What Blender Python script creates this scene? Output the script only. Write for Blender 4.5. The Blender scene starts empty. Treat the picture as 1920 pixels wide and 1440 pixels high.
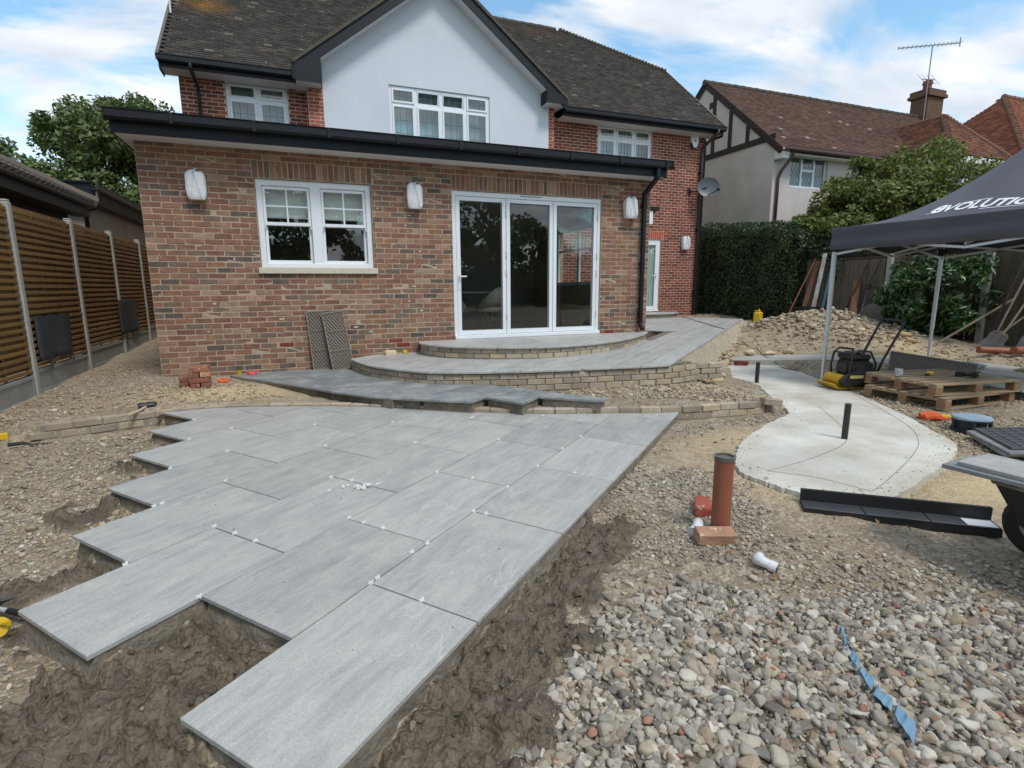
import bpy, math, random
import numpy as np
from mathutils import Matrix, Vector
random.seed(7); rng = np.random.default_rng(7)
R_ = math.radians
scene = bpy.context.scene
COL = scene.collection

# ------------------------------------------------------------------ camera
cam_d = bpy.data.cameras.new('camera'); cam = bpy.data.objects.new('camera', cam_d)
COL.objects.link(cam); scene.camera = cam
cam_d.sensor_width = 36.0; cam_d.lens = 18.857
cam_d.clip_start = 0.05; cam_d.clip_end = 2000
_r = Vector((0.9300, -0.3676, -0.0060)); _u = Vector((0.0709, 0.1632, 0.9840)); _f = Vector((0.3608, 0.9155, -0.1779))
CAM = Vector((1.7746, -8.3911, 0.8256))
cam.matrix_world = Matrix(((_r.x, _u.x, -_f.x, CAM.x), (_r.y, _u.y, -_f.y, CAM.y), (_r.z, _u.z, -_f.z, CAM.z), (0, 0, 0, 1)))

# ------------------------------------------------------------------ sky, sun, exposure
SUN_EL, SUN_AZ = R_(56), R_(164)      # azimuth clockwise from +Y
world = bpy.data.worlds.new('World'); scene.world = world; world.use_nodes = True
nt = world.node_tree; nt.nodes.clear()
def N(tree, kind, **kw):
    n = tree.nodes.new(kind)
    for k, v in kw.items(): setattr(n, k, v)
    return n
wo = N(nt, 'ShaderNodeOutputWorld'); bg = N(nt, 'ShaderNodeBackground')
sky = N(nt, 'ShaderNodeTexSky', sky_type='NISHITA', sun_disc=False, sun_elevation=SUN_EL, sun_rotation=SUN_AZ)
sky.air_density = 1.0; sky.dust_density = 0.6; sky.ozone_density = 1.6
tc = N(nt, 'ShaderNodeTexCoord'); sep = N(nt, 'ShaderNodeSeparateXYZ')
nt.links.new(tc.outputs['Generated'], sep.inputs[0])
zc = N(nt, 'ShaderNodeMath', operation='ADD'); zc.inputs[1].default_value = 0.22
zm = N(nt, 'ShaderNodeMath', operation='MAXIMUM'); zm.inputs[1].default_value = 0.0
nt.links.new(sep.outputs['Z'], zm.inputs[0]); nt.links.new(zm.outputs[0], zc.inputs[0])
dx = N(nt, 'ShaderNodeMath', operation='DIVIDE'); dy = N(nt, 'ShaderNodeMath', operation='DIVIDE')
for d, a in ((dx, 'X'), (dy, 'Y')):
    nt.links.new(sep.outputs[a], d.inputs[0]); nt.links.new(zc.outputs[0], d.inputs[1])
cmb = N(nt, 'ShaderNodeCombineXYZ'); nt.links.new(dx.outputs[0], cmb.inputs[0]); nt.links.new(dy.outputs[0], cmb.inputs[1])
mp = N(nt, 'ShaderNodeMapping'); mp.inputs['Scale'].default_value = (1.0, 1.7, 1); mp.inputs['Rotation'].default_value = (0, 0, R_(25)); mp.inputs['Location'].default_value = (0.35, 2.6, 0)
nt.links.new(cmb.outputs[0], mp.inputs[0])
n1 = N(nt, 'ShaderNodeTexNoise'); n1.inputs['Scale'].default_value = 1.75; n1.inputs['Detail'].default_value = 9; n1.inputs['Roughness'].default_value = 0.56; n1.inputs['Distortion'].default_value = 0.35
n2 = N(nt, 'ShaderNodeTexNoise'); n2.inputs['Scale'].default_value = 2.1; n2.inputs['Detail'].default_value = 6; n2.inputs['Roughness'].default_value = 0.5
nt.links.new(mp.outputs[0], n1.inputs['Vector']); nt.links.new(mp.outputs[0], n2.inputs['Vector'])
cr = N(nt, 'ShaderNodeValToRGB'); cr.color_ramp.elements[0].position = 0.40; cr.color_ramp.elements[1].position = 0.55
nt.links.new(n1.outputs[0], cr.inputs[0])
cl = N(nt, 'ShaderNodeValToRGB'); cl.color_ramp.elements[0].position = 0.34; cl.color_ramp.elements[1].position = 0.62
cl.color_ramp.elements[0].color = (4.3, 5.0, 5.9, 1); cl.color_ramp.elements[1].color = (7.0, 7.15, 7.35, 1)
nt.links.new(n2.outputs[0], cl.inputs[0])
skb = N(nt, 'ShaderNodeMix', data_type='RGBA', blend_type='MULTIPLY'); skb.inputs[0].default_value = 1.0
nt.links.new(sky.outputs[0], skb.inputs[6]); skb.inputs[7].default_value = (1.45, 1.75, 1.62, 1)
mx = N(nt, 'ShaderNodeMix', data_type='RGBA')
nt.links.new(cr.outputs[0], mx.inputs[0]); nt.links.new(skb.outputs[2], mx.inputs[6]); nt.links.new(cl.outputs[0], mx.inputs[7])
nt.links.new(mx.outputs[2], bg.inputs[0]); bg.inputs[1].default_value = 0.10
nt.links.new(bg.outputs[0], wo.inputs[0])

sun_d = bpy.data.lights.new('sun', 'SUN'); sun_o = bpy.data.objects.new('sun', sun_d); COL.objects.link(sun_o)
sun_d.energy = 1.5; sun_d.angle = R_(14); sun_d.color = (1.0, 0.965, 0.91)
sd = Vector((math.sin(SUN_AZ) * math.cos(SUN_EL), math.cos(SUN_AZ) * math.cos(SUN_EL), math.sin(SUN_EL)))
sun_o.rotation_euler = sd.to_track_quat('Z', 'Y').to_euler(); sun_o.location = (0, -20, 30)

vs = scene.view_settings; vs.view_transform = 'Standard'; vs.look = 'None'; vs.gamma = 1.0; vs.use_curve_mapping = False; vs.exposure = 0.55
scene.render.engine = 'CYCLES'

# ------------------------------------------------------------------ helpers
def sl(r, g, b, k=1.0):
    f = lambda c: ((c / 255) / 12.92 if c / 255 <= 0.04045 else ((c / 255 + 0.055) / 1.055) ** 2.4)
    return (f(r) * k, f(g) * k, f(b) * k, 1.0)
MATS = {}
def mat(name, c1, c2=None, rough=0.7, scale=6.0, detail=6, var=0.0, bump=0.0, bscale=None, metal=0.0, spec=0.5, src=None,
        stretch=(1, 1, 1), coat=0.0, speck=None, speck_scale=60, speck_th=0.62, rvar=0.0, trans=0.0, world_co=False):
    if name in MATS: return MATS[name]
    m = bpy.data.materials.new(name); m.use_nodes = True; t = m.node_tree; L = t.links
    b = t.nodes['Principled BSDF']
    co = N(t, 'ShaderNodeTexCoord'); oi = N(t, 'ShaderNodeObjectInfo')
    ad = N(t, 'ShaderNodeVectorMath', operation='ADD'); ml = N(t, 'ShaderNodeMath', operation='MULTIPLY'); ml.inputs[1].default_value = 53.0
    L.new(oi.outputs['Random'], ml.inputs[0]); L.new(co.outputs['Object'], ad.inputs[0]); L.new(ml.outputs[0], ad.inputs[1])
    mpn = N(t, 'ShaderNodeMapping'); mpn.inputs['Scale'].default_value = stretch
    if world_co:
        ge = N(t, 'ShaderNodeNewGeometry'); L.new(ge.outputs['Position'], mpn.inputs[0])
    else: L.new(ad.outputs[0], mpn.inputs[0])
    nz = N(t, 'ShaderNodeTexNoise'); nz.inputs['Scale'].default_value = scale; nz.inputs['Detail'].default_value = detail; nz.inputs['Roughness'].default_value = 0.62
    L.new(mpn.outputs[0], nz.inputs['Vector'])
    if src == 'obj': base = oi.outputs['Color']
    elif src: 
        at = N(t, 'ShaderNodeAttribute', attribute_name=src); base = at.outputs['Color']
    else:
        rg = N(t, 'ShaderNodeRGB'); rg.outputs[0].default_value = c1; base = rg.outputs[0]
    ramp = N(t, 'ShaderNodeMapRange'); ramp.inputs[1].default_value = 0.32; ramp.inputs[2].default_value = 0.68
    L.new(nz.outputs[0], ramp.inputs[0])
    if c2 is not None:
        mxn = N(t, 'ShaderNodeMix', data_type='RGBA'); L.new(ramp.outputs[0], mxn.inputs[0]); L.new(base, mxn.inputs[6]); mxn.inputs[7].default_value = c2; base = mxn.outputs[2]
    if var:
        vr = N(t, 'ShaderNodeMapRange'); vr.inputs[1].default_value = 0.3; vr.inputs[2].default_value = 0.7; vr.inputs[3].default_value = 1 - var; vr.inputs[4].default_value = 1 + var
        n3 = N(t, 'ShaderNodeTexNoise'); n3.inputs['Scale'].default_value = scale * 0.37; n3.inputs['Detail'].default_value = 8; L.new(mpn.outputs[0], n3.inputs['Vector'])
        L.new(n3.outputs[0], vr.inputs[0])
        mm = N(t, 'ShaderNodeVectorMath', operation='SCALE'); L.new(base, mm.inputs[0]); L.new(vr.outputs[0], mm.inputs['Scale']); base = mm.outputs[0]
    if speck is not None:
        ns = N(t, 'ShaderNodeTexNoise'); ns.inputs['Scale'].default_value = speck_scale; ns.inputs['Detail'].default_value = 3; L.new(mpn.outputs[0], ns.inputs['Vector'])
        rs = N(t, 'ShaderNodeMapRange'); rs.inputs[1].default_value = speck_th; rs.inputs[2].default_value = speck_th + 0.06; L.new(ns.outputs[0], rs.inputs[0])
        ms = N(t, 'ShaderNodeMix', data_type='RGBA'); L.new(rs.outputs[0], ms.inputs[0]); L.new(base, ms.inputs[6]); ms.inputs[7].default_value = speck; base = ms.outputs[2]
    L.new(base, b.inputs['Base Color'])
    b.inputs['Roughness'].default_value = rough; b.inputs['Metallic'].default_value = metal; b.inputs['Specular IOR Level'].default_value = spec
    if rvar:
        rr = N(t, 'ShaderNodeMapRange'); rr.inputs[3].default_value = rough - rvar; rr.inputs[4].default_value = rough + rvar; L.new(nz.outputs[0], rr.inputs[0]); L.new(rr.outputs[0], b.inputs['Roughness'])
    if coat: b.inputs['Coat Weight'].default_value = coat
    if bump:
        bn = N(t, 'ShaderNodeTexNoise'); bn.inputs['Scale'].default_value = bscale or scale * 6; bn.inputs['Detail'].default_value = 6; L.new(mpn.outputs[0], bn.inputs['Vector'])
        bp = N(t, 'ShaderNodeBump'); bp.inputs['Strength'].default_value = 1.0; bp.inputs['Distance'].default_value = bump
        L.new(bn.outputs[0], bp.inputs['Height']); L.new(bp.outputs[0], b.inputs['Normal'])
    if trans:
        out = t.nodes['Material Output']; tr = N(t, 'ShaderNodeBsdfTranslucent'); L.new(base, tr.inputs[0]); ms2 = N(t, 'ShaderNodeMixShader'); ms2.inputs[0].default_value = trans
        L.new(b.outputs[0], ms2.inputs[1]); L.new(tr.outputs[0], ms2.inputs[2]); L.new(ms2.outputs[0], out.inputs[0])
    MATS[name] = m
    return m
def glass_mat(name, ior=1.9, tint=(0.80, 0.86, 0.85, 1), rough=0.0):
    m = bpy.data.materials.new(name); m.use_nodes = True; t = m.node_tree; t.nodes.remove(t.nodes['Principled BSDF'])
    out = t.nodes['Material Output']; tr = N(t, 'ShaderNodeBsdfTransparent'); tr.inputs[0].default_value = tint
    gl = N(t, 'ShaderNodeBsdfGlossy'); gl.inputs['Roughness'].default_value = rough
    lwn = N(t, 'ShaderNodeLayerWeight'); lwn.inputs[0].default_value = .5; p5_ = N(t, 'ShaderNodeMath', operation='POWER'); p5_.inputs[1].default_value = 5.0; t.links.new(lwn.outputs['Facing'], p5_.inputs[0])
    f0 = ((ior - 1) / (ior + 1)) ** 2; fr = N(t, 'ShaderNodeMapRange'); fr.inputs[3].default_value = f0; fr.inputs[4].default_value = 1.0; t.links.new(p5_.outputs[0], fr.inputs[0])
    co = N(t, 'ShaderNodeTexCoord'); nz = N(t, 'ShaderNodeTexNoise'); nz.inputs['Scale'].default_value = 1.2; t.links.new(co.outputs['Object'], nz.inputs['Vector'])
    bp = N(t, 'ShaderNodeBump'); bp.inputs['Distance'].default_value = 0.004; t.links.new(nz.outputs[0], bp.inputs['Height']); t.links.new(bp.outputs[0], gl.inputs['Normal'])
    mx = N(t, 'ShaderNodeMixShader'); t.links.new(fr.outputs[0], mx.inputs[0]); t.links.new(tr.outputs[0], mx.inputs[1]); t.links.new(gl.outputs[0], mx.inputs[2]); t.links.new(mx.outputs[0], out.inputs[0])
    return m

class MB:
    """collects shapes; build() links them as one mesh object"""
    def __init__(s): s.v = []; s.f = []; s.M = None
    def add(s, vs, fs):
        o = len(s.v)
        if s.M is not None: vs = [tuple(s.M @ Vector(p)) for p in vs]
        s.v.extend([tuple(p) for p in vs]); s.f.extend([tuple(i + o for i in f) for f in fs]); return s
    def box(s, a, b, c=0.0):
        (x0, y0, z0), (x1, y1, z1) = a, b
        c = min(c, abs(x1 - x0) * .45, abs(y1 - y0) * .45, abs(z1 - z0) * .45)
        if c <= 0:
            return s.add([(x0, y0, z0), (x1, y0, z0), (x1, y1, z0), (x0, y1, z0), (x0, y0, z1), (x1, y0, z1), (x1, y1, z1), (x0, y1, z1)],
                         [(3, 2, 1, 0), (4, 5, 6, 7), (0, 1, 5, 4), (1, 2, 6, 5), (2, 3, 7, 6), (3, 0, 4, 7)])
        vs = []; idx = {}
        X, Y, Z = (x0, x1), (y0, y1), (z0, z1)
        for i in (0, 1):
            for j in (0, 1):
                for k in (0, 1):
                    sx, sy, sz = (1, -1)[i], (1, -1)[j], (1, -1)[k]
                    for ax in range(3):
                        p = [X[i] + (0 if ax == 0 else sx * c), Y[j] + (0 if ax == 1 else sy * c), Z[k] + (0 if ax == 2 else sz * c)]
                        idx[(i, j, k, ax)] = len(vs); vs.append(tuple(p))
        g = lambda i, j, k, a: idx[(i, j, k, a)]
        fs = []
        for i in (0, 1):
            q = [g(i, 0, 0, 0), g(i, 1, 0, 0), g(i, 1, 1, 0), g(i, 0, 1, 0)]; fs.append(q if i else q[::-1])
            q = [g(0, i, 0, 1), g(0, i, 1, 1), g(1, i, 1, 1), g(1, i, 0, 1)]; fs.append(q if i else q[::-1])
            q = [g(0, 0, i, 2), g(1, 0, i, 2), g(1, 1, i, 2), g(0, 1, i, 2)]; fs.append(q if i else q[::-1])
        ctr = Vector(((x0 + x1) / 2, (y0 + y1) / 2, (z0 + z1) / 2))
        def face(q):
            P = [Vector(vs[t]) for t in q]; n = (P[1] - P[0]).cross(P[2] - P[0])
            fs.append(q if n.dot(sum(P, Vector()) / len(P) - ctr) > 0 else q[::-1])
        for j in (0, 1):
            for k in (0, 1):
                face([g(0, j, k, 1), g(1, j, k, 1), g(1, j, k, 2), g(0, j, k, 2)])
                face([g(j, 0, k, 0), g(j, 1, k, 0), g(j, 1, k, 2), g(j, 0, k, 2)])
                face([g(j, k, 0, 0), g(j, k, 1, 0), g(j, k, 1, 1), g(j, k, 0, 1)])
        for i in (0, 1):
            for j in (0, 1):
                for k in (0, 1): face([g(i, j, k, 0), g(i, j, k, 1), g(i, j, k, 2)])
        return s.add(vs, fs)
    def cbox(s, c, d, b=0.0): return s.box([c[i] - d[i] / 2 for i in range(3)], [c[i] + d[i] / 2 for i in range(3)], b)
    def prism(s, poly, z0, z1):
        a = sum(poly[i][0] * poly[(i + 1) % len(poly)][1] - poly[(i + 1) % len(poly)][0] * poly[i][1] for i in range(len(poly)))
        if a < 0: poly = poly[::-1]
        n = len(poly)
        f0 = z0 if callable(z0) else (lambda x, y: z0); f1 = z1 if callable(z1) else (lambda x, y: z1)
        vs = [(x, y, f0(x, y)) for x, y in poly] + [(x, y, f1(x, y)) for x, y in poly]
        return s.add(vs, [tuple(range(n))[::-1], tuple(range(n, 2 * n))] + [(i, (i + 1) % n, n + (i + 1) % n, n + i) for i in range(n)])
    def extr(s, prof, a, b, axis='x'):
        """profile of (u,w) pairs extruded along an axis"""
        n = len(prof)
        pl = (lambda t, u, w: (t, u, w)) if axis == 'x' else ((lambda t, u, w: (u, t, w)) if axis == 'y' else (lambda t, u, w: (u, w, t)))
        vs = [pl(a, u, w) for u, w in prof] + [pl(b, u, w) for u, w in prof]
        return s.add(vs, [tuple(range(n)), tuple(range(2 * n - 1, n - 1, -1))] + [(i, n + i, n + (i + 1) % n, (i + 1) % n) for i in range(n)])
    def tube(s, pts, r, n=8, caps=True):
        P = [Vector(p) for p in pts]; m = len(P); rs = r if isinstance(r, (list, tuple)) else [r] * m
        T = [(P[min(i + 1, m - 1)] - P[max(i - 1, 0)]).normalized() for i in range(m)]
        u = T[0].orthogonal().normalized(); vs = []
        for i in range(m):
            u = (u - T[i] * u.dot(T[i])); u = u.normalized() if u.length > 1e-6 else T[i].orthogonal().normalized(); w = T[i].cross(u)
            for k in range(n):
                a = 2 * math.pi * k / n; vs.append(P[i] + (u * math.cos(a) + w * math.sin(a)) * rs[i])
        fs = [(i * n + k, i * n + (k + 1) % n, (i + 1) * n + (k + 1) % n, (i + 1) * n + k) for i in range(m - 1) for k in range(n)]
        if caps: fs += [tuple(range(n))[::-1], tuple(range((m - 1) * n, m * n))]
        return s.add(vs, fs)
    def lathe(s, prof, n=16, o=(0, 0, 0)):
        m = len(prof); vs = [(o[0] + r * math.cos(2 * math.pi * k / n), o[1] + r * math.sin(2 * math.pi * k / n), o[2] + z) for r, z in prof for k in range(n)]
        fs = [(i * n + k, i * n + (k + 1) % n, (i + 1) * n + (k + 1) % n, (i + 1) * n + k) for i in range(m - 1) for k in range(n)]
        fs += [tuple(range(n))[::-1], tuple(range((m - 1) * n, m * n))]
        return s.add(vs, fs)
    def beam(s, a, b, w, h, c=0.0, up=(0, 0, 1)):
        """rectangular bar from a to b"""
        a, b = Vector(a), Vector(b); d = b - a; L = d.length; x = d.normalized(); y = Vector(up).cross(x)
        if y.length < 1e-4: y = Vector((1, 0, 0)).cross(x)
        y.normalize(); z = x.cross(y); old = s.M
        T = Matrix(((x.x, y.x, z.x, a.x), (x.y, y.y, z.y, a.y), (x.z, y.z, z.z, a.z), (0, 0, 0, 1)))
        s.M = T if old is None else old @ T
        s.box((0, -w / 2, -h / 2), (L, w / 2, h / 2), c); s.M = old; return s
    def build(s, name, m, parent=None, loc=None, rotz=None, smooth=False):
        me = bpy.data.meshes.new(name); me.from_pydata(s.v, [], s.f); me.update()
        if smooth: me.polygons.foreach_set('use_smooth', [True] * len(me.polygons))
        return link(name, me, m, parent, loc, rotz)
def link(name, me, m=None, parent=None, loc=None, rotz=None):
    o = bpy.data.objects.new(name, me)
    if m is not None and me is not None and not me.materials: me.materials.append(m)
    COL.objects.link(o)
    if parent is not None: o.parent = parent
    if loc is not None: o.location = loc
    if rotz is not None: o.rotation_euler[2] = rotz
    return o
def tag(o, label=None, cat=None, group=None, kind=None):
    if label: o['label'] = label
    if cat: o['category'] = cat
    if group: o['group'] = group
    if kind: o['kind'] = kind
    return o
def empty(name, loc=(0, 0, 0), rotz=0.0, label=None, cat=None, group=None, kind=None, rot=None):
    o = bpy.data.objects.new(name, None); COL.objects.link(o); o.location = loc; o.rotation_euler = rot or (0, 0, rotz); o.empty_display_size = 0.1
    return tag(o, label, cat, group, kind)
def copy_tree(o, parent=None):
    c = o.copy(); COL.objects.link(c); c.parent = parent
    for ch in list(o.children): copy_tree(ch, c)
    return c
def fast(name, V, F, m, parent=None, col=None, smooth=False, attrs=None):
    """numpy mesh: V (n,3), F (m,k); col (n,3) point colours"""
    V = np.ascontiguousarray(V, np.float32); F = np.ascontiguousarray(F, np.int32); k = F.shape[1]
    me = bpy.data.meshes.new(name); me.vertices.add(len(V)); me.vertices.foreach_set('co', V.ravel())
    me.loops.add(F.size); me.loops.foreach_set('vertex_index', F.ravel())
    me.polygons.add(len(F)); me.polygons.foreach_set('loop_start', np.arange(0, F.size, k, dtype=np.int32))
    me.update(calc_edges=True)
    if smooth: me.polygons.foreach_set('use_smooth', np.ones(len(F), bool))
    if col is not None:
        a = me.color_attributes.new('Col', 'FLOAT_COLOR', 'POINT'); c4 = np.ones((len(V), 4), np.float32); c4[:, :3] = col; a.data.foreach_set('color', c4.ravel())
    for an, av in (attrs or {}).items():
        a = me.attributes.new(an, 'FLOAT', 'POINT'); a.data.foreach_set('value', np.ascontiguousarray(av, np.float32))
    return link(name, me, m, parent)
def vnoise(x, y, seed=0.0):
    ix, iy = np.floor(x), np.floor(y); fx, fy = x - ix, y - iy; fx = fx * fx * (3 - 2 * fx); fy = fy * fy * (3 - 2 * fy)
    def h(a, b): 
        t = np.sin(a * 127.1 + b * 311.7 + seed * 74.7) * 43758.5453; return t - np.floor(t)
    return (h(ix, iy) * (1 - fx) + h(ix + 1, iy) * fx) * (1 - fy) + (h(ix, iy + 1) * (1 - fx) + h(ix + 1, iy + 1) * fx) * fy
def fbm(x, y, seed=0.0, oct=4, g=0.5):
    s = 0; a = 1; t = 0
    for i in range(oct): s = s + a * vnoise(x * 2 ** i, y * 2 ** i, seed + i * 3.1); t += a; a *= g
    return s / t
def inpoly(x, y, poly):
    r = np.zeros(np.shape(x), bool); n = len(poly)
    for i in range(n):
        (x0, y0), (x1, y1) = poly[i], poly[(i + 1) % n]
        c = ((y0 > y) != (y1 > y)) & (x < (x1 - x0) * (y - y0) / (y1 - y0 + 1e-12) + x0); r ^= c
    return r
def spline(P, n=8, closed=False):
    P = [np.array(p, float) for p in P]; m = len(P); out = []
    for i in range(m if closed else m - 1):
        g = (lambda k: P[k % m]) if closed else (lambda k: P[min(max(k, 0), m - 1)])
        p0, p1, p2, p3 = g(i - 1), g(i), g(i + 1), g(i + 2)
        for t in np.linspace(0, 1, n, endpoint=False):
            out.append(tuple(0.5 * (2 * p1 + (p2 - p0) * t + (2 * p0 - 5 * p1 + 4 * p2 - p3) * t * t + (3 * p1 - p0 - 3 * p2 + p3) * t ** 3)))
    if not closed: out.append(tuple(P[-1]))
    return out
def along(P, step, start=0.0):
    """points and headings every step along a polyline"""
    P = [np.array(p[:2], float) for p in P]; out = []; d = start; acc = 0.0
    for a, b in zip(P[:-1], P[1:]):
        L = np.linalg.norm(b - a)
        while d <= acc + L + 1e-9 and L > 0:
            t = (d - acc) / L; out.append((a + (b - a) * t, math.atan2(*(b - a)[::-1]))); d += step
        acc += L
    return out
# ------------------------------------------------------------------ layout grids
GA = 0.8764; GO = np.array([2.3915, -6.4261]); GU = np.array([math.sin(GA), math.cos(GA)]); GV = np.array([-math.cos(GA), math.sin(GA)])
TL, TW = 0.903, 0.603
def g2w(u, v): return tuple(GO + GU * (u * TL) + GV * (v * TW))
def w2g(x, y): d = np.array([x, y]) - GO; return d @ GU / TL, d @ GV / TW
def zp(x, y): return -0.5333 + 0.0015 * (x - 2) + 0.0238 * (y + 5)           # patio fall
def zt(x, y): return -0.17 + 0.0145 * ((x - 6.3) * 0.7685 + (y + 2.7) * 0.64)  # terrace and path
WALLC = spline([(-0.60, -2.12), (-0.14, -2.0), (0.28, -1.87), (0.94, -1.86), (1.70, -2.09), (2.47, -2.43), (3.3, -2.96), (4.0, -3.34), (4.9, -3.66), (5.56, -3.86), (6.03, -3.93), (6.55, -3.99)], 6)
wcx = np.array([p[0] for p in WALLC]); wcy = np.array([p[1] for p in WALLC])
def ywall(x): return np.interp(x, wcx, wcy)
_uv = np.array([w2g(x, y - 0.012) for x, y in WALLC if x < 5.9]); _o = np.argsort(_uv[:, 1])
def ufar(v): return np.interp(v, _uv[_o, 1], _uv[_o, 0])
U0 = [-1, -0.5, -1, -0.5, 0, 0.5, 1, 1.5]
PATIO = [g2w(-1, 0)] + [g2w(-1, 1), g2w(-.5, 1), g2w(-.5, 2), g2w(-1, 2)] + [p for r in range(2, 8) for p in (g2w(U0[r], r), g2w(U0[r], r + 1 if r < 7 else 7.7))] + [g2w(ufar(v), v) for v in np.linspace(7.7, 0, 16)]
SLAB = spline([(8.72, -1.10), (7.95, -2.02), (7.70, -2.76), (7.19, -3.47), (6.75, -4.12), (6.1, -4.45), (5.45, -4.80), (5.02, -5.13), (4.80, -5.42), (4.80, -5.68), (4.86, -5.94), (5.02, -6.11), (5.24, -6.22), (5.55, -6.15), (6.16, -5.98), (6.66, -5.81), (7.06, -5.57), (7.45, -5.13), (7.86, -4.56), (8.44, -3.63), (8.89, -2.80), (9.43, -1.76), (9.6, -1.2)], 12, closed=True)
SLAB = [(x + .024 * (random.random() - .5) + .012 * math.sin(7 * x + 3 * y), y + .024 * (random.random() - .5) + .012 * math.sin(8 * y - 2 * x)) for x, y in SLAB]
STRIP = spline([(8.9, -1.0), (9.7, -1.52), (10.4, -1.95), (10.75, -2.7), (10.9, -3.6), (10.8, -4.7), (11.7, -4.9), (11.9, -3.9), (11.9, -2.9), (11.3, -1.75), (10.4, -1.1), (9.4, -0.75)], 4, closed=True)
ZSLAB = -0.552
FRONT = spline([(2.42, -0.02), (2.45, -0.42), (2.62, -1.10), (3.05, -1.77), (3.45, -2.08), (4.4, -2.43), (5.4, -2.64), (6.2, -2.78), (6.75, -2.69)], 6)
_ft = np.array([w2g(*p) for p in FRONT]); _fo = np.argsort(_ft[:, 1])
def ufront(v): return np.interp(v, _ft[_fo, 1], _ft[_fo, 0])
TERR = FRONT + [g2w(6.43, .63), g2w(15.4, .63), g2w(15.4, 4.6), (10.2, 4.79), (7.84, 4.79), (7.84, 1.75), (9.03, 0.9), (7.62, -0.25), (7.5, 0.0)]
STEP = spline([(3.50, -0.02), (3.47, -0.42), (3.76, -0.93), (4.42, -1.38), (5.1, -1.55), (5.7, -1.47), (6.3, -1.25), (6.9, -0.87), (7.45, -0.40), (7.80, -0.02)], 6)
WETL = [(0.55, -6.9), (0.62, -6.15), (0.80, -6.02), (0.95, -5.75), (1.45, -5.45), (1.95, -6.05), (1.70, -6.62), (1.95, -6.9), (1.2, -7.5)]
WETR = [(1.3, -7.3), (1.5, -6.7), (2.15, -6.1), (2.9, -5.45), (3.40, -5.45), (3.55, -5.80), (3.25, -6.15), (2.92, -6.33), (2.86, -6.58), (2.60, -6.76), (2.50, -6.93), (2.32, -7.02), (2.15, -7.25)]

def idw(x, y, P, p=3.2):
    num = 0; den = 0
    for a, b, z in P:
        w = 1.0 / ((x - a) ** 2 + (y - b) ** 2 + 0.05) ** (p / 2); num = num + w * z; den = den + w
    return num / den
SP = [(0, -2.3, -.59), (1, -8, -.665), (-2, -5, -.59), (-1.6, -3, -.57), (3, -7.5, -.665), (5, -7, -.645), (4, -6, -.62), (4.5, -5, -.605), (5.8, -4.3, -.595), (6.8, -4.6, -.60), (7.5, -6.2, -.60), (6.2, -6.6, -.635), (8, -5.5, -.57), (8.5, -3.2, -.54), (9.5, -4.2, -.54), (8, -2, -.54), (10, -2, -.48), (11.5, -2.6, -.43), (13, -3, -.32), (14, -1.5, -.30), (12, -.5, -.36), (10, .5, -.40), (11.5, 1.5, -.30), (13.5, 3, -.16), (13.5, 5, -.06), (12.5, 4.3, -.06), (9.2, 0, -.42), (2, -10, -.68), (10, -8, -.55), (14, -6, -.40), (2, -16, -.7), (20, -10, -.5), (-8, -8, -.5), (0.35, -5.0, -.67), (.4, -5.6, -.70), (.28, -4.15, -.64), (.25, -3.3, -.61), (3.25, -5.75, -.665), (2.55, -6.38, -.69), (1.9, -7.0, -.70), (1.2, -6.15, -.675), (.9, -6.6, -.70), (3.0, -6.7, -.65), (3.8, -5.2, -.61), (0.1, -2.18, -.605), (-.45, -2.3, -.60), (.55, -2.08, -.605), (5.75, -4.02, -.60), (6.3, -4.08, -.60), (6.0, -4.15, -.60), (5.9, -4.78, -.565), (5.25, -5.12, -.568), (4.78, -5.55, -.575), (6.6, -4.30, -.56), (7.3, -3.65, -.552), (8.05, -2.2, -.545), (8.2, -4.2, -.55), (8.8, -3.1, -.545), (20, 6, -.1), (-8, 5, -.3), (5, 14, -.3)]
NP = [(-1.3, -.2, -.45), (-1.3, 1.7, -.40), (-1.3, 3.6, -.33), (-1.3, 5.5, -.29), (0, -.2, -.34), (.5, -1, -.37), (1, -1.5, -.43), (2, -2, -.46), (-.6, -1.6, -.45), (-1.3, -1.6, -.49), (3, -2.6, -.47), (4.5, -3.1, -.46), (5.5, -3.5, -.45), (6.5, -3.7, -.47), (7, -2.9, -.46), (5.5, -2.9, -.43), (0, 4, -.33), (-8, 5, -.3), (5, 14, -.3), (12, 6, -.1), (8, 0, -.42)]
def sstep(t): t = np.clip(t, 0, 1); return t * t * (3 - 2 * t)
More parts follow.
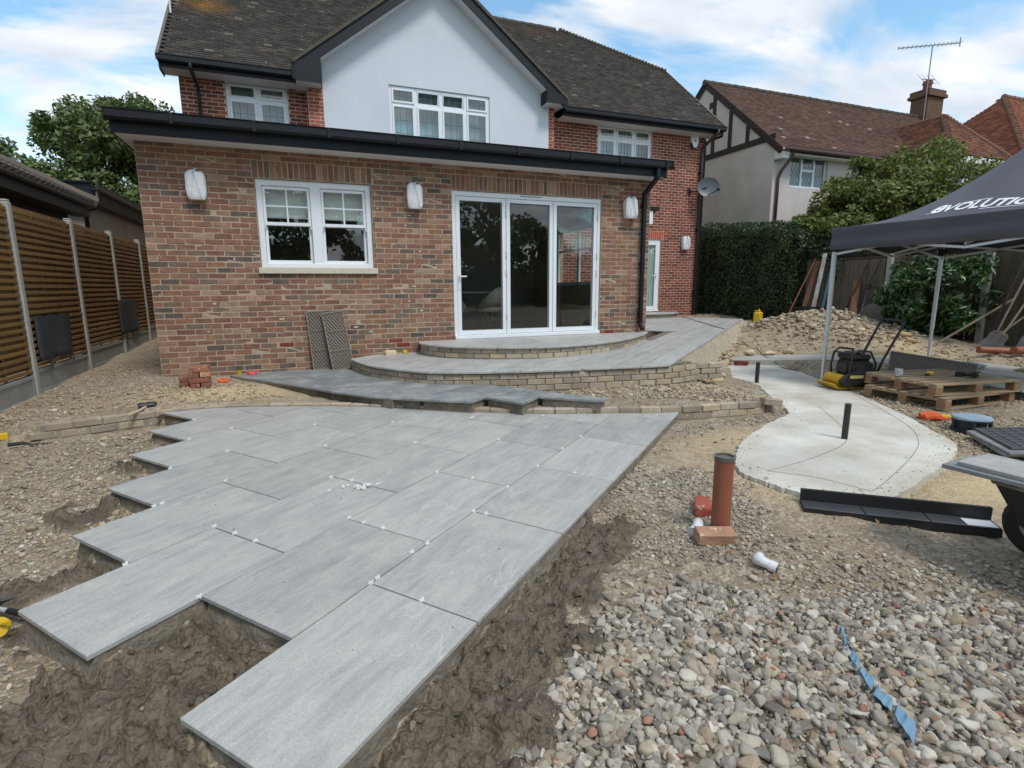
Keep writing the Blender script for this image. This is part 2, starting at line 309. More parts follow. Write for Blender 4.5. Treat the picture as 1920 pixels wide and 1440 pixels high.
def height(x, y, detail=True):
    x = np.asarray(x, float); y = np.asarray(y, float)
    zs = idw(x, y, SP); zn = idw(x, y, NP)
    zs = zs + 0.50 * np.exp(-((x - 12.7) ** 2 + (y - .6) ** 2) / (2 * .80 ** 2)) + .26 * np.exp(-((x - 12.8) ** 2 + (y + .6) ** 2) / (2 * .75 ** 2)) 
    zs = zs + .10 * np.exp(-((x - 11.7) ** 2) / .18 - ((y + 1.4) ** 2) / 2.5)
    wid = np.where(x < -0.6, 0.06 + 0.8 * np.clip(-0.6 - x, 0, 1), 0.06)
    s = sstep((y - ywall(x) - .03) / wid) * (1 - sstep((x - 6.55) / 0.7))
    z = zs * (1 - s) + zn * s
    if detail:
        z = z + (fbm(x * 2.2, y * 2.2, 1.0, 3) - .5) * .035 + (fbm(x * 9, y * 9, 4.0, 3) - .5) * .022
        wl = wetmask(x, y); z = z + wl * ((fbm(x * 4, y * 4, 9.0, 4, .55) - .45) * .13 + np.maximum(fbm(x * 13, y * 13, 12.0, 3) - .52, 0) * .22 + np.maximum(fbm(x * 30, y * 30, 15.0, 2) - .55, 0) * .09)
        z = z + sstep((x - 8.9) / 1.0) * (1 - inpoly(x, y, TERR)) * (fbm(x * 3.5, y * 3.5, 25., 4, .6) - .5) * .13
        md = np.exp(-((x - 12.6) ** 2 + (y - .3) ** 2) / 3.0); z = z + md * (fbm(x * 5, y * 5, 21., 4) - .5) * .22
    return z
def wetmask(x, y):
    xx = x + (fbm(x * 6, y * 6, 31.0, 4) - .5) * .42; yy = y + (fbm(x * 6, y * 6, 37.0, 4) - .5) * .42
    w = inpoly(xx, yy, WETL) | inpoly(xx, yy, WETR)
    for cx, cy, r in ((0.40, -4.30, .17), (0.62, -5.05, .16), (0.40, -5.22, .13), (0.45, -3.45, .13), (0.55, -2.65, .12), (0.24, -4.22, .12), (0.62, -5.62, .14), (0.36, -5.42, .12)):
        w = w | ((xx - cx) ** 2 + (yy - cy) ** 2 < r * r)
    return w.astype(float)
def gz(x, y): return float(height(np.array([x]), np.array([y]))[0])

# ------------------------------------------------------------------ ground
def axis(segs):
    out = []
    for a, b, n in segs: out += list(np.linspace(a, b, n, endpoint=False))
    return np.array(out + [segs[-1][1]])
gx = axis([(-220, -20, 10), (-20, -3, 18), (-3, -0.6, 50), (-0.6, .3, 36), (.3, 3.7, 260), (3.7, 6.6, 110), (6.6, 14.2, 130), (14.2, 30, 16), (30, 260, 10)])
gy = axis([(-220, -40, 8), (-40, -9, 22), (-9, -7.8, 20), (-7.8, -7.3, 20), (-7.3, -5.5, 140), (-5.5, -1.5, 150), (-1.5, 4.8, 90), (4.8, 20, 14), (20, 300, 10)])
GX, GY = np.meshgrid(gx, gy); X_, Y_ = GX.ravel(), GY.ravel(); Z_ = height(X_, Y_)
ip = inpoly(X_, Y_, PATIO); Z_ = np.where(ip, np.minimum(Z_, zp(X_, Y_) - .05), Z_)
isl = inpoly(X_, Y_, SLAB); Z_ = np.where(isl, np.minimum(Z_, ZSLAB - .04), Z_)
Z_ = np.where(inpoly(X_, Y_, STRIP), np.minimum(Z_, -.50), Z_)
Z_ = np.where((X_ > 0.1) & (X_ < 7.7) & (Y_ > 0.05) & (Y_ < 12), -.5, Z_)
wet_gap_shade = wetmask(X_, Y_); wet_gap_shade = np.maximum(wet_gap_shade, .75 * inpoly(X_ + .2 * (fbm(X_ * 3, Y_ * 3, 81.) - .5), Y_ + .2 * (fbm(X_ * 3, Y_ * 3, 83.) - .5), [(1.9, -8.1), (2.15, -7.1), (2.6, -6.75), (2.95, -6.45), (3.5, -6.4), (3.9, -6.75), (4.6, -7.0), (5.2, -7.5), (5.0, -8.4)])); wet_gap_shade[ip] = 0  # wet mortar, plus painted shade darkening the soil gaps under the foreground stones
sand = np.clip(np.exp(-((X_ - 1.0) ** 2 / 1.2 + (Y_ + 1.2) ** 2 / .25)) + np.exp(-((X_ - 6.6) ** 2 / 1.0 + (Y_ + 6.25) ** 2 / .10)) * 1.2 + np.exp(-((X_ - 5.7) ** 2 / .8 + (Y_ + 4.7) ** 2 / .12)) * .9 + np.exp(-((X_ - 4.75) ** 2 / .06 + (Y_ + 5.5) ** 2 / .3)) * .7 + np.exp(-((X_ - 9.8) ** 2 / 3 + (Y_ - .8) ** 2 / 2.5)) * .5 + np.exp(-((X_ - 12.2) ** 2 / .4 + (Y_ + 2) ** 2 / 1.5)) * .8, 0, 1)
far = (np.hypot(X_ - 4, Y_ + 2) > 24).astype(float)
nx, ny = len(gx), len(gy); ii = (np.arange(ny - 1)[:, None] * nx + np.arange(nx - 1)[None]).ravel()
GF = np.stack([ii, ii + 1, ii + nx + 1, ii + nx], 1)
def ground_mat():
    m = bpy.data.materials.new('soil'); m.use_nodes = True; t = m.node_tree; L = t.links; b = t.nodes['Principled BSDF']
    co = N(t, 'ShaderNodeTexCoord')
    def noise(s, d=6, r=.6):
        n = N(t, 'ShaderNodeTexNoise'); n.inputs['Scale'].default_value = s; n.inputs['Detail'].default_value = d; n.inputs['Roughness'].default_value = r; L.new(co.outputs['Object'], n.inputs['Vector']); return n
    def rng_(n, a, c, lo=0., hi=1.):
        r = N(t, 'ShaderNodeMapRange'); r.inputs[1].default_value = a; r.inputs[2].default_value = c; r.inputs[3].default_value = lo; r.inputs[4].default_value = hi; L.new(n, r.inputs[0]); return r.outputs[0]
    def mix(f, a, c):
        n = N(t, 'ShaderNodeMix', data_type='RGBA')
        if isinstance(f, float): n.inputs[0].default_value = f
        else: L.new(f, n.inputs[0])
        for i, q in ((6, a), (7, c)):
            if isinstance(q, tuple): n.inputs[i].default_value = q
            else: L.new(q, n.inputs[i])
        return n.outputs[2]
    n1 = noise(1.3); n2 = noise(14); n3 = noise(70, 4, .7)
    base = mix(rng_(n1.outputs[0], .38, .62), sl(148, 130, 106), sl(168, 153, 130))
    base = mix(rng_(n2.outputs[0], .4, .65), base, sl(125, 112, 92))
    vo = N(t, 'ShaderNodeTexVoronoi'); vo.inputs['Scale'].default_value = 55; L.new(co.outputs['Object'], vo.inputs['Vector'])
    hs = N(t, 'ShaderNodeSeparateColor'); L.new(vo.outputs['Color'], hs.inputs[0])
    grit = mix(rng_(hs.outputs[0], .2, .9), sl(112, 101, 87), sl(190, 180, 164))
    base = mix(rng_(hs.outputs[1], .55, .62, 0, .65), base, grit)
    at = N(t, 'ShaderNodeAttribute', attribute_name='sand'); base = mix(at.outputs['Fac'], base, mix(rng_(n2.outputs[0], .35, .65), sl(196, 176, 140), sl(181, 158, 120)))
    aw = N(t, 'ShaderNodeAttribute', attribute_name='wet_gap_shade'); base = mix(aw.outputs['Fac'], base, mix(rng_(n2.outputs[0], .35, .65), sl(82, 71, 57), sl(111, 98, 80)))  # dark tone: real wet mortar, and shade painted between the hardcore stones
    af = N(t, 'ShaderNodeAttribute', attribute_name='far'); base = mix(af.outputs['Fac'], base, sl(92, 104, 58))
    L.new(base, b.inputs['Base Color'])
    ro = N(t, 'ShaderNodeMapRange'); ro.inputs[3].default_value = .95; ro.inputs[4].default_value = .52; L.new(aw.outputs['Fac'], ro.inputs[0]); L.new(ro.outputs[0], b.inputs['Roughness'])
    b1 = N(t, 'ShaderNodeBump'); b1.inputs['Distance'].default_value = .012; L.new(n2.outputs[0], b1.inputs['Height'])
    b2 = N(t, 'ShaderNodeBump'); b2.inputs['Distance'].default_value = .006; L.new(n3.outputs[0], b2.inputs['Height']); L.new(b1.outputs[0], b2.inputs['Normal'])
    b3 = N(t, 'ShaderNodeBump'); b3.inputs['Distance'].default_value = .008; b3.invert = True; L.new(vo.outputs['Distance'], b3.inputs['Height']); L.new(b2.outputs[0], b3.inputs['Normal']); L.new(b3.outputs[0], b.inputs['Normal'])
    return m
ground = fast('ground', np.stack([X_, Y_, Z_], 1), GF, ground_mat(), smooth=True, attrs={'wet_gap_shade': wet_gap_shade, 'sand': sand, 'far': far})
tag(ground, 'dug-over soil and hardcore of the unfinished garden', kind='structure')

# ------------------------------------------------------------------ porcelain slabs
def porcelain(name, a, b2, vein=True):
    m = bpy.data.materials.new(name); m.use_nodes = True; t = m.node_tree; L = t.links; b = t.nodes['Principled BSDF']
    co = N(t, 'ShaderNodeTexCoord'); oi = N(t, 'ShaderNodeObjectInfo'); ml = N(t, 'ShaderNodeMath', operation='MULTIPLY'); ml.inputs[1].default_value = 91.
    L.new(oi.outputs['Random'], ml.inputs[0]); ad = N(t, 'ShaderNodeVectorMath', operation='ADD'); L.new(co.outputs['Object'], ad.inputs[0]); L.new(ml.outputs[0], ad.inputs[1])
    mp = N(t, 'ShaderNodeMapping'); mp.inputs['Rotation'].default_value = (0, 0, R_(7)); mp.inputs['Scale'].default_value = (1.6, 9, 1); L.new(ad.outputs[0], mp.inputs[0])
    n1 = N(t, 'ShaderNodeTexNoise'); n1.inputs['Scale'].default_value = 2.0; n1.inputs['Detail'].default_value = 9; n1.inputs['Roughness'].default_value = .66; n1.inputs['Distortion'].default_value = .6; L.new(mp.outputs[0], n1.inputs['Vector'])
    n2 = N(t, 'ShaderNodeTexNoise'); n2.inputs['Scale'].default_value = 1.7; n2.inputs['Detail'].default_value = 5; L.new(ad.outputs[0], n2.inputs['Vector'])
    n3 = N(t, 'ShaderNodeTexNoise'); n3.inputs['Scale'].default_value = 130; n3.inputs['Detail'].default_value = 3; L.new(ad.outputs[0], n3.inputs['Vector'])
    r1 = N(t, 'ShaderNodeMapRange'); r1.inputs[1].default_value = .34; r1.inputs[2].default_value = .66; L.new(n1.outputs[0], r1.inputs[0])
    c1 = N(t, 'ShaderNodeMix', data_type='RGBA'); c1.inputs[6].default_value = a; c1.inputs[7].default_value = b2; L.new(r1.outputs[0], c1.inputs[0])
    # per slab tone
    tn = N(t, 'ShaderNodeMapRange'); tn.inputs[3].default_value = .90; tn.inputs[4].default_value = 1.07; L.new(oi.outputs['Random'], tn.inputs[0])
    sc = N(t, 'ShaderNodeVectorMath', operation='SCALE'); L.new(c1.outputs[2], sc.inputs[0]); L.new(tn.outputs[0], sc.inputs['Scale'])
    # pale quartz veins : thin band of a warped noise
    n4 = N(t, 'ShaderNodeTexNoise'); n4.inputs['Scale'].default_value = 1.5; n4.inputs['Detail'].default_value = 5; n4.inputs['Roughness'].default_value = .5; n4.inputs['Distortion'].default_value = .5; mp4 = N(t, 'ShaderNodeMapping'); mp4.inputs['Scale'].default_value = (.8, 2.2, 1); L.new(ad.outputs[0], mp4.inputs[0]); L.new(mp4.outputs[0], n4.inputs['Vector'])
    s1 = N(t, 'ShaderNodeMath', operation='SUBTRACT'); s1.inputs[1].default_value = .5; L.new(n4.outputs[0], s1.inputs[0]); s2 = N(t, 'ShaderNodeMath', operation='ABSOLUTE'); L.new(s1.outputs[0], s2.inputs[0])
    vr = N(t, 'ShaderNodeMapRange'); vr.inputs[1].default_value = 0.0; vr.inputs[2].default_value = .008; vr.inputs[3].default_value = .42; vr.inputs[4].default_value = 0.; L.new(s2.outputs[0], vr.inputs[0])
    vm = N(t, 'ShaderNodeMapRange'); vm.inputs[1].default_value = .46; vm.inputs[2].default_value = .62; L.new(n2.outputs[0], vm.inputs[0])
    vf = N(t, 'ShaderNodeMath', operation='MULTIPLY'); L.new(vr.outputs[0], vf.inputs[0]); L.new(vm.outputs[0], vf.inputs[1])
    c2 = N(t, 'ShaderNodeMix', data_type='RGBA'); c2.inputs[7].default_value = sl(205, 206, 204); L.new(vf.outputs[0], c2.inputs[0]); L.new(sc.outputs[0], c2.inputs[6])
    # mortar dust smears
    n5 = N(t, 'ShaderNodeTexNoise'); n5.inputs['Scale'].default_value = 3.3; n5.inputs['Detail'].default_value = 10; n5.inputs['Roughness'].default_value = .7
    ge = N(t, 'ShaderNodeNewGeometry'); L.new(ge.outputs['Position'], n5.inputs['Vector'])
    dr = N(t, 'ShaderNodeMapRange'); dr.inputs[1].default_value = .46; dr.inputs[2].default_value = .70; dr.inputs[3].default_value = 0; dr.inputs[4].default_value = .65; L.new(n5.outputs[0], dr.inputs[0])
    c3 = N(t, 'ShaderNodeMix', data_type='RGBA'); c3.inputs[7].default_value = sl(186, 184, 176); L.new(dr.outputs[0], c3.inputs[0]); L.new(c2.outputs[2], c3.inputs[6])
    gn = N(t, 'ShaderNodeMapRange'); gn.inputs[1].default_value = .3; gn.inputs[2].default_value = .7; gn.inputs[3].default_value = .86; gn.inputs[4].default_value = 1.12; L.new(n3.outputs[0], gn.inputs[0]); gs = N(t, 'ShaderNodeVectorMath', operation='SCALE'); L.new(c3.outputs[2], gs.inputs[0]); L.new(gn.outputs[0], gs.inputs['Scale']); L.new(gs.outputs[0], b.inputs['Base Color'])
    rr = N(t, 'ShaderNodeMapRange'); rr.inputs[3].default_value = .38; rr.inputs[4].default_value = .62; L.new(n5.outputs[0], rr.inputs[0]); L.new(rr.outputs[0], b.inputs['Roughness'])
    bp = N(t, 'ShaderNodeBump'); bp.inputs['Distance'].default_value = .0012; L.new(n1.outputs[0], bp.inputs['Height']); b4 = N(t, 'ShaderNodeBump'); b4.inputs['Distance'].default_value = .0006; L.new(n3.outputs[0], b4.inputs['Height']); L.new(bp.outputs[0], b4.inputs['Normal']); L.new(b4.outputs[0], b.inputs['Normal'])
    return m
M_SLAB = porcelain('grey_porcelain', sl(153, 152, 149), sl(178, 176, 171))
M_BED = mat('mortar_bed', sl(104, 96, 83), sl(136, 127, 112), rough=.9, scale=11, bump=.015, bscale=34, var=.2)
def poly_slab(name, poly, ztop, th, m, parent, chamfer=.002):
    """a slab of any convex outline, its top on the plane ztop(x,y), with a small arris"""
    a = sum(poly[i][0] * poly[(i + 1) % len(poly)][1] - poly[(i + 1) % len(poly)][0] * poly[i][1] for i in range(len(poly)))
    if a < 0: poly = poly[::-1]
    c = np.mean(np.array(poly), 0); n = len(poly)
    ex = GU; ey = GV
    def loc(x, y, z): d = np.array([x, y]) - c; return (d @ ex, d @ ey, z - ztop(c[0], c[1]))
    ins = [tuple(np.array(p) + (c - np.array(p)) / max(np.linalg.norm(c - np.array(p)), 1e-6) * chamfer * 1.6) for p in poly]
    V = [loc(x, y, ztop(x, y) - th) for x, y in poly] + [loc(x, y, ztop(x, y) - chamfer) for x, y in poly] + [loc(x, y, ztop(x, y)) for x, y in ins]
    F = [tuple(range(n))[::-1], tuple(range(2 * n, 3 * n))]
    for k in (0, 1): F += [(k * n + i, k * n + (i + 1) % n, (k + 1) * n + (i + 1) % n, (k + 1) * n + i) for i in range(n)]
    mb = MB(); mb.add(V, F)
    return mb.build(name, m, parent, (c[0], c[1], ztop(c[0], c[1])), math.atan2(ex[1], ex[0]))
patio = empty('patio', (2.4, -4.5, -.53), label='freshly laid patio of large grey slabs with a stepped unfinished edge', kind='structure')
patio_off = Vector((2.4, -4.5, -.53))
def reparent(o, par):
    o.parent = par; o.location = Vector(o.location) - Vector(par.location); return o
G_ = .0042
for r in range(8):
    k = U0[r]; v0, v1 = r, r + 1
    while k < 5:
        ue = k + 1
        vs = np.linspace(v0 + G_ / TW, v1 - G_ / TW, 7)
        if all(ufar(v) < k + .04 for v in vs): break
        farp = [(min(ue - G_ * 2 / TL, ufar(v)), v) for v in vs]
        near = [(k + 0 / TL, vs[-1]), (k + 0 / TL, vs[0])]
        pts = [p for p in farp if p[0] > k] + near
        if all(abs(p[0] - (ue - G_ * 2 / TL)) < 1e-9 for p in farp): pts = [farp[0], farp[-1]] + near
        if len(pts) >= 3:
            dz = random.uniform(-.0012, .0012)
            reparent(poly_slab('paving_slab', [g2w(*p) for p in pts], lambda x, y: zp(x, y) + dz, .02, M_SLAB, patio), patio)
        k += 1
# bed under each row, spreading a little at the foot
mb = MB()
for r in range(8):
    k0 = U0[r]; vs = np.linspace(r + .03, r + .97, 6)
    top = [(k0 + .03, vs[0])] + [(k0 + .03 + .015 * math.sin(9 * v), v) for v in vs[1:]]
    us = np.linspace(k0 + .03, ufar(r + .5) - .05, 14)
    ring = [(k0 + .025, v) for v in vs] + [(min(u, ufar(r + .97) - .03), r + .985) for u in us] + [(max(ufar(v) - .04, k0 + .1), v) for v in vs[::-1]] + [(min(u, ufar(r + .03) - .03), r + .015) for u in us[::-1]]
    c = np.mean(np.array(ring), 0); n = len(ring); lev = []
    for q, (dz, ex) in enumerate(((-.0215, -.008), (-.05, .004), (-.10, .018), (-.24, .05))):
        L_ = []
        for i, (u, v) in enumerate(ring):
            x, y = g2w(u, v); cx, cy = g2w(*c); d = np.array([x - cx, y - cy]); d /= np.linalg.norm(d) + 1e-9
            nz = float(fbm(np.array([x * 8.]), np.array([y * 8.]), 50. + q)[0]) - .5
            e = ex + nz * (.006 if q == 0 else .05)
            L_.append((x + d[0] * e, y + d[1] * e, zp(x, y) + dz + (nz * .01 if q else 0)))
        lev.append(L_)
    V = [p for L_ in lev for p in L_]; F = [tuple(range(n))] + [(a * n + i, (a + 1) * n + i, (a + 1) * n + (i + 1) % n, a * n + (i + 1) % n) for a in range(3) for i in range(n)]
    mb.add(V, F)
o = mb.build('mortar_bed', M_BED, patio); o.location = -patio_off

# white tile spacers standing in the joints, and a few spilled on a slab
M_SPC = mat('white_plastic', sl(226, 226, 222), rough=.45)
sp = MB(); a = .029; w = .0048
sp.cbox((0, 0, .006), (a, w, .012), .001).cbox((0, 0, .0061), (w, a, .0118), .001).cbox((a * .42, 0, .009), (w, .013, .015), .001)
sp_me = None
def spacer(x, y, z, rz, tilt=0.0):
    global sp_me
    if sp_me is None:
        o = sp.build('tile_spacer', M_SPC); sp_me = o.data
    else: o = link('tile_spacer', sp_me)
    o.location = (x, y, z); o.rotation_euler = (tilt, 0, rz)
    return o
for r in range(1, 8):
    for h in range(2):
        pass
spots = [(0, 1), (1, 1), (2, 1), (3, 1), (4, 1), (.5, 2), (1.5, 2), (2.5, 2), (3.5, 2), (-.5, 2), (.5, 1), (1.5, 1), (2.5, 1), (0, 3), (1, 3), (2, 3), (3, 3), (.5, 4), (1.5, 4), (-.5, 3), (1, 5), (2, 5), (0, 4), (1.5, 6), (2.5, 4), (.5, 5), (1, 6), (3.5, 3), (1.5, 7)]
for i, (u, v) in enumerate(spots):
    if u > ufar(v) - .05: continue
    for q in range(random.choice((1, 1, 2))):
        x, y = g2w(u + random.uniform(-.03, .03) + .05 * q, v + random.uniform(-.005, .005))
        tag(spacer(x, y, zp(x, y) - .004, GA + random.uniform(-.4, .4), random.uniform(-.2, .2)), 'small white plastic spacer stuck in a joint of the patio slabs', 'tile spacer', 'white spacers in the patio joints')
for u, v in ((0, .5), (1, .85), (.35, 1.02), (.5, 1.55), (.5, 1.8), (1.5, 1.5), (0, 2.4), (0, 2.7), (2, .5), (1, 2.7)):
    x, y = g2w(u, v); tag(spacer(x, y, zp(x, y) - .004, GA + .5 * random.random(), .1), 'small white plastic spacer stuck in a joint of the patio slabs', 'tile spacer', 'white spacers in the patio joints')
bx, by = g2w(.93, 2.42)
for i in range(13):
    s_ = .035 if i < 9 else .16
    x, y = bx + random.gauss(0, s_), by + random.gauss(0, s_ * .7)
    tag(spacer(x, y, zp(x, y) + (.002 if i > 5 else .010 + .003 * i * .5), random.random() * 3, random.uniform(-.3, .3)), 'loose white plastic spacer spilled on top of a grey patio slab', 'tile spacer', 'spilled spacers on the patio')
# dark mortar crumbs and damp spots on the slabs
M_CRUMB = mat('mortar_crumb', sl(105, 98, 84), rough=.9, scale=30)
cr_ = MB()
for i in range(90):
    u, v = random.uniform(-.9, 3.6), random.uniform(0.1, 6.5)
    if u > ufar(v) - .1 or u < U0[int(v)] + .05: continue
    x, y = g2w(u, v); s_ = random.uniform(.002, .006); z = zp(x, y)
    cr_.add([(x - s_, y - s_, z), (x + s_ * 1.3, y - s_ * .7, z), (x + s_ * .3, y + s_ * 1.2, z), (x, y, z + s_)], [(0, 1, 3), (1, 2, 3), (2, 0, 3)])
o = cr_.build('mortar_crumbs', M_CRUMB, patio); o.location = -patio_off; tag(o, kind='stuff')

# ------------------------------------------------------------------ concrete slab with marking-out lines, second strip
M_CONC = mat('pale_concrete', sl(212, 210, 200), sl(178, 170, 154), rough=.9, scale=1.9, detail=12, bump=.008, bscale=40, var=.16, speck=sl(168, 161, 148), speck_scale=35, speck_th=.66)
M_LINE = mat('marker_line', sl(120, 118, 112), rough=.9)
def slab_mesh(name, poly, z, dep, seed):
    n = len(poly); c = np.mean(np.array(poly), 0); V = []; F = []
    V.append((c[0], c[1], z)); rings = []
    for q, t in enumerate((.25, .5, .75, .9, .985, 1.0)):
        for x, y in poly:
            jx = (float(vnoise(np.array([x * 9.]), np.array([y * 9.]), seed)[0]) - .5) * (.05 if t == 1 else 0)
            px, py = c[0] + (x - c[0]) * (t + jx * .3), c[1] + (y - c[1]) * (t + jx * .3)
            dz = (float(fbm(np.array([px * 2.]), np.array([py * 2.]), seed)[0]) - .5) * .012 - (.008 if t == 1 else 0)
            V.append((px, py, z + dz))
    for x, y in poly: V.append((c[0] + (x - c[0]) * 1.004, c[1] + (y - c[1]) * 1.004, z - dep))
    for i in range(n):
        j = (i + 1) % n; F.append((0, 1 + i, 1 + j))
        for q in range(6): F.append((1 + q * n + i, 1 + (q + 1) * n + i, 1 + (q + 1) * n + j, 1 + q * n + j))
    mb = MB(); mb.add(V, F); return mb.build(name, M_CONC, smooth=False)
# the slab is not star shaped: split it in two lobes
slab_o = MB().prism([p for p in SLAB], ZSLAB - .16, ZSLAB).build('concrete_slab', M_CONC)
tag(slab_o, 'pale curved concrete footing slab set into the garden soil', kind='structure')
strip_o = MB().prism(STRIP, -.6, lambda x, y: -.465 + .02 * (x - 9.5)).build('concrete_strip', mat('grey_concrete', sl(170, 168, 160), sl(150, 147, 138), rough=.9, scale=3, bump=.004, bscale=50))
tag(strip_o, 'narrow curved strip of concrete behind the pallets', kind='structure')
for pts in ([(7.3, -4.05), (6.9, -4.55), (6.5, -5.0), (6.1, -5.25), (5.5, -5.42), (4.98, -5.5)], [(4.98, -5.5), (5.2, -5.75), (5.3, -6.08)], [(8.55, -3.4), (7.75, -4.5), (7.25, -5.1), (6.8, -5.45), (6.3, -5.7), (5.6, -5.98), (5.3, -6.08)]):
    P = [(x, y, ZSLAB + .0002) for x, y in spline(pts, 8)]
    MB().tube(P, .0028, 4).build('marking_line', M_LINE, slab_o)

# ------------------------------------------------------------------ raised terrace, step, lower path
M_BUFF = mat('buff_brick', (1, 1, 1, 1), src='obj', rough=.9, scale=14, var=.16, bump=.004, bscale=60, speck=sl(196, 188, 172), speck_scale=22, speck_th=.64)
M_MORT = mat('grey_mortar', sl(150, 141, 124), sl(132, 123, 107), rough=.95, scale=20, bump=.004, bscale=90)
def brick_mesh(name, L=.215, D=.1025, H=.065, c=.004, seed=0, jit=.0016):
    rr = random.Random(seed); mb = MB(); mb.cbox((0, 0, 0), (L, D, H), c)
    mb.v = [(x + rr.uniform(-jit, jit), y + rr.uniform(-jit, jit), z + rr.uniform(-jit, jit)) for x, y, z in mb.v]
    me = bpy.data.meshes.new(name); me.from_pydata(mb.v, [], mb.f); me.update(); return me
BUFF_ME = [brick_mesh('brick', seed=i) for i in range(4)]
for me in BUFF_ME: me.materials.append(M_BUFF)
BUFF_C = [sl(166, 153, 135), sl(157, 144, 127), sl(174, 162, 144), sl(148, 137, 121), sl(162, 147, 126), sl(176, 160, 134)]
def put_brick(parent, x, y, z, rz, cols, meshes, sx=1.0, rx=0.0):
    o = link('brick', random.choice(meshes), None, parent); o.location = (x, y, z); o.rotation_euler = (rx, 0, rz); o.scale[0] = sx; o.color = random.choice(cols)
    return o
def inset(P, d):
    """shift an open polyline sideways (to its left for d>0)"""
    A = np.array([p[:2] for p in P]); T = np.gradient(A, axis=0); T /= np.linalg.norm(T, axis=1)[:, None]; return [tuple(a + np.array([-t[1], t[0]]) * d) for a, t in zip(A, T)]
def clip(poly, a, b, c):
    """keep a*x+b*y<=c"""
    out = []
    for i in range(len(poly)):
        p, q = poly[i], poly[(i + 1) % len(poly)]; dp, dq = a * p[0] + b * p[1] - c, a * q[0] + b * q[1] - c
        if dp <= 0: out.append(p)
        if dp * dq < 0: t = dp / (dp - dq); out.append((p[0] + (q[0] - p[0]) * t, p[1] + (q[1] - p[1]) * t))
    return out
M_SLAB2 = porcelain('grey_porcelain_dusty', sl(150, 150, 148), sl(184, 182, 176))
terr = empty('raised_terrace', label='raised slabbed terrace and path running round the house', kind='structure')
PV_ = .51; T0 = .63
for k in range(15):
    v0, v1 = T0 + PV_ * k, T0 + PV_ * (k + 1); vs = np.linspace(v0 + .010, v1 - .010, 5)
    if v0 > 7.6: break
    u = math.floor(min(ufront(v) for v in vs)) - (k % 2) * .5
    while u < 15.4:
        ua, ub = u, u + 1 - .012
        f = [(max(ua, ufront(v) if k > 0 or True else ua), v) for v in vs]
        if all(p[0] >= ub for p in f): u += 1; continue
        poly = [g2w(*p) for p in f if p[0] < ub] + [g2w(ub, vs[-1]), g2w(ub, vs[0])]
        poly = clip(poly, 0, 1, 4.76); e = g2w(15.4, 1); poly = clip(poly, GU[0], GU[1], np.dot(GU, e)) if poly else poly
        parts = []
        if k < 3: parts = [poly]
        else:
            parts = [clip(poly, 0, 1, -.012), clip(clip(poly, -1, 0, -7.86), -GU[0], -GU[1], -np.dot(GU, (9.03, .9)))]
            if parts[0]:   # keep front part left of the dug hole
                parts[0] = clip(parts[0], 1, 0, 7.6)
        for q in parts:
            if q and len(q) >= 3:
                A = abs(sum(q[i][0] * q[(i + 1) % len(q)][1] - q[(i + 1) % len(q)][0] * q[i][1] for i in range(len(q)))) / 2
                if A > .006:
                    q2 = [q[0]]
                    for p in q[1:]:
                        if math.dist(p, q2[-1]) > .004: q2.append(p)
                    if math.dist(q2[0], q2[-1]) < .004: q2.pop()
                    if len(q2) >= 3: poly_slab('paving_slab', q2, zt, .022, M_SLAB2, terr)
        u += 1
core = MB().prism(inset(FRONT, .15) + [g2w(6.5, .9), g2w(15.3, .72), g2w(15.3, 4.5), (10.3, 4.7), (7.9, 4.7), (7.9, 1.85), (9.0, 1.05), (7.62, -.1)], -.62, lambda x, y: zt(x, y) - .024)
core.build('core', M_BED, terr)
fr_in = inset(FRONT, .028 + .051)
for c_ in range(3):
    z = -.205 - .0375 - .075 * c_
    ext = fr_in + [(7.02 + .1 * c_, -2.66 - .02 * c_)]
    for (p, a) in along(ext, .225, .11 + (c_ % 2) * .1125):
        put_brick(terr, p[0], p[1], z + zt(p[0], p[1]) + .17, a, BUFF_C, BUFF_ME, .98)
ins_ = inset(FRONT, .04); mb = MB()
for (x0, y0), (x1, y1) in zip(ins_[:-1], ins_[1:]): mb.add([(x0, y0, -.5), (x1, y1, -.5), (x1, y1, zt(x1, y1) - .025), (x0, y0, zt(x0, y0) - .025)], [(0, 1, 2, 3)])
mb.build('mortar', M_MORT, terr)
# flank of the path: haunching mortar down to the soil
mb = MB(); us = np.linspace(6.6, 15.4, 40); V = []
for u in us:
    x0, y0 = g2w(u, .66); x1, y1 = g2w(u, .40 + .16 * float(fbm(np.array([u * 2.]), np.array([0.]), 3.)[0])); x2, y2 = g2w(u, .25)
    V += [(x0, y0, zt(x0, y0) - .02), (x1, y1, (zt(x1, y1) + gz(x1, y1)) * .5 - .03), (x2, y2, gz(x2, y2) - .05)]
mb.add(V, [(3 * i + a, 3 * i + 3 + a, 3 * i + 4 + a, 3 * i + 1 + a)[::-1] for i in range(len(us) - 1) for a in (0, 1)])
mb.build('haunching', mat('haunch_mortar', sl(176, 166, 144), sl(150, 138, 116), rough=.95, scale=8, bump=.01, bscale=30), terr, smooth=True)
